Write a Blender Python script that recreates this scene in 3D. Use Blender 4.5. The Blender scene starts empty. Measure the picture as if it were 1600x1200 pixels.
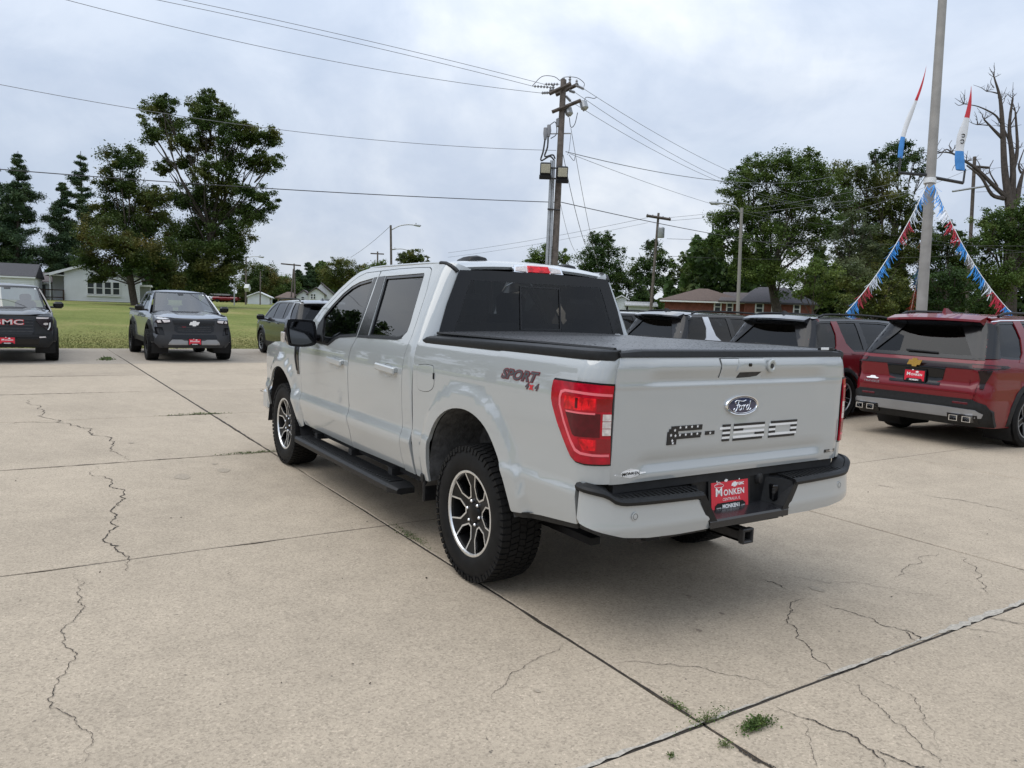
import bpy, math, random
import numpy as np
from mathutils import Matrix, Vector
from mathutils.geometry import delaunay_2d_cdt
SC = bpy.context.scene
COL = SC.collection
rad = math.radians

# ------------------------------------------------------------------ camera
F_PX = 1189.65
CAM = np.array([-3.7709, 3.1463, 1.5865])
cam_r = np.array([-0.54047457, -0.84064677, 0.03464463])
cam_u = np.array([0.09896338, -0.02262728, 0.99483378])
cam_f = np.array([0.83551989, -0.54111091, -0.09542271])
cd = bpy.data.cameras.new('camera')
cam = bpy.data.objects.new('camera', cd)
COL.objects.link(cam)
cd.sensor_width = 36
cd.lens = F_PX / 1600 * 36
cd.clip_start = 0.05
cd.clip_end = 3000
cam.matrix_world = Matrix([[cam_r[0], cam_u[0], -cam_f[0], CAM[0]],
                           [cam_r[1], cam_u[1], -cam_f[1], CAM[1]],
                           [cam_r[2], cam_u[2], -cam_f[2], CAM[2]], [0, 0, 0, 1]])
SC.camera = cam

# ------------------------------------------------------------------ sky and light
SUN_EL, SUN_AZ = rad(62), rad(80)      # direction the light comes from, azimuth from +x
world = bpy.data.worlds.new('World')
SC.world = world
world.use_nodes = True
wn, wl = world.node_tree.nodes, world.node_tree.links
wn.clear()
wo = wn.new('ShaderNodeOutputWorld')
bg = wn.new('ShaderNodeBackground')
sky = wn.new('ShaderNodeTexSky')
sky.sky_type = 'NISHITA'
sky.sun_disc = False
sky.sun_elevation = SUN_EL
sky.sun_rotation = math.pi / 2 - SUN_AZ
sky.air_density, sky.dust_density, sky.ozone_density = 1.0, 2.0, 1.0
tc = wn.new('ShaderNodeTexCoord')
mp = wn.new('ShaderNodeMapping')
mp.inputs['Scale'].default_value = (1, 1, 1.5)
wl.new(tc.outputs['Generated'], mp.inputs['Vector'])
def wnoise(scale, detail, rough, loc):
    m = wn.new('ShaderNodeMapping')
    m.inputs['Location'].default_value = loc
    wl.new(mp.outputs['Vector'], m.inputs['Vector'])
    n = wn.new('ShaderNodeTexNoise')
    n.inputs['Scale'].default_value = scale
    n.inputs['Detail'].default_value = detail
    n.inputs['Roughness'].default_value = rough
    n.inputs['Distortion'].default_value = 0.35
    wl.new(m.outputs['Vector'], n.inputs['Vector'])
    return n.outputs['Fac']
def wramp(src, stops):
    r = wn.new('ShaderNodeValToRGB')
    r.color_ramp.interpolation = 'EASE'
    e = r.color_ramp.elements
    while len(e) < len(stops):
        e.new(0.5)
    for k, (p_, c_) in enumerate(stops):
        e[k].position = p_
        e[k].color = (*c_, 1)
    wl.new(src, r.inputs['Fac'])
    return r.outputs['Color']
def wmix(a, b, fac, mode='MIX'):
    m = wn.new('ShaderNodeMix')
    m.data_type = 'RGBA'
    m.blend_type = mode
    for s, v in ((m.inputs[0], fac), (m.inputs[6], a), (m.inputs[7], b)):
        if hasattr(v, 'is_linked'):
            wl.new(v, s)
        elif isinstance(v, (int, float)):
            s.default_value = v
        else:
            s.default_value = (*v, 1)
    return m.outputs[2]
# overcast deck: even grey-blue cloud with brighter and darker billows, lit Nishita blue through the gaps
cloud = wramp(wnoise(2.3, 7, 0.50, (3.1, 0.4, 7.7)),
              [(0.30, (5.3, 6.35, 8.0)), (0.50, (6.9, 7.75, 9.15)), (0.68, (9.2, 9.75, 10.5))])
cloud2 = wramp(wnoise(4.6, 6, 0.6, (1.3, 5.2, 0.6)), [(0.34, (0.90, 0.92, 0.95)), (0.66, (1.08, 1.07, 1.055))])
deck = wmix(cloud, cloud2, 1.0, 'MULTIPLY')
gap = wramp(wnoise(1.25, 5, 0.5, (8.2, 2.2, 1.1)), [(0.50, (0, 0, 0)), (0.78, (0.30, 0.30, 0.30))])
SKY_MIX = wmix(deck, sky.outputs['Color'], gap)
# an overcast dome grows brighter evenly towards the zenith
sxyz = wn.new('ShaderNodeSeparateXYZ')
wl.new(tc.outputs['Generated'], sxyz.inputs['Vector'])
zmul = wn.new('ShaderNodeMapRange')
zmul.inputs['From Min'].default_value, zmul.inputs['From Max'].default_value = 0.0, 1.0
zmul.inputs['To Min'].default_value, zmul.inputs['To Max'].default_value = 0.88, 1.75
wl.new(sxyz.outputs['Z'], zmul.inputs['Value'])
SKY_MIX = wmix(SKY_MIX, zmul.outputs['Result'], 1.0, 'MULTIPLY')
wl.new(SKY_MIX, bg.inputs['Color'])
bg.inputs['Strength'].default_value = 0.085
wl.new(bg.outputs['Background'], wo.inputs['Surface'])

sl = bpy.data.lights.new('sun', 'SUN')
sl.energy = 1.4
sl.angle = rad(60)
sl.color = (1.0, 0.95, 0.87)
sun = bpy.data.objects.new('sun', sl)
COL.objects.link(sun)
sdir = Vector((math.cos(SUN_EL) * math.cos(SUN_AZ), math.cos(SUN_EL) * math.sin(SUN_AZ), math.sin(SUN_EL)))
sun.rotation_euler = sdir.to_track_quat('Z', 'Y').to_euler()
sun.location = (0, 0, 30)
SC.view_settings.view_transform = 'Standard'
SC.view_settings.look = 'None'
SC.view_settings.gamma = 1
SC.view_settings.exposure = 0.10
SC.view_settings.use_curve_mapping = False
SC.render.engine = 'CYCLES'
SC.cycles.max_bounces = 8
SC.cycles.transparent_max_bounces = 16
SC.cycles.use_denoising = True

# ------------------------------------------------------------------ helpers
def px(x, y, ax, val):
    """point where the line of sight through photo pixel (x, y) meets the plane axis=val"""
    d = cam_f + cam_r * (x - 800) / F_PX - cam_u * (y - 600) / F_PX
    return CAM + d * (val - CAM[ax]) / d[ax]
def pd(x, y, dist):
    """point along the line of sight at a given depth"""
    return CAM + (cam_f + cam_r * (x - 800) / F_PX - cam_u * (y - 600) / F_PX) * dist

MATS = {}
def mat(name, col, rough=0.5, metal=0.0, coat=0.0, spec=0.5, noise=None, bump=None, emit=None, coat_rough=0.03, trans=0.0):
    """procedural Principled material. noise=(scale, amount, detail): colour variation; bump=(scale, strength, dist)"""
    m = bpy.data.materials.new(name)
    m.use_nodes = True
    n, l = m.node_tree.nodes, m.node_tree.links
    b = n['Principled BSDF']
    b.inputs['Base Color'].default_value = (*col, 1)
    b.inputs['Roughness'].default_value = rough
    b.inputs['Metallic'].default_value = metal
    b.inputs['Coat Weight'].default_value = coat
    b.inputs['Coat Roughness'].default_value = coat_rough
    b.inputs['Specular IOR Level'].default_value = spec
    b.inputs['Transmission Weight'].default_value = trans
    g = n.new('ShaderNodeTexCoord')
    if noise:
        t = n.new('ShaderNodeTexNoise')
        t.inputs['Scale'].default_value = noise[0]
        t.inputs['Detail'].default_value = noise[2] if len(noise) > 2 else 4
        l.new(g.outputs['Object'], t.inputs['Vector'])
        r = n.new('ShaderNodeValToRGB')
        a = noise[1]
        r.color_ramp.elements[0].position = 0.3
        r.color_ramp.elements[1].position = 0.7
        r.color_ramp.elements[0].color = (*[c * (1 - a) for c in col], 1)
        r.color_ramp.elements[1].color = (*[min(1, c * (1 + a)) for c in col], 1)
        l.new(t.outputs['Fac'], r.inputs['Fac'])
        l.new(r.outputs['Color'], b.inputs['Base Color'])
    if bump:
        t2 = n.new('ShaderNodeTexNoise')
        t2.inputs['Scale'].default_value = bump[0]
        t2.inputs['Detail'].default_value = 4
        l.new(g.outputs['Object'], t2.inputs['Vector'])
        bp_ = n.new('ShaderNodeBump')
        bp_.inputs['Strength'].default_value = bump[1]
        bp_.inputs['Distance'].default_value = bump[2]
        l.new(t2.outputs['Fac'], bp_.inputs['Height'])
        l.new(bp_.outputs['Normal'], b.inputs['Normal'])
    if emit:
        b.inputs['Emission Color'].default_value = (*emit[0], 1)
        b.inputs['Emission Strength'].default_value = emit[1]
    MATS[name] = m
    return m
def glass(name, tint, ior=1.5, rough=0.0):
    m = bpy.data.materials.new(name)
    m.use_nodes = True
    n, l = m.node_tree.nodes, m.node_tree.links
    n.clear()
    o = n.new('ShaderNodeOutputMaterial')
    mx = n.new('ShaderNodeMixShader')
    t = n.new('ShaderNodeBsdfTransparent')
    t.inputs['Color'].default_value = (*tint, 1)
    g = n.new('ShaderNodeBsdfGlossy')
    g.inputs['Color'].default_value = (1, 1, 1, 1)
    g.inputs['Roughness'].default_value = rough
    f = n.new('ShaderNodeFresnel')
    f.inputs['IOR'].default_value = ior
    l.new(f.outputs['Fac'], mx.inputs['Fac'])
    l.new(t.outputs['BSDF'], mx.inputs[1])
    l.new(g.outputs['BSDF'], mx.inputs[2])
    l.new(mx.outputs['Shader'], o.inputs['Surface'])
    MATS[name] = m
    return m

def tag(o, label=None, cat=None, group=None, kind=None):
    for k, v in (('label', label), ('category', cat), ('group', group), ('kind', kind)):
        if v:
            o[k] = v
    return o
def empty(name, loc=(0, 0, 0), rz=0.0, label=None, cat=None, group=None):
    o = bpy.data.objects.new(name, None)
    o.empty_display_size = 0.2
    o.location = loc
    o.rotation_euler = (0, 0, rz)
    COL.objects.link(o)
    return tag(o, label, cat, group)
def link(name, me, parent=None):
    o = bpy.data.objects.new(name, me)
    COL.objects.link(o)
    if parent is not None:
        o.parent = parent
    return o
def copy_tree(o, parent=None):
    c = o.copy()
    COL.objects.link(c)
    c.parent = parent
    for ch in list(o.children):
        copy_tree(ch, c)
    return c

class MB:
    """collects boxes, tubes, prisms, lathes; build() links them as one mesh object"""
    def __init__(s):
        s.v, s.f, s.m = [], [], []
        s.mi = 0
    def add(s, vs, fs):
        n = len(s.v)
        s.v += [tuple(map(float, q)) for q in vs]
        s.f += [tuple(i + n for i in q) for q in fs]
        s.m += [s.mi] * len(fs)
        return s
    def box(s, c, d, rot=None, taper=(1, 1), ch=0.0):
        """box centre c, full size d, optional top taper, chamfer of vertical edges none"""
        x, y, z = d[0] / 2, d[1] / 2, d[2] / 2
        if ch > 0:
            return s.cbox(c, d, ch, rot)
        p = [(-x, -y, -z), (x, -y, -z), (x, y, -z), (-x, y, -z),
             (-x * taper[0], -y * taper[1], z), (x * taper[0], -y * taper[1], z), (x * taper[0], y * taper[1], z), (-x * taper[0], y * taper[1], z)]
        p = [Vector(q) for q in p]
        if rot is not None:
            p = [rot @ q for q in p]
        p = [q + Vector(c) for q in p]
        return s.add(p, [(0, 3, 2, 1), (4, 5, 6, 7), (0, 1, 5, 4), (1, 2, 6, 5), (2, 3, 7, 6), (3, 0, 4, 7)])
    def cbox(s, c, d, ch, rot=None):
        """box with chamfered edges (rounded look)"""
        hx, hy, hz = d[0] / 2, d[1] / 2, d[2] / 2
        ch = min(ch, hx * .95, hy * .95, hz * .95)
        pts, idx = [], {}
        for sx in (-1, 1):
            for sy in (-1, 1):
                for sz in (-1, 1):
                    for a in range(3):
                        q = [sx * (hx - ch), sy * (hy - ch), sz * (hz - ch)]
                        q[a] += (sx, sy, sz)[a] * ch
                        idx[(sx, sy, sz, a)] = len(pts)
                        pts.append(Vector(q))
        I = idx
        fs = []
        for a in range(3):
            b, c2 = (a + 1) % 3, (a + 2) % 3
            for sg in (-1, 1):
                def K(sb, sc):
                    k = [0, 0, 0]
                    k[a], k[b], k[c2] = sg, sb, sc
                    return I[(*k, a)]
                q = (K(-1, -1), K(1, -1), K(1, 1), K(-1, 1))
                fs.append(q if sg > 0 else q[::-1])
                for sb in (-1, 1):   # edge along c2 between faces a and b
                    def E_(sc, ax):
                        k = [0, 0, 0]
                        k[a], k[b], k[c2] = sg, sb, sc
                        return I[(*k, ax)]
                    q = (E_(-1, a), E_(-1, b), E_(1, b), E_(1, a))
                    fs.append(q if sg * sb > 0 else q[::-1])
        for sx in (-1, 1):
            for sy in (-1, 1):
                for sz in (-1, 1):
                    q = (I[(sx, sy, sz, 0)], I[(sx, sy, sz, 1)], I[(sx, sy, sz, 2)])
                    fs.append(q if sx * sy * sz > 0 else q[::-1])
        if rot is not None:
            pts = [rot @ q for q in pts]
        return s.add([q + Vector(c) for q in pts], fs)
    def tube(s, pts, r, n=8, caps=True, r2=None):
        P = [Vector(q) for q in pts]
        k = len(P)
        vs, fs = [], []
        up = Vector((0, 0, 1))
        for i, q in enumerate(P):
            t = (P[min(i + 1, k - 1)] - P[max(i - 1, 0)]).normalized()
            a = t.cross(up)
            if a.length < 1e-3:
                a = t.cross(Vector((1, 0, 0)))
            a.normalize()
            b = a.cross(t)
            rr = r[i] if isinstance(r, (list, tuple)) else (r if r2 is None else r + (r2 - r) * i / max(1, k - 1))
            for j in range(n):
                an = 2 * math.pi * j / n
                vs.append(q + (a * math.cos(an) + b * math.sin(an)) * rr)
        for i in range(k - 1):
            for j in range(n):
                j2 = (j + 1) % n
                fs.append((i * n + j, i * n + j2, (i + 1) * n + j2, (i + 1) * n + j))
        if caps:
            fs.append(tuple(range(n))[::-1])
            fs.append(tuple((k - 1) * n + j for j in range(n)))
        return s.add(vs, fs)
    def prism(s, poly, fn, d0, d1):
        """2D polygon extruded between depths; fn(a, b, d) -> xyz"""
        n = len(poly)
        vs = [fn(a, b, d0) for a, b in poly] + [fn(a, b, d1) for a, b in poly]
        from mathutils.geometry import tessellate_polygon
        tr = tessellate_polygon([[Vector((a, b, 0)) for a, b in poly]])
        fs = [tuple(t) for t in tr] + [tuple(i + n for i in t[::-1]) for t in tr]
        fs += [(i, (i + 1) % n, n + (i + 1) % n, n + i) for i in range(n)]
        return s.add(vs, fs)
    def lathe(s, prof, fn, n=48, a0=0.0, a1=2 * math.pi):
        """profile [(r, h)] spun; fn(rcos, rsin, h) -> xyz"""
        full = abs(a1 - a0 - 2 * math.pi) < 1e-6
        cnt = n if full else n + 1
        vs, fs = [], []
        for j in range(cnt):
            a = a0 + (a1 - a0) * j / n
            for r, h in prof:
                vs.append(fn(r * math.cos(a), r * math.sin(a), h))
        m = len(prof)
        for j in range(n):
            j2 = (j + 1) % cnt
            for i in range(m - 1):
                fs.append((j * m + i, j * m + i + 1, j2 * m + i + 1, j2 * m + i))
        return s.add(vs, fs)
    def build(s, name, mats, parent=None, smooth=32, fix=True):
        me = bpy.data.meshes.new(name)
        me.from_pydata(s.v, [], s.f)
        if not isinstance(mats, (list, tuple)):
            mats = [mats]
        for q in mats:
            me.materials.append(q)
        me.polygons.foreach_set('material_index', s.m)
        if fix:
            import bmesh
            bm = bmesh.new()
            bm.from_mesh(me)
            bmesh.ops.recalc_face_normals(bm, faces=bm.faces)
            bm.to_mesh(me)
            bm.free()
        if smooth:
            me.polygons.foreach_set('use_smooth', [True] * len(me.polygons))
            me.set_sharp_from_angle(angle=rad(smooth))
        me.update()
        return link(name, me, parent)

def resample(poly, step, closed=True):
    out = []
    n = len(poly)
    for i in range(n if closed else n - 1):
        a, b = np.array(poly[i], float), np.array(poly[(i + 1) % n], float)
        k = max(1, int(math.ceil(np.linalg.norm(b - a) / step)))
        for j in range(k):
            out.append(tuple(a + (b - a) * j / k))
    if not closed:
        out.append(tuple(map(float, poly[-1])))
    return out
def smooth_poly(pts, n=6, closed=False):
    """Catmull-Rom through points"""
    P = [np.array(q, float) for q in pts]
    m = len(P)
    out = []
    rng = range(m) if closed else range(m - 1)
    for i in rng:
        p0 = P[(i - 1) % m] if closed or i > 0 else 2 * P[0] - P[1]
        p1, p2 = P[i], P[(i + 1) % m]
        p3 = P[(i + 2) % m] if closed or i + 2 < m else 2 * P[-1] - P[-2]
        for j in range(n):
            t = j / n
            out.append(tuple(.5 * ((2 * p1) + (p2 - p0) * t + (2 * p0 - 5 * p1 + 4 * p2 - p3) * t * t + (3 * p1 - p0 - 3 * p2 + p3) * t ** 3)))
    if not closed:
        out.append(tuple(P[-1]))
    return out
def inside(P, poly):
    x, y = P[:, 0], P[:, 1]
    q = np.array(poly)
    r = np.zeros(len(P), bool)
    j = len(q) - 1
    for i in range(len(q)):
        xi, yi, xj, yj = q[i, 0], q[i, 1], q[j, 0], q[j, 1]
        if yi != yj:
            c = ((yi > y) != (yj > y)) & (x < (xj - xi) * (y - yi) / (yj - yi) + xi)
            r ^= c
        j = i
    return r
def seg_dist(P, poly, closed=True):
    q = np.array(poly)
    d = np.full(len(P), 1e9)
    n = len(q)
    for i in range(n if closed else n - 1):
        a, b = q[i], q[(i + 1) % n]
        ab = b - a
        L = (ab ** 2).sum() + 1e-12
        t = np.clip(((P - a) @ ab) / L, 0, 1)
        d = np.minimum(d, np.linalg.norm(P - (a + t[:, None] * ab), axis=1))
    return d
def sheet(name, outer, fn, m, parent=None, out=(0, 1, 0), step=0.05, holes=(), lines=(), thick=0.02, eps=0.006, mirror=False, round_edge=0.0):
    """curved panel: a 2D outline with holes, filled with a fine triangulation, mapped to space by fn(u, v)->(N,3),
    normals taken from the surface itself, edges folded in by `thick`"""
    loops = [resample(outer, step)] + [resample(h, step) for h in holes]
    lns = [resample(q, step, False) for q in lines]
    pts, edges = [], []
    for lp in loops:
        n0 = len(pts)
        pts += lp
        edges += [(n0 + i, n0 + (i + 1) % len(lp)) for i in range(len(lp))]
    for lp in lns:
        n0 = len(pts)
        pts += lp
        edges += [(n0 + i, n0 + i + 1) for i in range(len(lp) - 1)]
    A = np.array(loops[0])
    gx = np.arange(A[:, 0].min() + step / 2, A[:, 0].max(), step)
    gy = np.arange(A[:, 1].min() + step / 2, A[:, 1].max(), step)
    if len(gx) and len(gy):
        g = np.array(np.meshgrid(gx, gy)).reshape(2, -1).T
        k = inside(g, loops[0]) & (seg_dist(g, loops[0]) > step * .45)
        for h in loops[1:]:
            k &= ~inside(g, h) & (seg_dist(g, h) > step * .45)
        for q in lns:
            k &= seg_dist(g, q, False) > step * .4
        pts += [tuple(q) for q in g[k]]
    vs, es, fs, *_ = delaunay_2d_cdt([Vector(q) for q in pts], edges, [], 0, 1e-5)
    UV = np.array([(q.x, q.y) for q in vs])
    T = np.array([t for t in fs if len(t) == 3])
    c = UV[T].mean(1)
    k = inside(c, loops[0])
    for h in loops[1:]:
        k &= ~inside(c, h)
    T = T[k]
    used = np.unique(T)
    rm = -np.ones(len(UV), int)
    rm[used] = np.arange(len(used))
    T, UV = rm[T], UV[used]
    def ev(q):
        r = np.asarray(fn(q[:, 0], q[:, 1]), float)
        if r.shape[0] == 3 and r.shape != (len(q), 3) or r.shape == (3, 3) and len(q) == 3:
            r = r.T
        if mirror:
            r = r * np.array([1, -1, 1])
        return r
    P = ev(UV)
    e = eps
    Nn = np.cross(ev(UV + [e, 0]) - ev(UV - [e, 0]), ev(UV + [0, e]) - ev(UV - [0, e]))
    Nn /= np.linalg.norm(Nn, axis=1)[:, None] + 1e-12
    o = np.array(out, float) * ((1, -1, 1) if mirror else (1, 1, 1))
    if (Nn @ o).mean() < 0:
        Nn = -Nn
    fnm = np.cross(P[T[:, 1]] - P[T[:, 0]], P[T[:, 2]] - P[T[:, 0]])
    bad = (fnm * Nn[T].mean(1)).sum(1) < 0
    T[bad] = T[bad][:, ::-1]
    # boundary
    from collections import Counter
    cnt = Counter()
    for t in T:
        for i in range(3):
            a, b = int(t[i]), int(t[(i + 1) % 3])
            cnt[(min(a, b), max(a, b))] += 1
    be = [(int(t[i]), int(t[(i + 1) % 3])) for t in T for i in range(3)
          if cnt[(min(int(t[i]), int(t[(i + 1) % 3])), max(int(t[i]), int(t[(i + 1) % 3])))] == 1]
    V = [tuple(q) for q in P]
    F = [tuple(map(int, t)) for t in T]
    LN = [tuple(Nn[i]) for t in T for i in t]
    if thick > 0:
        bv = sorted({i for q in be for i in q})
        m1 = {}
        for i in bv:
            m1[i] = len(V)
            V.append(tuple(P[i] - Nn[i] * thick))
        for a, b in be:
            F.append((b, a, m1[a], m1[b]))
            pa, pb, pc = map(np.array, (V[b], V[a], V[m1[a]]))
            nn = np.cross(pb - pa, pc - pa)
            nn = nn / (np.linalg.norm(nn) + 1e-12)
            LN += [tuple(nn)] * 4
    me = bpy.data.meshes.new(name)
    me.from_pydata(V, [], F)
    me.materials.append(m)
    me.polygons.foreach_set('use_smooth', [True] * len(F))
    me.normals_split_custom_set(LN)
    me.update()
    return link(name, me, parent)

_txt = {}
def text_polys(body, size, shear=0.0, bold=0.0, align='CENTER', space=1.0):
    """built-in lettering as a flat triangle mesh: (verts2d, faces)"""
    key = (body, size, shear, bold, align, space)
    if key not in _txt:
        cu = bpy.data.curves.new('lettering', 'FONT')
        cu.body = body
        cu.size = size
        cu.shear = shear
        cu.offset = bold
        cu.align_x = align
        cu.align_y = 'CENTER'
        cu.space_character = space
        cu.resolution_u = 3
        ob = bpy.data.objects.new('lettering', cu)
        COL.objects.link(ob)
        dg = bpy.context.evaluated_depsgraph_get()
        me = bpy.data.meshes.new_from_object(ob.evaluated_get(dg))
        _txt[key] = ([(q.co.x, q.co.y) for q in me.vertices], [tuple(f.vertices) for f in me.polygons])
        bpy.data.objects.remove(ob)
        bpy.data.curves.remove(cu)
        bpy.data.meshes.remove(me)
    return _txt[key]
def lettering(name, body, size, fn, m, parent, **kw):
    """fn(a, b) -> xyz of a text point"""
    sx = kw.pop('sx', 1.0)
    v, f = text_polys(body, size, **kw)
    mb = MB()
    mb.add([fn(a * sx, b) for a, b in v], f)
    return mb.build(name, m, parent, smooth=0, fix=False)
def vinterp(z, X, Y):
    return np.interp(z, X, Y)
def softinterp(z, X, Y, s=0.008):
    """piecewise profile with softened corners"""
    return (np.interp(z - s, X, Y) + 2 * np.interp(z, X, Y) + np.interp(z + s, X, Y)) / 4
_mc = {}
def mat_cache(n, c, **k):
    if n not in _mc:
        _mc[n] = mat(n, c, **({'rough': .45} | k))
    return _mc[n]
def offset_line(pts, d):
    """open polyline moved sideways by d"""
    P = np.array(pts, float)
    T = np.gradient(P, axis=0)
    T /= np.linalg.norm(T, axis=1)[:, None]
    return [tuple(q) for q in P + np.stack([-T[:, 1], T[:, 0]], 1) * d]
# ------------------------------------------------------------------ ground, concrete lot
def node_mat(name, build):
    m = bpy.data.materials.new(name)
    m.use_nodes = True
    n, l = m.node_tree.nodes, m.node_tree.links
    b = n['Principled BSDF']
    geo = n.new('ShaderNodeNewGeometry')
    def noise(scale, det=4, rough=.55, typ='noise', vec=None):
        t = n.new('ShaderNodeTexNoise' if typ == 'noise' else 'ShaderNodeTexVoronoi')
        t.inputs['Scale'].default_value = scale
        if typ == 'noise':
            t.inputs['Detail'].default_value = det
            t.inputs['Roughness'].default_value = rough
        l.new(vec or geo.outputs['Position'], t.inputs['Vector'])
        return t
    def ramp(src, stops):
        r = n.new('ShaderNodeValToRGB')
        e = r.color_ramp.elements
        while len(e) < len(stops):
            e.new(.5)
        for k, (p_, c_) in enumerate(stops):
            e[k].position = p_
            e[k].color = (*c_, 1) if not isinstance(c_, (int, float)) else (c_, c_, c_, 1)
        l.new(src, r.inputs['Fac'])
        return r.outputs['Color']
    def mix(a, b2, fac, mode='MIX'):
        x = n.new('ShaderNodeMix')
        x.data_type = 'RGBA'
        x.blend_type = mode
        for s, v in ((x.inputs[0], fac), (x.inputs[6], a), (x.inputs[7], b2)):
            if hasattr(v, 'is_linked'):
                l.new(v, s)
            elif isinstance(v, (int, float)):
                s.default_value = v
            else:
                s.default_value = (*v, 1)
        return x.outputs[2]
    def bump(src, st, dist):
        q = n.new('ShaderNodeBump')
        q.inputs['Strength'].default_value = st
        q.inputs['Distance'].default_value = dist
        l.new(src, q.inputs['Height'])
        l.new(q.outputs['Normal'], b.inputs['Normal'])
    build(n, l, b, noise, ramp, mix, bump, geo)
    MATS[name] = m
    return m
def conc(base, dark):
    def f(n, l, b, noise, ramp, mix, bump, geo):
        big = ramp(noise(.55, 6, .6).outputs['Fac'], [(.30, tuple(c * .87 for c in base)), (.52, base), (.74, tuple(min(1, c * 1.07) for c in base))])
        mid = ramp(noise(4.5, 5, .6).outputs['Fac'], [(.34, .945), (.62, 1.025)])
        c = mix(big, mid, 1.0, 'MULTIPLY')
        v = noise(115, typ='v')
        ag = ramp(v.outputs['Color'], [(.0, .55), (.40, 1.0), (.8, 1.15), (1, 1.5)])
        c = mix(c, ag, .75, 'MULTIPLY')
        fine = ramp(noise(420, 3, .6).outputs['Fac'], [(.30, .72), (.55, 1.02), (.75, 1.22)])
        c = mix(c, fine, .8, 'MULTIPLY')
        st = ramp(noise(1.3, 8, .7).outputs['Fac'], [(.60, 0), (.74, dark)])
        c = mix(c, tuple(q * .55 for q in base), st)
        sp = ramp(noise(26, 2, .5).outputs['Fac'], [(.735, 0), (.76, .7)])
        c = mix(c, (.07, .06, .05), sp)
        oi = n.new('ShaderNodeObjectInfo')
        c = mix(c, ramp(oi.outputs['Random'], [(0, .93), (1, 1.05)]), 1.0, 'MULTIPLY')
        l.new(c, b.inputs['Base Color'])
        b.inputs['Roughness'].default_value = .88
        b.inputs['Specular IOR Level'].default_value = .3
        bump(fine, .35, .003)
    return f
CONC = node_mat('exposed aggregate concrete', conc((.420, .350, .266), .20))
CONC2 = node_mat('weathered grey concrete', conc((.345, .300, .245), .4))
SOIL = node_mat('joint dirt', lambda n, l, b, noise, ramp, mix, bump, geo: (l.new(ramp(noise(30).outputs['Fac'], [(.35, (.008, .007, .006)), (.7, (.026, .021, .016))]), b.inputs['Base Color']), b.inputs['Roughness'].__setattr__('default_value', .95)))
CRACKM = mat('crack dirt', (.035, .028, .022), .95, noise=(25, .5, 3))
SPALL = mat('spalled pale concrete', (.405, .37, .315), .95, noise=(60, .28, 4), bump=(90, .6, .004))
def grassf(n, l, b, noise, ramp, mix, bump, geo):
    a = ramp(noise(.16, 6, .65).outputs['Fac'], [(.32, (.130, .165, .044)), (.50, (.190, .212, .064)), (.66, (.290, .260, .105))])
    f_ = ramp(noise(9, 5, .7).outputs['Fac'], [(.30, .55), (.70, 1.35)])
    c = mix(a, f_, 1.0, 'MULTIPLY')
    sx = n.new('ShaderNodeSeparateXYZ')
    l.new(geo.outputs['Position'], sx.inputs['Vector'])
    dry = n.new('ShaderNodeMapRange')
    dry.inputs['From Min'].default_value, dry.inputs['From Max'].default_value = 22, 36
    dry.inputs['To Min'].default_value, dry.inputs['To Max'].default_value = .62, .0
    l.new(sx.outputs['X'], dry.inputs['Value'])
    pat = ramp(noise(.5, 5, .65).outputs['Fac'], [(.35, 1), (.65, .45)])
    d2 = mix(dry.outputs['Result'], pat, 1.0, 'MULTIPLY')
    c = mix(c, mix((.27, .22, .095), f_, 1.0, 'MULTIPLY'), d2)
    l.new(c, b.inputs['Base Color'])
    b.inputs['Roughness'].default_value = .95
    b.inputs['Specular IOR Level'].default_value = .1
    bump(f_, .8, .03)
GRASS = node_mat('mown grass', grassf)

XJ = [-1.81 + 3.075 * k for k in range(-4, 9)]      # joints across the lot
YJ = [.925 + 3.33 * k for k in range(-6, 5)]
X_END, Y_LO, Y_HI = XJ[-1], YJ[0], YJ[-1]
def ground_h(x, y):
    d = max(x - X_END, Y_LO - y, y - Y_HI, XJ[0] - x, 0)
    return -.03 + 1.55 * (1 - math.exp(-d / 48.0))
gb = MB()
rings = [0.5, 2, 4, 7, 10, 13, 16, 19, 22, 24, 26, 28, 31, 35, 40, 47, 56, 68, 85, 110, 150, 220, 350, 600, 1000, 1800]
nsec = 96
vs = []
for r in rings:
    for k in range(nsec):
        a = 2 * math.pi * k / nsec
        x, y = 4 + r * math.cos(a), -2 + r * math.sin(a)
        inside_lot = XJ[0] - .2 < x < X_END + .3 and Y_LO - .3 < y < Y_HI + .3
        vs.append((x, y, -.10 if inside_lot else ground_h(x, y)))
gb.add(vs, [(i * nsec + k, i * nsec + (k + 1) % nsec, (i + 1) * nsec + (k + 1) % nsec, (i + 1) * nsec + k) for i in range(len(rings) - 1) for k in range(nsec)] + [tuple(range(nsec))[::-1]])
tag(gb.build('ground', GRASS, None, smooth=60), kind='structure')

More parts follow.
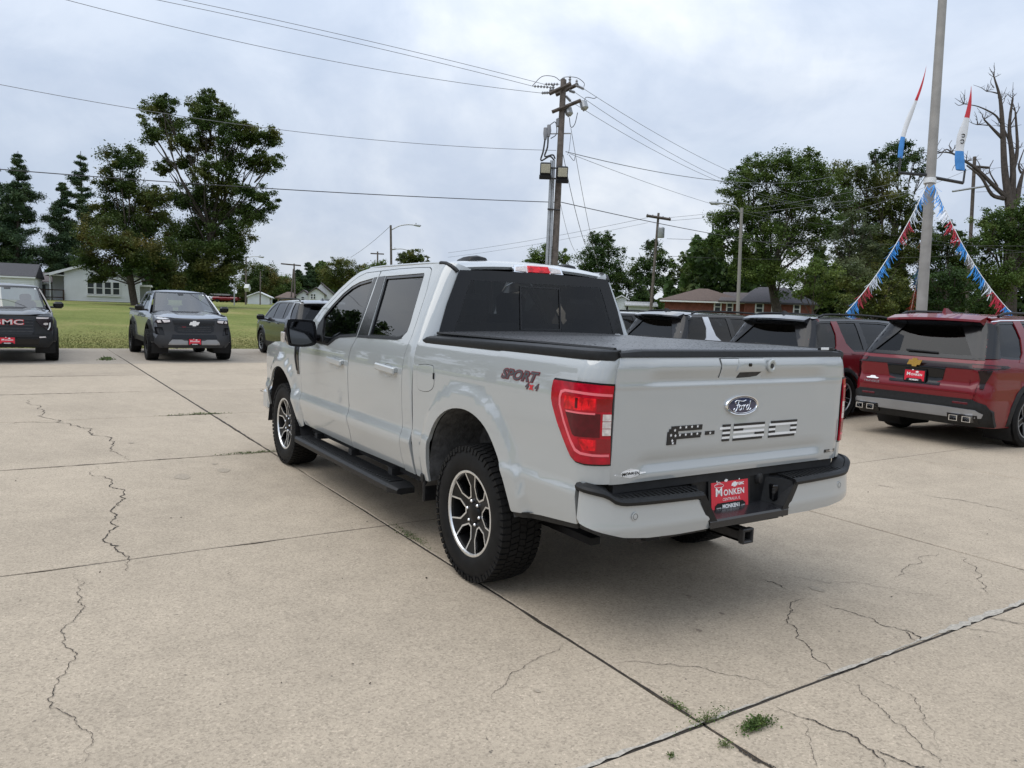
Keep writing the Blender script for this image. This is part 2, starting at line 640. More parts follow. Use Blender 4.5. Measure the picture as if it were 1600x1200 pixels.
lot = empty('concrete_lot', (0, 0, 0))
tag(lot, kind='structure')
bb = MB()
bb.box(((XJ[0] + X_END) / 2, (Y_LO + Y_HI) / 2, -.165), (X_END - XJ[0] + .1, Y_HI - Y_LO + .1, .17))
tag(bb.build('joint_bed', SOIL, lot, smooth=0), kind='structure')
rs = random.Random(5)
shared = {}
for i in range(len(XJ) - 1):
    for j in range(len(YJ) - 1):
        x0, x1, y0, y1 = XJ[i], XJ[i + 1], YJ[j], YJ[j + 1]
        near = -5 < x0 < 8 and -7 < y0 < 4
        key = None if near else ('g', rs.randrange(5))
        cx, cy = (x0 + x1) / 2, (y0 + y1) / 2
        if key is None or key not in shared:
            hx, hy = (x1 - x0) / 2 - .0045, (y1 - y0) / 2 - .0065
            per = []
            st = 14 if near else 4
            ja = .0022 if near else .002
            for (ax, ay), (bx_, by_) in (((-hx, -hy), (hx, -hy)), ((hx, -hy), (hx, hy)), ((hx, hy), (-hx, hy)), ((-hx, hy), (-hx, -hy))):
                for k in range(st):
                    t = k / st
                    chip = rs.uniform(.006, .014) if near and rs.random() < .10 else 0
                    nx, ny = -(by_ - ay), (bx_ - ax)
                    L = math.hypot(nx, ny)
                    o_ = rs.uniform(-ja, ja) + chip
                    per.append((ax + (bx_ - ax) * t + nx / L * o_, ay + (by_ - ay) * t + ny / L * o_))
            n_ = len(per)
            m_ = MB()
            dz = rs.uniform(-.0015, .0015)
            top = [(a * (1 - .006 / hx), b * (1 - .006 / hy), 0) for a, b in per]
            m_.add([(a, b, -.14) for a, b in per] + [(a, b, -.006) for a, b in per] + top,
                   [(k, (k + 1) % n_, n_ + (k + 1) % n_, n_ + k) for k in range(n_)] + [(n_ + k, n_ + (k + 1) % n_, 2 * n_ + (k + 1) % n_, 2 * n_ + k) for k in range(n_)] + [tuple(2 * n_ + k for k in range(n_))])
            ob_ = m_.build('slab', CONC, lot, smooth=0)
            me_ = ob_.data
            if key:
                shared[key] = me_
        else:
            ob_ = link('slab', shared[key], lot)
        if i >= len(XJ) - 3:
            ob_.material_slots[0].link = 'OBJECT'
            ob_.material_slots[0].material = CONC2
        ob_.location = (cx, cy, rs.uniform(-.002, .0))

def ribbon(name, pts2, w, m, parent, z=.0025, seed=0, jit=.4, sub=.02, wob=.006, rough=0.0):
    """thin irregular strip lying on the slabs; pts2 on the ground"""
    r = random.Random(seed)
    pts2 = [np.array(q, float) for q in pts2]
    if rough:
        for _ in range(4):
            q2 = [pts2[0]]
            for a, b in zip(pts2[:-1], pts2[1:]):
                d = b - a
                q2 += [(a + b) / 2 + np.array([-d[1], d[0]]) * r.uniform(-rough, rough), b]
            pts2 = q2
    P = resample([tuple(q) for q in pts2], sub, False)
    n = len(P)
    vs = []
    for i, q in enumerate(P):
        a, b = P[max(i - 1, 0)], P[min(i + 1, n - 1)]
        t = np.array([b[0] - a[0], b[1] - a[1]])
        t = t / (np.linalg.norm(t) + 1e-9)
        nv = np.array([-t[1], t[0]])
        e = min(1, 4 * min(i, n - 1 - i) / n + .15)
        hw = w / 2 * e * (1 + r.uniform(-jit, jit))
        c = np.array(q) + nv * r.uniform(-wob, wob)
        vs += [(*(c + nv * hw), z), (*(c - nv * hw), z)]
    mb = MB()
    mb.add(vs, [(2 * i, 2 * i + 1, 2 * i + 3, 2 * i + 2) for i in range(n - 1)])
    return mb.build(name, m, parent, smooth=0)
def gpx(l):
    return [px(a, b, 2, 0)[:2] for a, b in l]
def cvz(l, ox, oy, s):
    return [(ox + a * s, oy + b * s) for a, b in l]
ZL = lambda l: cvz(l, 0, 560, .53333)
ZR = lambda l: cvz(l, 860, 840, .4625)
cracks = [
    (ZL([(55, 112), (75, 130), (110, 148), (160, 180), (205, 195), (265, 210), (270, 225), (330, 255), (340, 275), (355, 285), (370, 303)]), .012),
    (ZL([(283, 318), (290, 345), (320, 375), (360, 395), (368, 410), (345, 425), (328, 445), (338, 470), (312, 518), (345, 550), (360, 570), (372, 597), (380, 625)]), .010),
    (ZL([(195, 625), (215, 645), (235, 680), (243, 700), (238, 720), (225, 750), (180, 795), (190, 820), (215, 860), (218, 885), (165, 940), (140, 1000), (190, 1040), (215, 1050), (225, 1075), (268, 1110), (245, 1150), (240, 1195)]), .0042),
    (ZR([(210, 420), (280, 418), (390, 430), (480, 437), (590, 465), (700, 480), (790, 510)]), .0032),
    (ZR([(875, 208), (840, 210), (820, 245), (805, 270), (830, 315), (875, 370), (895, 410), (945, 448), (960, 455)]), .0052),
    (ZR([(910, 222), (960, 240), (1050, 265), (1130, 300), (1200, 318), (1215, 340), (1235, 352)]), .0055),
    (ZR([(1190, 312), (1225, 322), (1250, 348)]), .009),
    (ZR([(960, 475), (1045, 500), (1070, 540), (1130, 590), (1200, 640), (1260, 715), (1320, 750), (1330, 778)]), .0034),
    (ZR([(750, 560), (850, 610), (920, 635), (985, 655), (1040, 680), (1090, 720), (1110, 745), (1130, 778)]), .0075),
    (ZR([(1090, 715), (1140, 735), (1210, 765), (1290, 778)]), .0075),
    (ZR([(855, 615), (865, 660), (890, 740), (900, 778)]), .0022),
    (ZR([(1025, 445), (1100, 480), (1190, 520), (1250, 570), (1280, 640), (1310, 720)]), .0022),
    (ZR([(1350, 50), (1405, 70), (1440, 140), (1470, 180), (1530, 215)]), .004),
    (ZR([(1340, 52), (1200, 100), (1160, 145)]), .004),
    (ZR([(715, 142), (755, 152), (800, 178)]), .008),
    (ZR([(730, 140), (860, 140), (1000, 152), (1150, 172), (1300, 198), (1380, 205)]), .0026),
    (ZR([(65, 345), (30, 380), (5, 390), (-90, 440), (-190, 520), (-200, 560)]), .003),
    (ZR([(1480, 272), (1530, 282), (1600, 300)]), .006),
    (ZR([(1390, 300), (1440, 312), (1540, 330)]), .004),
    (ZR([(605, 690), (640, 722), (690, 752), (740, 770), (770, 782)]), .013),
    ([(1368, 758), (1396, 763)], .010), ([(1440, 772), (1480, 779), (1540, 790), (1584, 800)], .008),
    ([(0, 664), (50, 660), (110, 658)], .012), ([(401, 607), (410, 612), (420, 617)], .014),
    ([(1540, 965), (1580, 972), (1640, 984)], .004), ([(1340, 790), (1400, 805), (1440, 812)], .003),
]
for k, (c, w_) in enumerate(cracks):
    ribbon('crack', gpx(c), w_ * .74, CRACKM, lot, seed=k, sub=.012 if w_ < .008 else .03, wob=.0012 if w_ < .008 else .004, rough=.20, jit=.65)
# worn pale edge and open dirty joints
for k, (a, b, w_) in enumerate((((-1.832, 1.9), (-1.832, .4), .014), ((-1.828, .2), (-1.83, -.6), .016), ((-1.822, -.55), (-1.822, -2.6), .034))):
    ribbon('spalled_edge', [(a[0] + .028, a[1]), (b[0] + .028, b[1])], w_, SPALL, lot, z=.0022, seed=40 + k, jit=.8, sub=.045, wob=.005, rough=.0)
for k, (a, b, w_) in enumerate((((3.2, .925), (-2.6, .925), .014), ((-1.81, 2.6), (-1.81, -4), .016), ((1.265, 4.2), (1.265, -2.4), .010), ((2.5, -2.405), (-2.6, -2.405), .012), ((4.34, -2.4), (4.34, -7), .012), ((1.265, -2.4), (1.265, -9), .010))):
    ribbon('joint_dirt', [a, b], w_, CRACKM, lot, z=-.0035, seed=170 + k, jit=.35, sub=.04, wob=.0008)
for k, (a, b, w_) in enumerate((((20, .925), (3.2, .925), .026), ((4.34, 5), (4.34, .93), .018), ((10.49, 5), (10.49, 1.4), .028), ((13.565, 5), (13.565, 1.3), .03), ((7.415, 1.6), (7.415, .7), .035))):
    ribbon('joint_dirt', [a, b], w_, CRACKM, lot, z=.003, seed=70 + k, jit=.5, sub=.05, wob=.002)
for k, (a, b, r_) in enumerate(((1076, 932, .022), (1128, 959, .02), (1092, 985, .022), (1275, 920, .06), (205, 692, .05), (350, 735, .10), (285, 745, .12), (840, 1080, .02), (335, 725, .05))):
    c = px(a, b, 2, 0)
    m_ = MB()
    rr = random.Random(k)
    m_.add([(c[0] + r_ * rr.uniform(.7, 1.1) * math.cos(t), c[1] + .6 * r_ * rr.uniform(.7, 1.1) * math.sin(t), .0021) for t in np.linspace(0, 2 * math.pi, 13)[:-1]], [tuple(range(12))])
    m_.build('stain', mat_cache('dried stain', (.25, .20, .155), rough=.9, noise=(60, .35, 4)) if k < 3 else mat_cache('grey stain', (.345, .290, .222), rough=.9, noise=(60, .2, 4)), lot, smooth=0)

# leaf material family
def leafmat(name, c1, c2, c3, scale=.45, tr=.32):
    m = bpy.data.materials.new(name)
    m.use_nodes = True
    n, l = m.node_tree.nodes, m.node_tree.links
    b = n['Principled BSDF']
    b.inputs['Roughness'].default_value = .6
    b.inputs['Specular IOR Level'].default_value = .25
    g = n.new('ShaderNodeNewGeometry')
    t = n.new('ShaderNodeTexNoise')
    t.inputs['Scale'].default_value = scale
    t.inputs['Detail'].default_value = 3
    l.new(g.outputs['Position'], t.inputs['Vector'])
    r = n.new('ShaderNodeValToRGB')
    e = r.color_ramp.elements
    e.new(.5)
    for k, (p_, c_) in enumerate(((.36, c1), (.52, c2), (.68, c3))):
        e[k].position, e[k].color = p_, (*c_, 1)
    l.new(t.outputs['Fac'], r.inputs['Fac'])
    v = n.new('ShaderNodeMath')
    v.operation = 'MULTIPLY_ADD'
    v.inputs[1].default_value, v.inputs[2].default_value = .7, .65
    l.new(g.outputs['Random Per Island'], v.inputs[0])
    mx = n.new('ShaderNodeMix')
    mx.data_type = 'RGBA'
    mx.blend_type = 'MULTIPLY'
    mx.inputs[0].default_value = 1
    l.new(r.outputs['Color'], mx.inputs[6])
    l.new(v.outputs[0], mx.inputs[7])
    l.new(mx.outputs[2], b.inputs['Base Color'])
    ts = n.new('ShaderNodeBsdfTranslucent')
    l.new(mx.outputs[2], ts.inputs['Color'])
    ms = n.new('ShaderNodeMixShader')
    ms.inputs[0].default_value = tr
    l.new(b.outputs['BSDF'], ms.inputs[1])
    l.new(ts.outputs['BSDF'], ms.inputs[2])
    l.new(ms.outputs['Shader'], n['Material Output'].inputs['Surface'])
    MATS[name] = m
    return m
def leaf_mesh(name, C, S, m, parent, seed=0, flat=.5, shape='leaf'):
    """many small leaf faces: centres C (N,3), sizes S (N)"""
    r = np.random.default_rng(seed)
    N = len(C)
    nrm = r.normal(size=(N, 3))
    nrm[:, 2] = np.abs(nrm[:, 2]) + flat
    nrm /= np.linalg.norm(nrm, axis=1)[:, None]
    a = np.cross(nrm, r.normal(size=(N, 3)))
    a /= np.linalg.norm(a, axis=1)[:, None] + 1e-9
    b = np.cross(nrm, a)
    asp = .62 if shape == 'leaf' else .22
    A, B = a * S[:, None] * .5, b * S[:, None] * .5 * asp
    V = np.stack([C - A, C + B * 1.0 - A * .1 + nrm * S[:, None] * .08, C + A, C - B - A * .1 + nrm * S[:, None] * .08], 1).reshape(-1, 3)
    me = bpy.data.meshes.new(name)
    me.vertices.add(4 * N)
    me.vertices.foreach_set('co', V.astype(np.float32).ravel())
    me.loops.add(4 * N)
    me.loops.foreach_set('vertex_index', np.arange(4 * N, dtype=np.int32))
    me.polygons.add(N)
    me.polygons.foreach_set('loop_start', np.arange(0, 4 * N, 4, dtype=np.int32))
    me.polygons.foreach_set('loop_total', np.full(N, 4, dtype=np.int32))
    me.materials.append(m)
    me.update(calc_edges=True)
    me.validate()
    return link(name, me, parent)
LF_DARK = leafmat('dark green foliage', (0.036, 0.069, 0.019), (0.055, 0.099, 0.025), (0.103, 0.135, 0.036))
LF_MID = leafmat('mid green foliage', (0.052, 0.091, 0.022), (0.086, 0.135, 0.030), (0.145, 0.186, 0.047))
LF_OLIVE = leafmat('olive green foliage', (0.058, 0.083, 0.019), (0.097, 0.121, 0.028), (0.166, 0.159, 0.041))
LF_TURN = leafmat('green foliage turning rusty', (0.044, 0.080, 0.019), (0.076, 0.102, 0.025), (0.152, 0.121, 0.034), .30)
LF_OAK = leafmat('dark olive oak foliage', (.050, .086, .021), (.080, .118, .028), (.150, .152, .042), .35)
LF_PINE = leafmat('blue green needles', (0.037, 0.072, 0.033), (0.066, 0.110, 0.047), (0.099, 0.141, 0.057), .6, .1)
LF_LIGHT = leafmat('light green foliage', (0.076, 0.124, 0.025), (0.117, 0.172, 0.039), (0.179, 0.221, 0.058))
LF_PALE = leafmat('grey green feathery foliage', (0.069, 0.094, 0.041), (0.099, 0.127, 0.058), (0.138, 0.159, 0.077))
BARK = mat('tree bark', (.060, .048, .038), .95, noise=(6, .4, 5), bump=(14, .8, .03))
DEADBARK = mat('weathered dead bark', (.070, .056, .048), .95, noise=(5, .35, 5), bump=(14, .8, .03))

# weeds in the joints
WEED = leafmat('weed leaves', (.050, .088, .020), (.080, .130, .030), (.13, .17, .050), 20, .2)
def weed(name, label, cx, cy, rx, ry, n, seed, h=.03, sz=.016):
    r = np.random.default_rng(seed)
    q = r.normal(size=(n, 2)) * .45
    C = np.stack([cx + q[:, 0] * rx, cy + q[:, 1] * ry, np.abs(r.normal(size=n)) * h * np.exp(-(q ** 2).sum(1)) + .004], 1)
    root = empty(name, (0, 0, 0), 0, label, 'weed')
    leaf_mesh('leaves', C, r.uniform(.5, 1.3, n) * sz, WEED, root, seed)
    s = MB()
    for k in range(14):
        a = C[r.integers(n)]
        s.tube([(cx + (a[0] - cx) * .2, cy + (a[1] - cy) * .2, .002), ((a[0] + cx) / 2, (a[1] + cy) / 2, a[2] * .8 + .004), tuple(a)], .0012, 4)
    s.build('stem', mat_cache('weed stem', (.10, .12, .03)), root)
    return root
w0 = px(1180, 1136, 2, 0)
weed('weed_clump', 'bright green weed clump spreading over the concrete at the joint crossing', w0[0], w0[1], .035, .095, 700, 1, .022, .012)
w1 = px(1105, 1128, 2, 0)
weed('weed_tuft', 'wispy weed growing in the joint corner, left of the big weed clump', w1[0], w1[1], .03, .14, 240, 2, .03, .009)
w2 = px(1133, 1166, 2, 0)
w8 = px(1060, 1106, 2, 0)
weed('weed_line', 'thin straggly weeds creeping along the long joint just behind the crossing', w8[0], w8[1], .12, .02, 160, 9, .012, .009)
weed('weed_sprig', 'small weed sprig in front of the big weed clump', w2[0], w2[1], .03, .03, 80, 3, .012, .009)
w3 = px(1048, 1182, 2, 0)
weed('weed_sprig', 'tiny isolated weed sprig nearest the bottom edge of the picture', w3[0], w3[1], .02, .02, 40, 4, .008, .008)
w4 = px(166, 562, 2, 0)
weed('weed_tuft', 'green weed tuft in the far joint between the two parked pickups', w4[0], w4[1], .35, .18, 240, 5, .04, .045)
w5 = px(395, 708, 2, 0)
weed('weed_line', 'thin dark weeds along the joint by the front wheel of the grey pickup', w5[0], w5[1], .05, .40, 260, 6, .012, .016)
w6 = px(305, 648, 2, 0)
weed('weed_line', 'sparse weeds in the joint crossing left of the grey pickup', w6[0], w6[1], .05, .50, 200, 7, .015, .02)
w7 = px(640, 838, 2, 0)
weed('weed_line', 'sparse crumbs of weed in the joint behind the running board', w7[0], w7[1], .30, .05, 200, 8, .015, .012)
# lawn edge blades: uncountable grass
r = np.random.default_rng(11)
N = 26000
gx = X_END + .1 + np.abs(r.normal(size=N)) * 3.2
gy = r.uniform(-9, 13, N)
gz = np.array([ground_h(a, b) for a, b in zip(gx, gy)]) + .02
GB = leafmat('grass blades', (.060, .085, .018), (.095, .110, .026), (.17, .145, .05), .7, .2)
go = leaf_mesh('lawn_grass', np.stack([gx, gy, gz], 1), r.uniform(.03, .08, N), GB, None, 3, flat=-.6, shape='blade')
tag(go, 'short dry edged grass along the far side of the lot', 'grass', kind='stuff')

r = np.random.default_rng(21)
N = 170
dx, dy = r.uniform(-3, 9, N), r.uniform(-6, 4.5, N)
deb = leaf_mesh('loose_debris', np.stack([dx, dy, np.full(N, .004)], 1), r.uniform(.006, .022, N), mat_cache('dry debris', (.045, .034, .022), rough=.9, noise=(3, .5, 3)), None, 8, flat=2.5)
tag(deb, 'tiny dark crumbs and leaf litter scattered over the concrete', 'debris', kind='stuff')
# ------------------------------------------------------------------ shared vehicle materials
PAINT = mat('pale grey paint', (0.385, 0.408, 0.415), 0.28, coat=1.0, spec=0.5, noise=(0.9, 0.03, 3), coat_rough=0.02)
BLKPL = mat('black textured plastic', (0.0085, 0.009, 0.010), 0.50, spec=.35, noise=(40, 0.35, 3), bump=(420, 0.25, 0.001))
PAINT.node_tree.nodes['Principled BSDF'].inputs['Coat IOR'].default_value = 1.95
GLOSSBLK = mat('gloss black trim', (0.006, 0.006, 0.007), 0.16, coat=0.15, spec=.35)
DARK = mat('dark underbody', (0.012, 0.012, 0.013), 0.8, noise=(9, 0.4, 4))
LINER = mat('wheel well liner felt', (0.095, 0.096, 0.098), 0.95, spec=.1, noise=(18, 0.35, 5), bump=(30, 0.6, 0.01))
RUBBER = mat('tyre rubber', (0.0065, 0.0065, 0.0068), 0.68, spec=.25, noise=(14, 0.45, 5), bump=(160, 0.25, 0.001))
ALU = mat('machined aluminium', (0.86, 0.87, 0.88), 0.38, metal=1.0, noise=(50, 0.08, 2))
CHROME = mat('chrome', (0.85, 0.86, 0.88), 0.06, metal=1.0)
RIMBLK = mat('black wheel paint', (0.006, 0.006, 0.0065), 0.4, spec=.25)
WINDOW = glass('dark tinted glass', (0.10, 0.105, 0.105), 1.55)
REARGL = glass('rear privacy glass', (0.22, 0.23, 0.235), 1.42)
CLEARGL = glass('clear windscreen glass', (0.55, 0.62, 0.60), 1.6)
REDLENS = mat('red lamp lens', (0.40, 0.0015, 0.016), 0.12, coat=0.35, spec=0.3, noise=(22, 0.3, 2))
REDDEEP = mat('deep red lamp reflector', (0.085, 0.001, 0.006), 0.12, coat=0.3, spec=.3, noise=(30, 0.2, 2))
REDBRIGHT = mat('bright red lamp core', (0.78, 0.006, 0.014), 0.2, coat=0.3, spec=.3, noise=(34, 0.6, 3))
PINKTUBE = mat('pale red light guide', (0.80, 0.16, 0.19), 0.25, coat=0.4)
WHITELENS = mat('clear reverse lamp lens', (0.62, 0.56, 0.54), 0.2, coat=1.0, noise=(60, 0.2, 2))
SILVERP = mat('silver trim', (0.42, 0.43, 0.45), 0.35, metal=0.7)
WHITEINK = mat('white print', (0.82, 0.82, 0.82), 0.5)
BLACKINK = mat('black print', (0.012, 0.011, 0.012), 0.4)
REDPLATE = mat('red plate print', (0.62, 0.012, 0.035), 0.4, coat=0.3, noise=(6, 0.06, 2))
BLUEOVAL = mat('dark blue enamel', (0.006, 0.014, 0.07), 0.15, coat=1.0)
SEATM = mat('dark seat cloth', (0.03, 0.03, 0.032), 0.9, noise=(30, 0.3, 3))
STEELDK = mat('dark steel', (0.05, 0.05, 0.052), 0.45, metal=0.6, noise=(20, 0.3, 3))
GOLD = mat('gold emblem', (0.75, 0.48, 0.14), 0.25, metal=0.9)
MIRRORM = mat('mirror glass with dark reflection', (0.14, 0.145, 0.155), 0.05, metal=1.0)  # reflection of dark surroundings put into the mirror's colour

def wheel(name, parent, loc, R=0.405, wid=0.264, rim=0.247, side=1, treads=True, style='pentagon', hi=True, trim=None):
    """wheel standing in the x-z plane; side=+1 outer face towards +y. tyre and rim are sub-parts"""
    trim = trim or ALU
    root = empty(name, loc)
    root.parent = parent
    h = wid / 2
    fn = lambda a, b, c: (a, c * side, b)
    t = MB()
    prof = [(rim, h * .74), (rim + .008, h * .90), (rim + .022, h * .955), (rim + .045, h * .99), (rim + .07, h * 1.0), (R - .055, h * .975), (R - .028, h * .90),
            (R - .012, h * .80), (R - .009, h * .5), (R - .008, 0), (R - .009, -h * .5), (R - .012, -h * .80), (R - .03, -h * .9), (R - .06, -h * .98), (rim + .02, -h * .95), (rim, -h * .75)]
    n = 72 if hi else 40
    t.lathe(prof, fn, n)
    if treads:
        nb = 64 if hi else 30
        for row, (c0, c1, ph, sk) in enumerate(((.60, .97, 0, .10), (.18, .56, .5, .35), (-.17, .15, 0, -.35), (-.56, -.20, .5, .35), (-.97, -.60, 0, -.10))):
            for k in range(nb):
                a0 = 2 * math.pi * (k + ph) / nb
                da = 2 * math.pi / nb * (.36 if abs(c0 + c1) > 1 else .40)
                vs = []
                for rr in (R - .013, R - .001):
                    for cc, sg in ((c0, -1), (c0, 1), (c1, 1), (c1, -1)):
                        a = a0 + sg * da + sk * da * (1 if cc == c1 else -1)
                        r_ = rr - (.007 if abs(cc) > .9 else 0) - (0.002 if abs(cc) > .5 else 0)
                        vs.append(fn(r_ * math.cos(a), r_ * math.sin(a), cc * h))
                t.add(vs, [(4, 5, 6, 7), (0, 1, 5, 4), (1, 2, 6, 5), (2, 3, 7, 6), (3, 0, 4, 7)])
        for k in range(nb // 2 * 2):      # shoulder lugs reaching down the sidewall
            a0 = 2 * math.pi * k / nb
            da = 2 * math.pi / nb * .34
            for sgn in (1, -1):
                vs = []
                for rr, cc in ((R - .012, .955), (R - .036 - .010 * (k % 2), .985)):
                    for o_ in (0, 1):
                        for sg in (-1, 1):
                            a = a0 + sg * da
                            vs.append(fn(rr * math.cos(a), rr * math.sin(a), sgn * (cc * h - o_ * .014 + .0015)))
                t.add(vs, [(0, 1, 5, 4), (0, 2, 6, 4), (1, 3, 7, 5), (4, 5, 7, 6), (0, 1, 3, 2)])
    t.build('tyre', RUBBER, root, smooth=35)
    # rim: barrel, lip, face with openings
    b = MB()
    b.lathe([(rim - .004, h * .80), (rim - .018, h * .70), (rim - .030, h * .2), (rim - .034, -h * .5), (rim - .02, -h * .75)], fn, n)
    b.lathe([(.0, h * -.1), (rim - .06, h * -.1)], fn, 32)      # brake disc behind the spokes
    b.mi = 0
    rm = b.build('rim', RIMBLK, root, smooth=35)
    lp = MB()
    lp.lathe([(rim + .004, h * .80), (rim + .005, h * .885), (rim - .002, h * .895), (rim - .009, h * .880), (rim - .013, h * .80)], fn, n)
    # spokes
    sp = MB()
    nw = 6 if style != 'five' else 5
    zf = h * .78          # face height
    R1 = rim - .018
    def P(r, a, d):
        dish = .030 * (1 - (r / R1) ** 2)
        return fn(r * math.cos(a), r * math.sin(a), zf - dish - d)
    trims = MB()
    for k in range(nw):
        c = 2 * math.pi * k / nw + (-.06 if style == 'pentagon' else .3)
        hw = math.pi / nw
        if style == 'pentagon':
            win = [(R1 + .004, -.50 * hw), (.158 * rim / .247, -.66 * hw), (.100 * rim / .247, -.24 * hw), (.100 * rim / .247, .24 * hw), (.158 * rim / .247, .66 * hw), (R1 + .004, .50 * hw)]
        else:
            win = [(R1 + .004, -.70 * hw), (.14 * rim / .247, -.55 * hw), (.075 * rim / .247, -.15 * hw), (.075 * rim / .247, .15 * hw), (.14 * rim / .247, .55 * hw), (R1 + .004, .70 * hw)]
        # face polygon of this sector with the window cut out: ring of quads between window outline and sector border
        bor = [(R1 + .004, -hw), (.15 * rim / .247, -hw), (.06 * rim / .247, -hw), (.06 * rim / .247, hw), (.15 * rim / .247, hw), (R1 + .004, hw)]
        vs = [P(r, c + a, 0) for r, a in win] + [P(r, c + a, 0) for r, a in bor] + [P(r, c + a, .045) for r, a in win]
        fs = [(i, i + 1, 7 + i, 6 + i) for i in range(5)] + [(i, i + 1, 13 + i, 12 + i) for i in range(5)]
        sp.add(vs, fs)
        # machined strip along the window outline
        wd = .0095 * rim / .247
        cen = np.array([.165 * rim / .247 * math.cos(c), .165 * rim / .247 * math.sin(c)])
        q = [np.array([r * math.cos(c + a), r * math.sin(c + a)]) for r, a in win]
        inn, outn = [], []
        for i, w_ in enumerate(q):
            if 0 < i < 5:
                d1 = (q[i] - q[i - 1]) / np.linalg.norm(q[i] - q[i - 1])
                d2 = (q[i + 1] - q[i]) / np.linalg.norm(q[i + 1] - q[i])
                nv = np.array([d1[1] + d2[1], -(d1[0] + d2[0])])
                nv = nv / np.linalg.norm(nv) / max(.5, math.cos(math.acos(np.clip(d1 @ d2, -1, 1)) / 2))
            else:
                dd = q[1] - q[0] if i == 0 else q[5] - q[4]
                nv = np.array([dd[1], -dd[0]]) / np.linalg.norm(dd)
            if nv @ (w_ - cen) < 0:
                nv = -nv
            inn.append(w_)
            outn.append(w_ + nv * wd)
        def P2(w_, d):
            r = np.linalg.norm(w_)
            return fn(w_[0], w_[1], zf - .030 * (1 - min(1, r / R1) ** 2) + d)
        vs = [P2(w_, .002) for w_ in inn] + [P2(w_, .002) for w_ in outn] + [P2(w_, -.012) for w_ in inn] + [P2(w_, -.004) for w_ in outn]
        trims.add(vs, [(i, i + 1, 7 + i, 6 + i) for i in range(5)] + [(i, i + 1, 13 + i, 12 + i) for i in range(5)] + [(6 + i, 7 + i, 19 + i, 18 + i) for i in range(5)])
    sp.lathe([(.062 * rim / .247, zf - .028), (.055, zf - .016), (.03, zf - .008), (0, zf - .007)], fn, 24)
    sp.build('spokes', RIMBLK, root, smooth=40)
    trims.build('machined_edge', trim, root, smooth=30)
    lp.build('rim_lip', trim, root, smooth=40)
    if hi:
        for k in range(6):
            a = 2 * math.pi * k / 6 + .2
            nb_ = MB()
            c0 = (.070 * math.cos(a), .070 * math.sin(a))
            nb_.lathe([(.0105, -.004), (.0105, .014), (.006, .020), (0, .021)], lambda x_, y_, c_: fn(c0[0] + x_, c0[1] + y_, zf - .030 + c_), 8)
            nb_.build('lug_nut', CHROME, root, smooth=30)
    return root

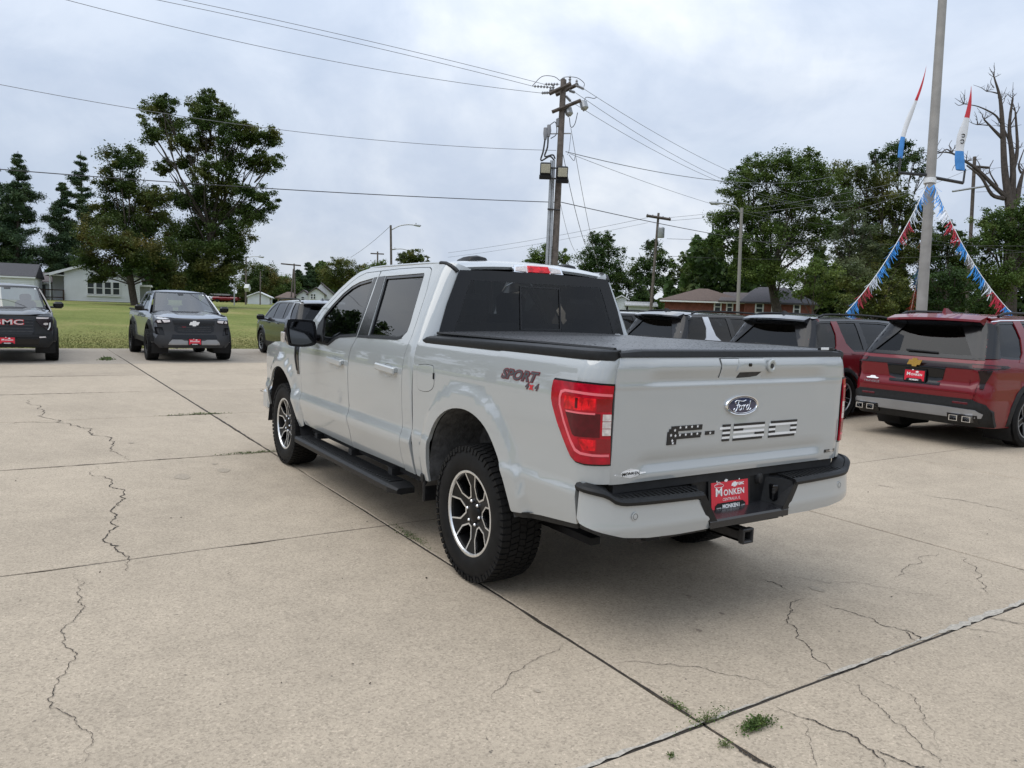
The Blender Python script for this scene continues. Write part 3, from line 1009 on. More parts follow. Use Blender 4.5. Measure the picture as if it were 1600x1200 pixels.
def plate_group(parent, name, org, ax_a, ax_b, w=0.305, hgt=0.155, detail=True, out=None):
    """dealer licence plate: red panel, black frame, lettering; org = centre, ax_a right, ax_b up (viewed)"""
    o, a_, b_ = np.array(org), np.array(ax_a, float), np.array(ax_b, float)
    nn = np.cross(a_, b_)
    F = lambda a, b, d=0.0: tuple(o + a_ * a + b_ * b + nn * d)
    s = w / .305
    fr = MB()
    fr.prism([(-w / 2 - .006, -hgt / 2 - .006), (w / 2 + .006, -hgt / 2 - .006), (w / 2 + .006, hgt / 2 + .008), (-w / 2 - .006, hgt / 2 + .008)], lambda a, b, d: F(a, b, d), -.004, .003)
    root = fr.build(name, BLKPL, parent, smooth=0)
    pl = MB()
    pl.prism([(-w / 2 + .012 * s, -hgt / 2 + .004), (w / 2 - .012 * s, -hgt / 2 + .004), (w / 2 - .012 * s, hgt / 2 - .012 * s), (-w / 2 + .012 * s, hgt / 2 - .012 * s)], lambda a, b, d: F(a, b, d), .0, .005)
    pl.build('plate_panel', REDPLATE, root, smooth=0)
    bar = MB()
    bar.prism([(-.115 * s, -hgt / 2 - .004), (.115 * s, -hgt / 2 - .004), (.115 * s, -hgt / 2 + .020 * s), (.095 * s, -hgt / 2 + .034 * s), (-.095 * s, -hgt / 2 + .034 * s), (-.115 * s, -hgt / 2 + .020 * s)], lambda a, b, d: F(a, b, d), .002, .0075)
    bar.build('frame_bar', BLKPL, root, smooth=0)
    L = lambda nm, t, sz, ca, cb, m, d=.0065, **k: lettering(nm, t, sz, lambda a, b: F(ca + a, cb + b, d), m, root, **k)
    L('lettering', 'M', .064 * s, -.085 * s, .012 * s, WHITEINK, bold=.0006 * s, sx=1.15)
    L('lettering', 'ONKEN', .043 * s, .030 * s, .006 * s, WHITEINK, bold=.001 * s, space=1.1)
    if detail:
        L('lettering', 'CENTRALIA, IL', .021 * s, .01 * s, -.028 * s, WHITEINK)
        L('lettering', 'GMC', .020 * s, .085 * s, .046 * s, WHITEINK, bold=.001)
        L('lettering', 'www.', .016 * s, -.088 * s, -.068 * s, WHITEINK, d=.0085)
        L('lettering', 'MONKEN1', .028 * s, .005 * s, -.064 * s, WHITEINK, d=.0085, bold=.0012)
        L('lettering', '.com', .016 * s, .094 * s, -.068 * s, WHITEINK, d=.0085)
    else:
        L('lettering', 'MONKEN1', .028 * s, 0, -.064 * s, WHITEINK, d=.0085, bold=.0012)
    bt = MB()
    for (ca, cb, k_) in ((.035 * s, .046 * s, 1.0), (-.03 * s, .0705 * s, .55)):
        bt.prism([(ca - .024 * k_ * s, cb - .008 * k_ * s), (ca - .009 * k_ * s, cb - .008 * k_ * s), (ca - .009 * k_ * s, cb - .013 * k_ * s), (ca + .007 * k_ * s, cb - .013 * k_ * s), (ca + .009 * k_ * s, cb - .008 * k_ * s), (ca + .018 * k_ * s, cb - .008 * k_ * s), (ca + .026 * k_ * s, cb + .008 * k_ * s), (ca + .010 * k_ * s, cb + .008 * k_ * s), (ca + .010 * k_ * s, cb + .013 * k_ * s), (ca - .007 * k_ * s, cb + .013 * k_ * s), (ca - .008 * k_ * s, cb + .008 * k_ * s), (ca - .018 * k_ * s, cb + .008 * k_ * s)], lambda a, b, d: F(a, b, d), .005, .007)
    bt.build('bowtie_mark', WHITEINK, root, smooth=0)
    if detail:
        hat = MB()
        hat.tube([F(-.085 * s + .035 * s * math.cos(t_), .047 * s + .010 * s * math.sin(t_), .007) for t_ in np.linspace(0, 2 * math.pi, 16)], .0012, 4)
        hat.tube([F(-.085 * s + .016 * s * math.cos(t_), .052 * s + .014 * s * math.sin(t_), .007) for t_ in np.linspace(0, math.pi, 10)], .0012, 4)
        hat.build('hat_mark', WHITEINK, root, smooth=0)
        for ca in (-.1, .07):
            sc = MB()
            sc.lathe([(.005, 0), (.005, .003), (0, .004)], lambda x_, y_, c_: F(ca * s + x_, hgt / 2 - .008 + y_, .005 + c_), 8)
            sc.build('screw', CHROME, root)
    return root

# ------------------------------------------------------------------ the pale grey pickup
ZW = [.40, .50, .60, .685, .70, .765, .78, .90, 1.05, 1.18, 1.27, 1.33, 1.375, 1.42, 1.55, 1.70, 1.80, 1.86, 1.905]
YW = [.912, .946, .970, .991, .991, .967, .965, .974, .982, .981, .972, .958, .940, .922, .868, .802, .757, .726, .690]
def Wf(z):
    return softinterp(z, ZW, YW, .006)
ZB = [.40, .55, .62, .74, .755, .78, .90, 1.05, 1.18, 1.28, 1.34, 1.375, 1.395, 1.41]
YB = [.915, .955, .968, .984, .983, .974, .976, .982, .982, .973, .960, .946, .925, .90]
ARCH_R = [(.53, .48), (.515, .65), (.465, .80), (.365, .915), (.22, .988), (.06, 1.014), (-.08, 1.0), (-.21, .945), (-.32, .84), (-.40, .72), (-.445, .60), (-.46, .535)]
ARCH_R = smooth_poly(ARCH_R, 3)
def cab_fn(u, z):
    y = Wf(z)
    xr = .755 + (z - 1.40) * .10
    r = .118
    xc = xr + r
    t = np.clip((xc - u) / r, 0, None)
    a = np.minimum(t, math.pi / 2)
    x = np.where(u >= xc, u, xc - r * np.sin(a))
    yy = y - r * (1 - np.cos(a)) - r * np.maximum(t - math.pi / 2, 0)
    f = np.clip(u - 3.55, 0, None)
    return np.stack([x, yy - .05 * f * f, z], 1)
def bed_fn(u, z):
    y = softinterp(z, ZB, YB, .01)
    d = seg_dist(np.stack([u, z], 1), ARCH_R, False)
    s = np.clip((d - .108) / .024, 0, 1)
    y = y + (.032 - .05 * d) * (1 - s * s * (3 - 2 * s))
    r = .13
    xc = -1.105 + r
    t = np.clip((xc - u) / r, 0, None)
    a = np.minimum(t, math.pi / 2)
    x = np.where(u >= xc, u, xc - r * np.sin(a))
    yy = y - r * (1 - np.cos(a)) - r * np.maximum(t - math.pi / 2, 0)
    return np.stack([x, yy, z], 1)
def off(fn, d, mir=False):
    """surface moved along its normal by d (for glass, trim)"""
    def g(u, v):
        e = .006
        p = fn(u, v)
        n = np.cross(fn(u + e, v) - fn(u - e, v), fn(u, v + e) - fn(u, v - e))
        n /= np.linalg.norm(n, axis=1)[:, None]
        n *= np.where((n * np.array([-.3, 1, .1])).sum(1) < 0, -1, 1)[:, None]
        return p + n * d
    return g

truck = empty('pickup_truck', (0, 0, 0), 0, 'pale grey crew cab pickup with red tail lamps and covered bed, parked in the foreground', 'pickup truck')

# door cut lines (x, z)
TOPL = [(3.06, 1.30), (2.985, 1.402), (2.887, 1.523), (2.664, 1.686), (2.50, 1.775), (2.383, 1.828), (2.242, 1.861), (1.947, 1.870)]
BSE = [(1.947, 1.870), (1.90, 1.70), (1.872, 1.55), (1.850, 1.36), (1.866, 1.315), (1.916, 1.258), (1.943, 1.19), (1.962, 1.10), (1.968, .88), (1.955, .70), (1.935, .60), (1.955, .462)]
RTOP = [(1.947, 1.870), (1.614, 1.878), (1.278, 1.879), (1.09, 1.874), (1.04, 1.858), (1.015, 1.82), (.963, 1.705), (.925, 1.533), (.905, 1.393), (.927, 1.279), (.943, 1.193), (.948, .995), (.950, .80), (.945, .70), (.965, .60), (.955, .485)]
g_ = .005
FWIN = [(2.035, 1.812), (2.289, 1.783), (2.42, 1.750), (2.56, 1.685), (2.70, 1.585), (2.80, 1.49), (2.86, 1.40), (2.80, 1.262), (2.66, 1.250), (2.49, 1.248), (2.43, 1.262), (2.30, 1.310), (2.22, 1.330), (1.885, 1.352), (1.915, 1.50), (1.965, 1.68)]
RWIN = [(1.80, 1.822), (1.135, 1.832), (1.112, 1.815), (1.06, 1.65), (1.008, 1.48), (1.004, 1.42), (1.045, 1.384), (1.12, 1.368), (1.64, 1.356), (1.69, 1.53), (1.74, 1.68)]
def inset(poly, d):
    """offset a polygon inwards by d"""
    P = np.array(poly, float)
    n = len(P)
    ar = 0.5 * sum(P[i][0] * P[(i + 1) % n][1] - P[(i + 1) % n][0] * P[i][1] for i in range(n))
    out = []
    for i in range(n):
        a, b, c = P[i - 1], P[i], P[(i + 1) % n]
        d1, d2 = b - a, c - b
        d1, d2 = d1 / (np.linalg.norm(d1) + 1e-9), d2 / (np.linalg.norm(d2) + 1e-9)
        nv = np.array([-(d1[1] + d2[1]), d1[0] + d2[0]])
        L = np.linalg.norm(nv)
        nv = nv / (L + 1e-9) * min(2.0, 2 / max(L, .3))
        out.append(tuple(b + nv * d * (1 if ar > 0 else -1)))
    return out
fdoor = [(3.165, .47), (3.172, .70), (3.178, .95), (3.170, 1.20)] + [(q[0] - g_, q[1] - g_) for q in TOPL[:-1]] + [(1.957, 1.864)] + [(q[0] + g_, q[1]) for q in BSE[1:]]
rdoor = [(q[0] - g_, q[1]) for q in BSE[::-1][:-1]] + [(1.935, 1.864)] + [(q[0] + g_, q[1] - g_) for q in RTOP[1:]]
frame_in = [(q[0] + .0, q[1] + .0) for q in TOPL] + RTOP[1:]
frame = [(3.02, 1.27)] + frame_in + [(.955, .47), (.80, .47), (.80, 1.20), (.74, 1.34), (.68, 1.38), (.676, 1.86), (.80, 1.893), (.95, 1.905), (2.20, 1.905), (2.40, 1.872), (2.52, 1.818), (2.69, 1.725), (2.92, 1.56), (3.04, 1.43), (3.12, 1.34)]
band = [[(3.16, .765), (.955, .765)], [(3.16, .692), (.955, .692)], [(3.1, 1.27), (.9, 1.27)]]
for mir in (False, True):
    K = dict(mirror=mir)
    sheet('cab_side_frame', frame, cab_fn, PAINT, truck, step=.045, **K)
    for nm, outl, win in (('front_door', fdoor, FWIN), ('rear_door', rdoor, RWIN)):
        x0, x1 = (1.96, 3.16) if nm == 'front_door' else (.96, 1.925)
        d = sheet(nm, outl, cab_fn, PAINT, truck, step=.05, holes=[win], lines=[[(x0 + .02, .765), (x1 - .02, .765)], [(x0 + .02, .692), (x1 - .02, .692)]], **K)
        sheet('window_trim', win, off(cab_fn, -.006), GLOSSBLK, d, step=.05, holes=[inset(win, .022 if nm == 'front_door' else .02)], thick=.014, **K)
        sheet('window_glass', inset(win, .018), off(cab_fn, -.016), WINDOW, d, step=.06, thick=0, **K)
        bt = [(2.45, 1.243), (2.29, 1.303), (2.21, 1.322), (1.87, 1.345), (1.87, 1.352 + .012), (2.22, 1.342), (2.31, 1.322), (2.46, 1.262), (2.80, 1.27), (2.80, 1.248)] if nm == 'front_door' else [(1.845, 1.341), (1.64, 1.345), (1.12, 1.357), (1.05, 1.372), (1.055, 1.39), (1.12, 1.376), (1.64, 1.366), (1.845, 1.36)]
        sheet('belt_seal', bt, off(cab_fn, .003), BLKPL, d, step=.06, thick=.006, **K)
        # handle
        hc = (2.213, 1.130) if nm == 'front_door' else (1.182, 1.155)
        sg = -1 if mir else 1
        hb = MB()
        tl = Matrix.Rotation(rad(-2.2), 3, 'Y')
        hb.cbox((hc[0], sg * (.981 + .028), hc[1]), (.335 if nm == 'front_door' else .325, .022, .050), .009, tl)
        hb.cbox((hc[0] + .135, sg * (.981 + .010), hc[1]), (.04, .03, .04), .006)
        hb.cbox((hc[0] - .135, sg * (.981 + .010), hc[1]), (.04, .03, .04), .006)
        hb.build('door_handle', PAINT, d)
        cup = MB()
        cup.lathe([(.0, -.002), (.06, -.001), (.068, .0035)], lambda a, b, c: (hc[0] + a * 1.15, sg * (.9795 + c), hc[1] - .012 + b * .72), 24)
        cup.build('handle_cup', PAINT, d)
        if nm == 'front_door':
            tri = sheet('mirror_sail', inset([(2.86, 1.40), (2.80, 1.262), (2.66, 1.250), (2.60, 1.25), (2.79, 1.49)], .004), off(cab_fn, -.003), BLKPL, d, step=.06, thick=.01, **K)
    # B-pillar applique between the windows
    sheet('pillar_trim', [(2.022, 1.815), (1.958, 1.818), (1.895, 1.55), (1.868, 1.357), (1.895, 1.35), (1.928, 1.52), (1.98, 1.69)], off(cab_fn, .002), GLOSSBLK, truck, step=.05, thick=.006, **K)
    sheet('pillar_trim', [(1.935, 1.818), (1.808, 1.824), (1.75, 1.69), (1.70, 1.54), (1.648, 1.355), (1.846, 1.352), (1.868, 1.52), (1.90, 1.70)], off(cab_fn, .002), GLOSSBLK, truck, step=.05, thick=.006, **K)
    # bed side with wheel arch and a notch for the lamp
    tlz = [(-1.166, .888), (-1.04, .886), (-.99, .892), (-.952, .913), (-.925, .945), (-.89, .992), (-.84, 1.065), (-.80, 1.135), (-.787, 1.17), (-.783, 1.22), (-.79, 1.262), (-.80, 1.272), (-1.04, 1.274), (-1.168, 1.268)]
    bed = [(.775, .47), (.66, .47)] + ARCH_R + [(-.47, .53), (-.70, .565), (-1.0, .597), (-1.0, .800), (-1.163, .800)] + tlz + [(-1.162, 1.33), (-1.152, 1.388), (-.5, 1.390), (.2, 1.384), (.70, 1.380), (.745, 1.376), (.770, 1.35), (.775, 1.30)]
    fl1 = offset_line(ARCH_R, -.108)[5:-4]
    fl2 = offset_line(ARCH_R, -.132)[6:-5]
    bs = sheet('bed_side', bed, bed_fn, PAINT, truck, step=.04, lines=[[(-.52, .748), (-.98, .765)], fl1, fl2], thick=.025, **K)
    sg = -1 if mir else 1
    if not mir:
        fuel = smooth_poly([(.712, 1.203), (.656, 1.225), (.529, 1.231), (.482, 1.215), (.466, 1.11), (.535, 1.062), (.664, 1.054), (.705, 1.085)], 4, True)
        sheet('fuel_door', inset(fuel, .003), off(bed_fn, .0015), PAINT, bs, step=.05, thick=.004)
        sheet('fuel_door_gap', fuel, off(bed_fn, .0004), BLKPL, bs, step=.05, thick=.0)
        fb = MB()
        fb.cbox((.471, .984, 1.165), (.012, .012, .04), .003)
        fb.build('fuel_door_tab', BLKPL, bs)
    # lamp
    tlr = inset(tlz + [(-1.17, 1.1)], .004)
    hous = sheet('tail_lamp', tlz, off(bed_fn, .002), GLOSSBLK, truck, step=.03, thick=.03, **K)
    sheet('lens', inset(tlz, .009), off(bed_fn, .010), REDLENS, hous, step=.03, thick=.012, **K)
    guide = [(-1.155, 1.222), (-1.0, 1.228), (-.90, 1.228), (-.868, 1.218), (-.860, 1.19), (-.862, 1.15), (-.90, 1.075), (-.955, .990), (-.99, .948), (-1.02, .936), (-1.08, .932), (-1.15, .932)]
    gi = [(-1.155, 1.210), (-1.0, 1.216), (-.905, 1.216), (-.882, 1.207), (-.874, 1.185), (-.876, 1.152), (-.912, 1.080), (-.966, .998), (-.998, .960), (-1.024, .948), (-1.08, .943), (-1.15, .943)]
    sheet('light_guide', guide + gi[::-1], off(bed_fn, .0115), PINKTUBE, hous, step=.03, thick=.003, **K)
    sheet('upper_lamp_core', [(-.905, 1.20), (-1.085, 1.20), (-1.085, 1.145), (-.90, 1.137)], off(bed_fn, .0105), REDBRIGHT, hous, step=.03, thick=.002, **K)
    sheet('lower_lamp_core', [(-1.005, 1.01), (-1.09, 1.01), (-1.09, .958), (-1.035, .958)], off(bed_fn, .0105), REDBRIGHT, hous, step=.03, thick=.002, **K)
    sheet('lamp_divider', [(-.985, 1.197), (-1.0, 1.197), (-1.0, 1.15), (-.985, 1.15)], off(bed_fn, .0112), REDDEEP, hous, step=.03, thick=.002, **K)
    sheet('inner_panel', [(-1.09, 1.20), (-1.158, 1.20), (-1.158, 1.14), (-1.09, 1.14)], off(bed_fn, .0108), mat_cache('mid red lamp panel', (.24, .001, .008), rough=.15, coat=.3), hous, step=.03, thick=.002, **K)
    sheet('inner_panel', [(-1.095, 1.015), (-1.158, 1.015), (-1.158, .95), (-1.095, .95)], off(bed_fn, .0108), mat_cache('mid red lamp panel', (.24, .001, .008), rough=.15, coat=.3), hous, step=.03, thick=.002, **K)
    sheet('radar_panel', [(-.915, 1.128), (-1.108, 1.130), (-1.108, 1.022), (-.99, 1.018), (-.975, 1.025)], off(bed_fn, .0118), REDDEEP, hous, step=.03, thick=.004, **K)
    sheet('radar_edge', [(-.918, 1.132), (-1.085, 1.134), (-1.085, 1.126), (-.922, 1.124)], off(bed_fn, .0125), PINKTUBE, hous, step=.03, thick=.002, **K)
    for k in range(3):
        z0 = 1.031 + k * .0335
        sheet('reverse_lamp', [(-1.118, z0), (-1.157, z0), (-1.157, z0 + .031), (-1.118, z0 + .031)], off(bed_fn, .0115), WHITELENS, hous, step=.03, thick=.003, **K)
    # wheel well
    ww = MB()
    wp = [(.58, .44)] + [(x * 1.0 + .0, z + .004) for x, z in ARCH_R] + [(-.48, .50)]
    vs = [(x, sg * .972, z) for x, z in wp] + [(x, sg * .62, z) for x, z in wp]
    n_ = len(wp)
    ww.add(vs, [(i, i + 1, n_ + i + 1, n_ + i) for i in range(n_ - 1)])
    ww.add([(x, sg * .62, z) for x, z in wp], [tuple(range(n_))])
    ww.build('wheel_well', LINER, truck)
    # front fender
    AF = smooth_poly([(4.30, .52), (4.235, .66), (4.16, .80), (4.04, .905), (3.88, .955), (3.72, .958), (3.56, .90), (3.43, .80), (3.35, .68), (3.305, .55), (3.27, .44)], 3)
    def fen_fn(u, z, AF=AF):
        p = cab_fn(u, z)
        d = seg_dist(np.stack([u, z], 1), AF, False)
        s = np.clip((d - .088) / .024, 0, 1)
        p[:, 1] += (.030 - .05 * d) * (1 - s * s * (3 - 2 * s)) - .12 * np.clip(z - 1.12, 0, None)
        return p
    fen = [(3.182, .95), (3.178, .70), (3.172, .455), (3.22, .44)] + AF[::-1] + [(4.36, .52), (4.50, .60), (4.53, .80), (4.50, 1.02), (4.42, 1.13), (4.1, 1.19), (3.6, 1.225), (3.10, 1.262), (3.10, 1.25), (3.176, 1.20)]
    fe = sheet('front_fender', fen, fen_fn, PAINT, truck, step=.05, **K)
    sheet('fender_vent', [(3.215, .935), (3.275, .93), (3.34, 1.07), (3.375, 1.20), (3.24, 1.205), (3.225, 1.07)], off(fen_fn, .004), GLOSSBLK, fe, step=.04, thick=.006, **K)
    sheet('vent_blade', [(3.265, .965), (3.285, .965), (3.335, 1.08), (3.352, 1.18), (3.325, 1.18), (3.31, 1.08)], off(fen_fn, .009), STEELDK, fe, step=.04, thick=.006, **K)
    wf = MB()
    wp = [(4.36, .34)] + [(x, z + .004) for x, z in AF] + [(3.22, .34)]
    n_ = len(wp)
    wf.add([(x, sg * .955, z) for x, z in wp] + [(x, sg * .55, z) for x, z in wp], [(i, i + 1, n_ + i + 1, n_ + i) for i in range(n_ - 1)])
    wf.add([(x, sg * .55, z) for x, z in wp], [tuple(range(n_))])
    wf.build('wheel_well', DARK, truck)
    # rail cap along the bed
    rc = MB()
    sec = [(.948, -.022), (.952, .002), (.945, .019), (.92, .027), (.845, .027), (.835, .0)]
    st = [(.705, 1.379, 0), (.66, 1.381, 0), (.2, 1.387, 0), (-.5, 1.394, 0), (-.975, 1.397, 0), (-1.02, 1.397, .008), (-1.055, 1.397, .028), (-1.085, 1.397, .061), (-1.100, 1.397, .092)]
    vs = [(x, sg * (y - k_ * (1 if y > .9 else .2)), z + h_ * (.35 if i == 0 else 1)) for i, (x, z, k_) in enumerate(st) for y, h_ in sec]
    m_ = len(sec)
    rc.add(vs, [(i * m_ + j, i * m_ + j + 1, (i + 1) * m_ + j + 1, (i + 1) * m_ + j) for i in range(len(st) - 1) for j in range(m_ - 1)] + [tuple(range(m_)), tuple((len(st) - 1) * m_ + j for j in range(m_))])
    rc.build('bed_rail_cap', BLKPL, truck)
    # step board
    rb = MB()
    for x0, x1 in ((.99, 3.10),):
        yb = .885
        rb.add([(x, sg * y, z) for x in (x0, x1) for y, z in ((yb, 0.374), (yb + .155, 0.374), (yb + .172, 0.357), (yb + .168, 0.322), (yb + .12, 0.307), (yb, 0.322))],
               [(0, 1, 7, 6), (1, 2, 8, 7), (2, 3, 9, 8), (3, 4, 10, 9), (4, 5, 11, 10), (5, 0, 6, 11)])
        for xe, s2 in ((x0, -1), (x1, 1)):   # tapered end caps
            a = [(xe, sg * y, z) for y, z in ((yb, 0.376), (yb + .157, 0.376), (yb + .174, 0.358), (yb + .170, 0.320), (yb + .12, 0.305), (yb, 0.320))]
            b = [(xe + s2 * .10, sg * y, z) for y, z in ((yb + .01, 0.360), (yb + .13, 0.360), (yb + .142, 0.347), (yb + .140, 0.327), (yb + .11, 0.317), (yb + .01, 0.322))]
            rb.add(a + b, [(i, (i + 1) % 6, 6 + (i + 1) % 6, 6 + i) for i in range(6)] + [(6, 7, 8, 9, 10, 11)])
    step_o = rb.build('running_board', BLKPL, truck)
    for k in range(46):
        tr = MB()
        x = 1.06 + k * .0435
        tr.cbox((x, sg * (.885 + .075), .378), (.018, .105, .010), .003)
        tr.build('step_ridge', BLKPL, step_o, smooth=30)
    for x in (1.25, 2.05, 2.9):
        br = MB()
        br.box((x, sg * .80, .40), (.07, .24, .05))
        br.build('step_bracket', DARK, step_o)
    mf = MB()
    mf.cbox((.60, sg * .90, .43), (.03, .15, .19), .008)
    mf.cbox((.615, sg * .955, .49), (.05, .05, .06), .008)
    mf.build('mud_flap', BLKPL, truck)
    # rear lower valance edge behind the wheel
    sheet('lower_cladding', [(-.482, .532), (-.490, .508), (-.60, .522), (-1.0, .572), (-1.0, .602), (-.70, .570)], off(bed_fn, -.004), BLKPL, truck, step=.05, thick=.02, **K)
    # door mirror
    mm = MB()
    mm.prism(smooth_poly([(1.015, 1.30), (1.03, 1.24), (1.12, 1.222), (1.235, 1.228), (1.262, 1.26), (1.275, 1.36), (1.268, 1.43), (1.24, 1.455), (1.10, 1.450), (1.03, 1.43)], 3, True), lambda a, b, d: (d, sg * (1.14 + (a - 1.14) * (1 - max(0, d - 2.68) * 2.2)), 1.34 + (b - 1.34) * (1 - max(0, d - 2.68) * 2.0)), 2.62, 2.70)
    mm.prism(smooth_poly([(1.03, 1.31), (1.05, 1.255), (1.12, 1.24), (1.22, 1.245), (1.245, 1.27), (1.255, 1.35), (1.25, 1.42), (1.22, 1.438), (1.10, 1.433), (1.05, 1.41)], 3, True), lambda a, b, d: (d, sg * (1.14 + (a - 1.14) * (1 - max(0, d - 2.72) * 4)), 1.34 + (b - 1.34) * (1 - max(0, d - 2.72) * 4)), 2.70, 2.82)
    mm.tube([(2.73, sg * .92, 1.285), (2.72, sg * 1.0, 1.30), (2.70, sg * 1.06, 1.33)], .035, 8)
    mo = mm.build('door_mirror', GLOSSBLK, truck, smooth=40)
    mg = MB()
    mg.prism(smooth_poly([(1.045, 1.31), (1.06, 1.262), (1.13, 1.243), (1.225, 1.248), (1.243, 1.275), (1.255, 1.36), (1.248, 1.42), (1.225, 1.436), (1.10, 1.432), (1.058, 1.415)], 3, True), lambda a, b, d: (d - (a - 1.15) * .05, sg * a, b), 2.602, 2.618)
    mg.build('mirror_glass', MIRRORM, mo, smooth=30)
    ti = MB()
    ti.cbox((2.74, sg * 1.268, 1.30), (.10, .014, .085), .005)
    ti.build('turn_signal', WHITELENS, mo)
    # wheels
    wheel('wheel', truck, (0, sg * .858, .403), side=sg)
    wheel('wheel', truck, (3.694, sg * .858, .403), side=sg)

# badge on the left bed side
def bedpt(a, b, d=.003):
    p = off(bed_fn, d)(np.array([a]), np.array([b]))[0]
    return tuple(p)
for nm, sz, dd, m_, bo in (('badge_outline', .070, .0016, mat_cache('badge red', (.20, .01, .02)), .0055), ('badge_lettering', .070, .003, mat_cache('badge graphite', (.07, .075, .085)), .002)):
    lettering(nm, 'SPORT', sz, lambda a, b: bedpt(-.475 - a, 1.253 + b + .01 * a, dd), m_, truck, shear=.35, bold=bo, sx=1.55, space=1.0)
    lettering(nm, '4', .045, lambda a, b: bedpt(-.565 - a, 1.208 + b, dd), m_, truck, shear=.3, bold=bo * .6, sx=1.2)
    lettering(nm, '4', .045, lambda a, b: bedpt(-.65 - a, 1.2085 + b, dd), m_, truck, shear=.3, bold=bo * .6, sx=1.2)
lettering('badge_lettering', 'x', .045, lambda a, b: bedpt(-.608 - a, 1.209 + b, .003), mat_cache('badge bright red', (.55, .02, .03)), truck, bold=.003, sx=1.3)

# tailgate
PA = ([.79, .835, .875, .93, 1.10, 1.243, 1.247, 1.282, 1.335, 1.37, 1.395], [.000, .010, -.006, .012, .014, .016, .022, .004, .026, .022, .000])
PB = ([.79, .835, .875, .93, 1.10, 1.243, 1.247, 1.262, 1.335, 1.37, 1.395], [.000, .006, .008, .011, .012, .014, .019, .016, .020, .016, .000])
def tg_fn(y, z):
    a = softinterp(z, *PA, .006)
    b = softinterp(z, *PB, .006)
    e = np.clip((np.abs(y) - .60 + (z - 1.1) * .12) / .13, 0, 1)
    s = e * e * (3 - 2 * e)
    h = a * (1 - s) + b * s
    # oval dish round the emblem
    q = np.sqrt((y / .168) ** 2 + ((z - 1.140) / .088) ** 2)
    dd = np.clip((1.05 - q) / .25, 0, 1)
    h = h - .005 * dd * dd * (3 - 2 * dd)
    ed = np.clip((np.abs(y) - .80) / .05, 0, 1)
    h = h - .010 * ed * ed
    return np.stack([-1.105 - h, y, z], 1)
tgp = [(.858, .795), (.858, .90), (.855, 1.15), (.856, 1.27), (.850, 1.34), (.834, 1.392)]
tgp = tgp + [(-a, b) for a, b in tgp[::-1]]
tgl = [[(-.845, 1.2445), (.845, 1.2445)]] + [[(.168 * q_ * math.cos(t), 1.140 + .088 * q_ * math.sin(t)) for t in np.linspace(0, 2 * math.pi, 41)] for q_ in (.80, 1.05)]
hand = [(.185, 1.283), (.17, 1.276), (-.14, 1.278), (-.145, 1.30), (-.15, 1.386), (.185, 1.386)]
tg = sheet('tailgate', tgp, tg_fn, PAINT, truck, out=(-1, 0, 0), step=.03, lines=tgl, thick=.04)
tgo = lambda d: (lambda y, z: tg_fn(y, z) + np.array([-d, 0, 0]))
def tgpt(a, b, d=.003):
    return tuple(tgo(d)(np.array([a]), np.array([b]))[0])
sheet('handle_gap', hand, tgo(.0012), BLKPL, tg, out=(-1, 0, 0), step=.04, thick=0)
hd = sheet('tailgate_handle', inset(hand, .0035), tgo(.004), PAINT, tg, out=(-1, 0, 0), step=.03, thick=.004)
sheet('handle_recess', [(.055, 1.283), (.04, 1.312), (-.125, 1.314), (-.095, 1.288)], tgo(.0055), STEELDK, hd.parent, out=(-1, 0, 0), step=.03, thick=.002)
sheet('handle_pull', [(.07, 1.318), (.05, 1.384), (-.143, 1.384), (-.138, 1.316)], tgo(.0075), PAINT, hd.parent, out=(-1, 0, 0), step=.03, thick=.005)
hm = MB()
hm.cbox((-1.136, -.025, 1.352), (.012, .024, .018), .004)
hm.build('rear_camera', GLOSSBLK, tg)
lk = MB()
for r0, r1, d_ in ((.0, .030, .012),):
    lk.lathe([(.031, 0), (.031, .010), (.027, .014), (.019, .014), (.016, .009), (0, .009)], lambda a, b, c: (-1.128 - c, -.195 + a, 1.345 + b * 1.15), 24)
lk.build('tailgate_lock', PAINT, tg)
lk = MB()
lk.lathe([(.013, .0), (.013, .011), (0, .012)], lambda a, b, c: (-1.128 - c, -.195 + a, 1.345 + b), 16)
lk.build('key_slot', STEELDK, tg)
# rail cap on the tailgate top
tc_ = MB()
vs = []
for y in np.linspace(.838, -.838, 13):
    dz = .0 if abs(y) < .83 else -.01
    vs += [(-1.107, y, 1.390), (-1.117, y, 1.395), (-1.110, y, 1.420 + dz), (-1.095, y, 1.427 + dz), (-1.02, y, 1.425 + dz), (-1.02, y, 1.39)]
tc_.add(vs, [(i * 6 + j, i * 6 + j + 1, i * 6 + j + 7, i * 6 + j + 6) for i in range(12) for j in range(5)] + [(0, 1, 2, 3, 4, 5), (72, 73, 74, 75, 76, 77)])
tc_.build('tailgate_cap', BLKPL, truck)
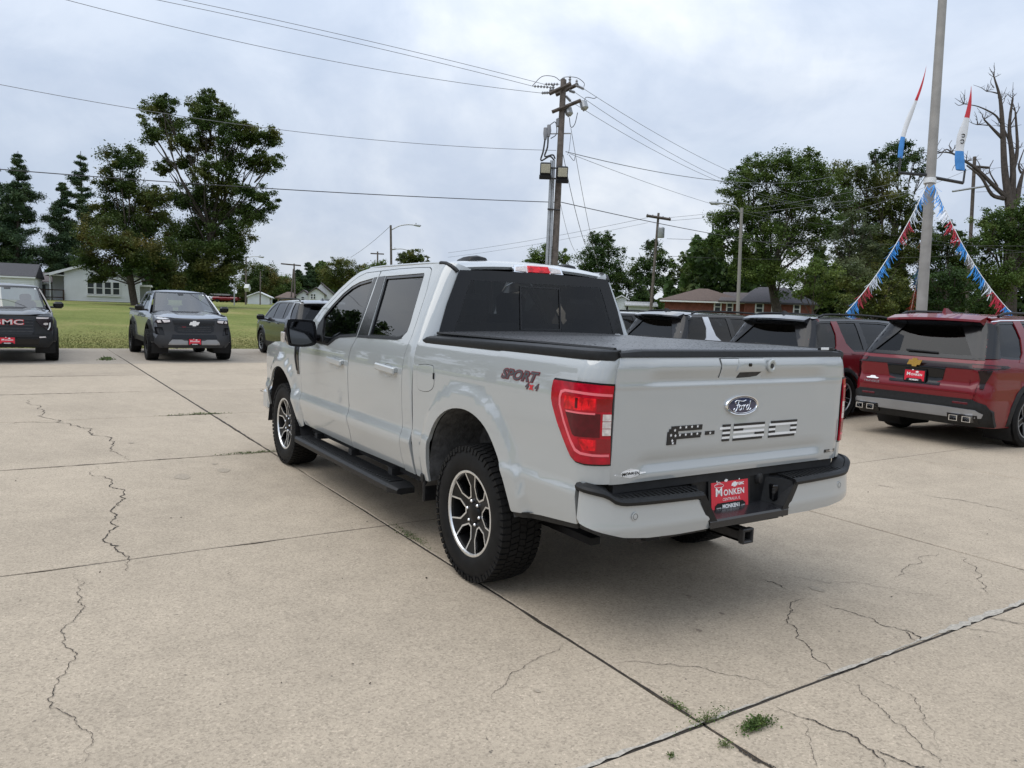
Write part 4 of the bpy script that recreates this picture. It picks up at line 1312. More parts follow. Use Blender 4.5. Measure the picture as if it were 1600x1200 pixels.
# emblem: oval with script lettering
def em(a, b, d):
    return (-1.115 - d, -a, 1.141 + b)
ov = MB()
ov.lathe([(1.0, .0), (1.0, .007), (.965, .011), (.90, .010), (.885, .007)], lambda a, b, c: em(a * .126, b * .052, c), 48)
emb = ov.build('oval_emblem', CHROME, tg, smooth=50)
ov = MB()
ov.lathe([(.89, .006), (.6, .0085), (0, .010)], lambda a, b, c: em(a * .126, b * .052, c), 48)
ov.build('emblem_field', BLUEOVAL, emb, smooth=50)
ring = MB()
ring.tube([em(.126 * .84 * math.cos(t), .052 * .80 * math.sin(t), .0085) for t in np.linspace(0, 2 * math.pi, 41)], .0012, 5)
strokes = [
    [(-.052, .010), (-.058, .018), (-.050, .026), (-.030, .026), (-.005, .022), (.012, .024), (.020, .027)],
    [(-.030, .027), (-.036, .010), (-.043, -.012), (-.052, -.025), (-.063, -.026), (-.067, -.018), (-.060, -.012)],
    [(-.050, .002), (-.038, .003), (-.026, .006)],
    [(-.012, -.003), (-.020, .002), (-.028, -.008), (-.026, -.020), (-.016, -.021), (-.009, -.010), (-.012, -.002), (-.002, .000), (.006, .003)],
    [(.006, .003), (.004, -.012), (.002, -.021)], [(.004, -.012), (.012, .001), (.020, .003), (.022, -.002)],
    [(.046, .000), (.036, .003), (.027, -.008), (.027, -.019), (.036, -.021), (.046, -.008)],
    [(.056, .024), (.052, .010), (.046, -.010), (.046, -.020), (.053, -.021), (.062, -.014)]]
for q in strokes:
    ring.tube([em(a * 1.02, b * 1.05 - .002, .0105) for a, b in smooth_poly(q, 4)], .0028, 6)
ring.build('emblem_script', CHROME, emb, smooth=60)
# model lettering: pressed characters with flag decals, each character its own piece
def rows_char(name, x0, x1, zb, zt, rows, slope=.0, ital=.05):
    n = len(rows)
    ob_ = MB()
    wh = MB()
    for i, (kind, segs) in enumerate(rows):
        b1 = zt - (zt - zb) * i / n
        b0 = zt - (zt - zb) * (i + 1) / n
        for s0, s1 in segs:
            f = lambda s, b: (x0 + (x1 - x0) * s - (b - zb) * ital, b)
            q = [f(s0, b0), f(s1, b0), f(s1, b1), f(s0, b1)]
            (ob_ if kind == 'k' else wh).prism(q, lambda a, b, d: tgpt(a, b, d), .0005, .0035 if kind == 'k' else .0028)
    r = (ob_ if ob_.v else wh).build(name, BLACKINK if ob_.v else WHITEINK, tg, smooth=0)
    if ob_.v and wh.v:
        wh.build('white_stripes', WHITEINK, r, smooth=0)
    return r
full, L3, R3 = [(0, 1)], [(0, .30)], [(.70, 1)]
rows_char('lettering_f', .525, .290, .964, 1.055, [('k', [(.10, 1)]), ('k', [(.04, 1)]), ('k', [(0, .30)]), ('k', [(0, .99)]), ('k', [(0, .97)]), ('k', [(0, .27)]), ('k', [(0, .27)])])
rows_char('lettering_dash', .262, .196, .9995, 1.018, [('k', full)])
rows_char('lettering_one', .160, .082, .958, 1.045, [('k', [(.25, 1)]), ('w', [(.0, 1)]), ('k', [(.3, 1)]), ('w', [(.3, 1)]), ('k', [(.3, 1)]), ('w', [(.3, 1)]), ('k', [(.3, 1)])])
rows_char('lettering_five', .055, -.185, .956, 1.045, [('k', full), ('w', full), ('k', L3), ('w', full), ('k', R3), ('w', full), ('k', [(0, .95)])])
rows_char('lettering_zero', -.225, -.455, .955, 1.045, [('k', [(.05, 1)]), ('w', full), ('k', [(0, .22), (.78, 1)]), ('w', [(0, .22), (.78, 1)]), ('k', [(0, .22), (.78, 1)]), ('w', full), ('k', [(0, .95)])])
st = MB()
for k, (a, b) in enumerate([(.49, .985), (.50, 1.012), (.475, 1.035), (.44, 1.047), (.40, 1.047), (.36, 1.047), (.32, 1.047), (.44, 1.010), (.40, 1.010), (.36, 1.010), (.32, 1.010), (.47, 1.008), (.485, .972), (.228, 1.008)]):
    st.prism([(a + (.0085 if j % 2 == 0 else .0036) * math.sin(j * math.pi / 5), b + (.0085 if j % 2 == 0 else .0036) * math.cos(j * math.pi / 5)) for j in range(10)], lambda a_, b_, d: tgpt(a_, b_, d), .0035, .0045)
st.build('star_decals', WHITEINK, tg, smooth=0)
bd = MB()
bd.prism([(-.735, .836), (-.838, .836), (-.838, .853), (-.735, .853)], lambda a, b, d: tgpt(a, b, d), .0005, .003)
bdo = bd.build('engine_badge', STEELDK, tg, smooth=0)
lettering('badge_lettering', 'EcoBoost', .017, lambda a, b: tgpt(-.79 - a, .845 + b, .0036), CHROME, bdo, sx=1.15)
dl = MB()
cl = [(.80, .835), (.835, .838), (.835, .843), (.80, .845), (.79, .855), (.765, .862), (.74, .866), (.715, .861), (.69, .856), (.68, .846), (.645, .843), (.645, .838), (.68, .836), (.70, .826), (.74, .820), (.775, .826)]
dl.prism(cl, lambda a, b, d: tgpt(a, b, d), .0003, .001)
dlo = dl.build('dealer_decal', WHITEINK, tg, smooth=0)
lettering('decal_lettering', 'MONKEN', .024, lambda a, b: tgpt(.738 - a, .840 + b, .0016), BLACKINK, dlo, bold=.0006, sx=1.05)

# tonneau cover
tn = bpy.data.materials.new('black vinyl with water drops')
tn.use_nodes = True
n, l = tn.node_tree.nodes, tn.node_tree.links
b_ = n['Principled BSDF']
b_.inputs['Base Color'].default_value = (.060, .062, .067, 1)
b_.inputs['Roughness'].default_value = .42
g2 = n.new('ShaderNodeTexCoord')
vo = n.new('ShaderNodeTexVoronoi')
vo.inputs['Scale'].default_value = 42
vo.inputs['Randomness'].default_value = 1.0
l.new(g2.outputs['Object'], vo.inputs['Vector'])
rp = n.new('ShaderNodeValToRGB')
rp.color_ramp.elements[0].position, rp.color_ramp.elements[0].color = .16, (1, 1, 1, 1)
rp.color_ramp.elements[1].position, rp.color_ramp.elements[1].color = .36, (0, 0, 0, 1)
l.new(vo.outputs['Distance'], rp.inputs['Fac'])
bm_ = n.new('ShaderNodeBump')
bm_.inputs['Strength'].default_value = .8
bm_.inputs['Distance'].default_value = .004
l.new(rp.outputs['Color'], bm_.inputs['Height'])
l.new(bm_.outputs['Normal'], b_.inputs['Normal'])
rr_ = n.new('ShaderNodeMapRange')
rr_.inputs['To Min'].default_value, rr_.inputs['To Max'].default_value = .34, .04
l.new(rp.outputs['Color'], rr_.inputs['Value'])
l.new(rr_.outputs['Result'], b_.inputs['Roughness'])
def ton_fn(x, y):
    z = 1.430 + .006 * np.cos(x * 9) * (1 - (y / .85) ** 2) + .010 * (1 - (y / .85) ** 2)
    e = np.clip((np.abs(y) - .79) / .05, 0, 1)
    e2 = np.clip((-1.02 - x) / .05, 0, 1)
    return np.stack([x, y, z - .022 * e * e - .012 * e2 * e2], 1)
ton = sheet('tonneau_cover', [(.74, .835), (-1.075, .835), (-1.075, -.835), (.74, -.835)], ton_fn, tn, truck, out=(0, 0, 1), step=.05, thick=.02)
for sg in (1, -1):
    r_ = MB()
    r_.tube([(.72, sg * .835, 1.425), (-1.07, sg * .835, 1.425)], .010, 6)
    r_.build('cover_rail', BLKPL, ton)
tb = MB()
tb.cbox((-1.083, -.72, 1.431), (.02, .12, .022), .004)
tbo = tb.build('cover_end_latch', BLKPL, ton)
tb = MB()
tb.cbox((-1.094, -.70, 1.434), (.003, .07, .014), .001)
tb.build('latch_label', WHITEINK, ton)

# roof, glass, brake lamp
def roof_fn(x, y):
    d = np.clip((1.02 - x) / .20, 0, None)
    d2 = np.clip((x - 2.0) / .42, 0, None)
    return np.stack([x, y, 1.905 + .045 * (1 - (np.abs(y) / .70) ** 2.2) - .055 * d * d - .05 * d2 * d2 * (1 + 0 * y)], 1)
rf = sheet('roof', [(.835, .60), (.83, .3), (.825, 0), (.83, -.3), (.835, -.60), (.88, -.682), (2.24, -.682), (2.40, -.60), (2.46, 0), (2.40, .60), (2.24, .682), (.88, .682)], roof_fn, PAINT, truck, out=(0, 0, 1), step=.06, thick=.02)
for sg in (1, -1):
    dt = MB()
    dt.tube([(2.36, sg * .672, 1.866), (2.25, sg * .682, 1.897), (2.0, sg * .686, 1.903), (1.2, sg * .686, 1.903), (.93, sg * .686, 1.897)], .012, 8)
    dt.build('roof_side_moulding', PAINT, truck, smooth=60)
    dt = MB()
    dt.tube([(.98, sg * .690, 1.899), (.90, sg * .690, 1.893), (.845, sg * .680, 1.875), (.812, sg * .664, 1.853), (.80, sg * .655, 1.838)], .015, 8)
    dt.build('roof_ditch_trim', BLKPL, truck, smooth=60)
    an = MB()
    vs = []
    for x, w_, h_ in ((1.34, .02, .006), (1.27, .05, .020), (1.15, .075, .036), (1.06, .08, .040), (1.03, .078, .030), (1.02, .075, .0)):
        for y_, k_ in ((-1, 0), (-.8, .75), (0, 1), (.8, .75), (1, 0)):
            vs.append((x, sg * .36 + (-.09 if sg < 0 else 0) + y_ * w_, 1.938 - (.012 if sg < 0 else 0) + h_ * k_))
    an.add(vs, [(i * 5 + j, i * 5 + j + 1, i * 5 + j + 6, i * 5 + j + 5) for i in range(5) for j in range(4)])
    an.build('roof_antenna_pod', BLKPL, rf, smooth=50)
def rg_fn(y, z):
    x = .755 + (z - 1.40) * .10 - .030 * (1 - (y / .8) ** 2)
    return np.stack([x, y, z], 1)
rgo = lambda d: (lambda y, z: rg_fn(y, z) + np.array([-d, 0, 0]))
rgp = [(.822, 1.36), (.80, 1.45), (.745, 1.62), (.668, 1.80), (.645, 1.85), (.4, 1.858), (0, 1.862)]
rgp = rgp + [(-a, b) for a, b in rgp[::-1][1:]]
gl = sheet('rear_window', rgp, rg_fn, REARGL, truck, out=(-1, 0, 0), step=.08, thick=0)
sheet('window_band', rgp, rgo(.002), GLOSSBLK, gl, out=(-1, 0, 0), step=.08, holes=[[(.70, 1.41), (.68, 1.48), (.60, 1.70), (.565, 1.785), (-.565, 1.785), (-.60, 1.70), (-.68, 1.48), (-.70, 1.41)]], thick=0)
sl_o = smooth_poly([(.172, 1.462), (.172, 1.758), (-.172, 1.760), (-.172, 1.464)], 1, True)
sheet('slider_frame', [(.178, 1.455), (.178, 1.766), (-.178, 1.766), (-.178, 1.455)], rgo(.006), GLOSSBLK, gl, out=(-1, 0, 0), step=.08, holes=[[(.166, 1.467), (.166, 1.754), (-.166, 1.754), (-.166, 1.467)]], thick=.008)
ws = MB()
ws.cbox((.718, -.712, 1.424), (.002, .05, .03), .0005)
ws.build('window_sticker', WHITEINK, gl)
ch = MB()
def chm(a, b, d):
    return (.842 - .03 * (1 - (a / .7) ** 2) - d + (b - 1.885) * .55, a, b)
ch.prism(smooth_poly([(.212, 1.868), (.205, 1.90), (.17, 1.915), (-.17, 1.917), (-.205, 1.902), (-.212, 1.869), (-.18, 1.862), (.18, 1.861)], 2, True), chm, .0, .024)
cho = ch.build('high_brake_lamp', CHROME, truck, smooth=30)
ch = MB()
ch.prism([(.095, 1.8665), (.090, 1.912), (-.090, 1.913), (-.095, 1.8675)], chm, .0, .031)
ch.build('brake_lens', REDBRIGHT, cho, smooth=30)
for sg in (1, -1):
    ch = MB()
    ch.prism([(sg * .20, 1.871), (sg * .193, 1.898), (sg * .105, 1.910), (sg * .105, 1.868)], chm, .0, .0285)
    ch.build('cargo_lamp_lens', WHITELENS, cho, smooth=30)

# windscreen, hood and nose (mostly turned away)
def ws_fn(y, t):
    x = 3.20 - .80 * t - .16 * (y / .8) ** 2 * (1 - .4 * t)
    z = 1.265 + .61 * t
    return np.stack([x, y * (1 - .13 * t), z], 1)
sheet('windscreen', [(-.83, 0), (.83, 0), (.80, 1), (-.80, 1)], ws_fn, CLEARGL, truck, out=(1, 0, .5), step=.12, thick=0)
def hood_fn(x, y):
    e = np.clip((x - 4.15) / .40, 0, 1)
    return np.stack([x, y, 1.275 - .045 * (x - 3.1) - .10 * e * e - .035 * (np.abs(y) / .85) ** 3 + .02 * np.clip((np.abs(y) - .35) * 8, 0, 1) * (1 - e)], 1)
sheet('hood', [(3.08, .82), (3.22, 0), (3.08, -.82), (4.0, -.835), (4.35, -.80), (4.55, -.55), (4.58, 0), (4.55, .55), (4.35, .80), (4.0, .835)], hood_fn, PAINT, truck, out=(0, 0, 1), step=.08, thick=.03)
fr_ = MB()
fr_.cbox((4.50, 0, .88), (.16, 1.18, .44), .03)
gr = fr_.build('grille', GLOSSBLK, truck)
for k in range(4):
    q = MB()
    q.cbox((4.585, 0, .72 + k * .105), (.03, 1.16, .03), .008)
    q.build('grille_bar', STEELDK, gr)
fr_ = MB()
fr_.cbox((4.52, 0, .55), (.26, 1.88, .26), .05)
fr_.build('front_bumper', PAINT, truck)
for sg in (1, -1):
    q = MB()
    q.cbox((4.46, sg * .75, .93), (.14, .32, .30), .03)
    q.build('headlamp', CHROME, truck)

# rear bumper
BP = [(-1.02, .990), (-1.07, .990), (-1.115, .965), (-1.150, .925), (-1.180, .86), (-1.200, .76), (-1.212, .60), (-1.217, .40), (-1.218, 0)]
BP = smooth_poly(BP, 4)
BS = np.concatenate([[0], np.cumsum([math.dist(BP[i], BP[i + 1]) for i in range(len(BP) - 1)])])
BX, BY = np.array([q[0] for q in BP]), np.array([q[1] for q in BP])
def bump_s(y):
    return float(np.interp(-y, -BY, BS))
def bump_fn(s, z):
    x, y = np.interp(s, BS, BX), np.interp(s, BS, BY)
    e = .004
    tx, ty = np.interp(s + e, BS, BX) - np.interp(s - e, BS, BX), np.interp(s + e, BS, BY) - np.interp(s - e, BS, BY)
    L = np.hypot(tx, ty) + 1e-9
    nx, ny = ty / L, -tx / L
    d = softinterp(z, [.50, .545, .600, .615, .70, .78], [-.022, -.010, .004, .000, -.006, -.010], .01)
    return np.stack([x + nx * d, y + ny * d, z], 1)
s1, s2 = bump_s(.36), bump_s(.31)
for mir in (False, True):
    sg = -1 if mir else 1
    pe = [(.012, .640), (.012, .772), (.08, .764), (.135, .757), (.165, .752), (.21, .722), (.24, .713), (s1 - .03, .703), (s1 - .005, .698), (s1 + .01, .672), (s2 + .005, .60), (s2 + .03, .545), (.60, .543), (.40, .548), (.26, .562), (.14, .592), (.04, .618)]
    bo = sheet('rear_bumper_end', pe, bump_fn, PAINT, truck, step=.03, thick=.03, mirror=mir, out=(-1, .4, 0))
    # black top pad swept along the bumper
    pad = MB()
    sec = [(.004, -.012), (.008, .004), (.0, .016), (-.020, .020), (-.026, .012), (-.095, .022), (-.118, .026), (-.118, -.05)]
    ss = np.linspace(.0, s1 + .01, 26)
    vs = []
    for s in ss:
        x, y = np.interp(s, BS, BX), np.interp(s, BS, BY)
        i = min(max(np.searchsorted(BS, s), 1), len(BS) - 1)
        tx, ty = BX[i] - BX[i - 1], BY[i] - BY[i - 1]
        L = math.hypot(tx, ty)
        nx, ny = ty / L, -tx / L
        zt = float(np.interp(s, [0, .08, .135, .165, .21, .25, 1], [.786, .778, .770, .764, .734, .725, .715]))
        for d, h in sec:
            k = min(1, (.35 + s * 2.2)) if d < -.03 else 1
            xx, yy = x + nx * d * k, y + ny * d * k
            zz = zt + h + (.035 * (1 - min(1, max(0, s - .12) / .15)) if d < -.08 else 0) * 0
            vs.append((xx, sg * yy, zz))
    m_ = len(sec)
    pad.add(vs, [(i * m_ + j, i * m_ + j + 1, (i + 1) * m_ + j + 1, (i + 1) * m_ + j) for i in range(len(ss) - 1) for j in range(m_ - 1)] + [tuple(range(m_)), tuple((len(ss) - 1) * m_ + j for j in range(m_))])
    po = pad.build('bumper_step_pad', BLKPL, truck, smooth=35)
    for k in range(17):
        tr = MB()
        y = .36 + .03 * k
        tr.cbox((-1.150, sg * y, .741), (.075, .012, .009), .003, Matrix.Rotation(rad(-6), 3, 'Y'))
        tr.build('tread_rib', BLKPL, po, smooth=30)
    # parking sensor
    ps = MB()
    c_ = bump_fn(np.array([bump_s(.775)]), np.array([.660]))[0]
    ps.lathe([(.021, .0), (.021, .003), (.017, .004), (.0135, .004), (.0135, .001), (.012, .001), (.012, .004), (0, .005)], lambda a, b, c: (c_[0] - c * .98, sg * (c_[1] + a + c * .15), c_[2] + b), 24)
    pso = ps.build('parking_sensor', PAINT, bo)
    ps = MB()
    ps.lathe([(.0145, .0042), (.0125, .0042)], lambda a, b, c: (c_[0] - c * 1.02, sg * (c_[1] + a + c * .15), c_[2] + b), 24)
    ps.build('sensor_gap', BLKPL, bo)
    # side wall of the plate recess with a connector socket on the right
    wl_ = MB()
    wl_.add([(-1.214, sg * .362, .722), (-1.217, sg * .268, .538), (-1.085, sg * .228, .538), (-1.085, sg * .270, .735), (-1.10, sg * .36, .735)], [(0, 1, 2, 3), (0, 3, 4)])
    wl_.build('recess_wall', BLKPL, truck, smooth=0)
    # black inner shoulder strip
    ib = MB()
    ib.add([(-1.2185, sg * .375, .706), (-1.2215, sg * .350, .735), (-1.2215, sg * .245, .575), (-1.2185, sg * .283, .541), (-1.215, sg * .318, .60), (-1.2165, sg * .366, .68)], [(0, 1, 2, 3, 4, 5)])
    ib.build('recess_corner', BLKPL, truck, smooth=0)
c_ = MB()
c_.add([(-1.085, .30, .555), (-1.085, -.30, .555), (-1.085, -.30, .79), (-1.085, .30, .79)], [(0, 1, 2, 3)])
c_.build('recess_back', BLKPL, truck, smooth=0)
c_ = MB()
yy = np.linspace(-.30, .30, 9)
prof = [(-1.083, .602), (-1.19, .590), (-1.214, .587), (-1.2225, .578), (-1.2225, .546), (-1.19, .534), (-1.05, .53)]
c_.add([(x, y, z) for y in yy for x, z in prof], [(i * 7 + j, i * 7 + j + 1, i * 7 + j + 8, i * 7 + j + 7) for i in range(8) for j in range(6)])
c_.build('bumper_lower_step', mat_cache('gloss step plastic', (.02, .02, .022), rough=.22), truck, smooth=30)
c_ = MB()
c_.cbox((-1.13, -.285, .655), (.05, .035, .085), .006, Matrix.Rotation(rad(-20), 3, 'Z'))
so = c_.build('trailer_socket', GLOSSBLK, truck)
c_ = MB()
c_.cbox((-1.145, -.268, .665), (.012, .02, .03), .003, Matrix.Rotation(rad(-20), 3, 'Z'))
c_.build('socket_cover', STEELDK, so)
c_ = MB()
c_.lathe([(.0, .022), (.022, .02), (.03, .0)], lambda a, b, c: (-1.087 - c, -.205 + a * .8, .73 + b * 1.2), 12)
c_.build('plate_lamp', STEELDK, truck)
plate_group(truck, 'licence_plate', (-1.098, .03, .672), (0, -1, 0), (.10, 0, 1))
c_ = MB()
c_.box((-1.045, 0, .775), (.10, 1.66, .05))
c_.box((-.98, 0, .66), (.10, 1.7, .20))
c_.build('bumper_beam', DARK, truck)
# hitch receiver, frame, axle
c_ = MB()
for (a, b, w_, h_) in ((0, .027, .066, .010), (0, -.027, .066, .010), (.028, 0, .010, .066), (-.028, 0, .010, .066)):
    c_.box((-1.06, a, .468 + b), (.30, w_, h_))
for (a, b, w_, h_) in ((0, .033, .080, .013), (0, -.033, .080, .013), (.034, 0, .013, .080), (-.034, 0, .013, .080)):
    c_.cbox((-1.20, a, .468 + b), (.035, w_, h_), .004)
c_.tube([(-.93, -.55, .47), (-.93, .55, .47)], .045, 10)
c_.build('hitch_receiver', STEELDK, truck)
c_ = MB()
for sg in (1, -1):
    c_.box((1.6, sg * .47, .52), (5.2, .09, .14))
c_.box((1.95, 0, .50), (2.5, 1.72, .20))
c_.box((-.2, 0, .80), (1.6, 1.22, .06))
c_.build('chassis_frame', DARK, truck, smooth=0)
c_ = MB()
c_.tube([(0, -.80, .40), (0, .80, .40)], .055, 10)
c_.lathe([(0, -.16), (.09, -.15), (.15, -.05), (.15, .05), (.09, .12), (0, .13)], lambda a, b, c: (c, a, .40 + b), 16)
for sg in (1, -1):
    c_.box((0, sg * .55, .36), (1.3, .065, .04))
    c_.tube([(-.16, sg * .42, .42), (.10, sg * .42, .78)], .03, 8)
c_.build('rear_axle', DARK, truck)
c_ = MB()
c_.tube([(.9, -.30, .42), (-.3, -.34, .44), (-.55, -.62, .46), (-.78, -.80, .44)], .038, 8)
c_.cbox((1.2, -.3, .43), (.7, .28, .2), .06)
c_.build('exhaust', STEELDK, truck)
c_ = MB()
c_.lathe([(.20, -.10), (.36, -.09), (.385, 0), (.36, .09), (.20, .10)], lambda a, b, c: (-.62 + a, b, .60 + c), 32)
c_.build('spare_tyre', RUBBER, truck)
# cabin
c_ = MB()
c_.box((1.9, 0, .72), (2.2, 1.7, .06))
c_.box((.86, 0, 1.05), (.06, 1.6, .66))
c_.build('cabin_floor', DARK, truck, smooth=0)
hl = sheet('headliner', [(.90, .62), (2.25, .62), (2.25, -.62), (.90, -.62)], lambda x, y: roof_fn(x, y) - np.array([0, 0, .045]), mat_cache('headliner cloth', (.10, .10, .10), rough=.95), truck, out=(0, 0, -1), step=.15, thick=0)
for sg in (1, -1):
    c_ = MB()
    c_.cbox((2.15, sg * .42, .95), (.55, .52, .22), .06)
    c_.cbox((1.90, sg * .42, 1.25), (.16, .50, .62), .06, Matrix.Rotation(rad(-12), 3, 'Y'))
    c_.cbox((1.80, sg * .42, 1.64), (.10, .28, .20), .04)
    c_.build('front_seat', SEATM, truck)
c_ = MB()
c_.cbox((1.15, 0, .95), (.50, 1.40, .20), .06)
c_.cbox((.96, 0, 1.22), (.14, 1.40, .56), .05, Matrix.Rotation(rad(-10), 3, 'Y'))
for y in (.48, -.48):
    c_.cbox((.90, y, 1.60), (.09, .27, .19), .04)
c_.cbox((.91, 0, 1.54), (.07, .24, .10), .03)
c_.build('rear_seat', SEATM, truck)
c_ = MB()
c_.cbox((2.95, 0, 1.12), (.40, 1.55, .25), .08)
c_.lathe([(.19, -.014), (.20, 0), (.19, .014), (.178, 0), (.19, -.014)], lambda a, b, c: (2.62 + b * .35 - c, .42 + a, 1.20 + b * .93), 20)
c_.build('dashboard', DARK, truck)
# ------------------------------------------------------------------ other vehicles
class Body:
    """rounded-rectangle car body: half width YS(z), rear end xr(z), front end xf(z), rounded plan corners"""
    def __init__(s, zs, ys, rz, rx, fz, fx, rr=.22, rf=.34, bow=.03, xm=1.5):
        s.zs, s.ys, s.rz, s.rx, s.fz, s.fx, s.rr, s.rf, s.bow, s.xm = zs, ys, rz, rx, fz, fx, rr, rf, bow, xm
        s.arch = []
    def W(s, x, z):
        w = softinterp(z, s.zs, s.ys, .012) - s.bow * ((x - s.xm) / 2.4) ** 2
        for ax, az, ar, fl in s.arch:
            d = np.hypot(x - ax, z - az) - ar
            t = np.clip(d / .09, 0, 1)
            w = w + fl * (1 - t * t * (3 - 2 * t))
        return w
    def side(s, u, z):
        w = s.W(u, z)
        xc = softinterp(z, s.rz, s.rx, .01) + s.rr
        t_ = np.clip((xc - u) / s.rr, 0, None)
        a = np.minimum(t_, math.pi / 2)
        x = np.where(u < xc, xc - s.rr * np.sin(a), u)
        y = w - s.rr * (1 - np.cos(a)) - s.rr * np.maximum(t_ - math.pi / 2, 0)
        xf = softinterp(z, s.fz, s.fx, .01) - s.rf
        tf = np.clip((u - xf) / s.rf, 0, None)
        b = np.minimum(tf, math.pi / 2)
        x = np.where(u > xf, xf + s.rf * np.sin(b), x)
        y = y - s.rf * (1 - np.cos(b)) - s.rf * np.maximum(tf - math.pi / 2, 0)
        return np.stack([x, y, z], 1)
    def rear(s, y, z, d=0.0):
        w = s.W(-.6 + 0 * z, z)
        q = np.clip(np.abs(y) - (w - s.rr), 0, s.rr * .995)
        x = softinterp(z, s.rz, s.rx, .01) + s.rr * (1 - np.sqrt(1 - (q / s.rr) ** 2))
        return np.stack([x - d, y, z], 1)
    def front(s, y, z, d=0.0):
        w = s.W(3.9 + 0 * z, z)
        q = np.clip(np.abs(y) - (w - s.rf), 0, s.rf * .995)
        x = softinterp(z, s.fz, s.fx, .01) - s.rf * (1 - np.sqrt(1 - (q / s.rf) ** 2))
        return np.stack([x + d, y, z], 1)
    def at(s, d):
        f = s.side
        def g(u, v):
            e = .008
            p = f(u, v)
            n = np.cross(f(u + e, v) - f(u - e, v), f(u, v + e) - f(u, v - e))
            n /= np.linalg.norm(n, axis=1)[:, None] + 1e-9
            n *= np.where(n[:, 1] + .2 * np.where(u < .3, -n[:, 0], n[:, 0]) < 0, -1, 1)[:, None]
            return p + n * d
        return g
def arch_pts(cx, cz, r, zb, n=14):
    a0 = math.asin(min(1, (cz - zb) / r))
    return [(cx + r * math.cos(a), cz + r * math.sin(a)) for a in np.linspace(-a0, math.pi + a0, n)]
def bowtie(parent, name, F, w, m):
    q = [(-.5, -.16), (-.18, -.16), (-.16, -.27), (.14, -.27), (.17, -.16), (.36, -.16), (.52, .16), (.19, .16), (.17, .27), (-.13, .27), (-.16, .16), (-.36, .16)]
    b = MB()
    b.prism([(a * w, c * w) for a, c in q], F, 0, .012)
    return b.build(name, m, parent, smooth=0)
CLADM = mat('unpainted cladding', (.011, .0115, .0125), .55, spec=.35, noise=(30, .3, 3))
SKID = mat('satin silver skid plate', (.33, .34, .36), .38, metal=.55, noise=(3, .08, 3))
LAMPBLK = mat('smoked lamp', (.014, .006, .007), .16, coat=.1, spec=.35)
CARGL = glass('suv privacy glass', (.045, .05, .052), 1.38)

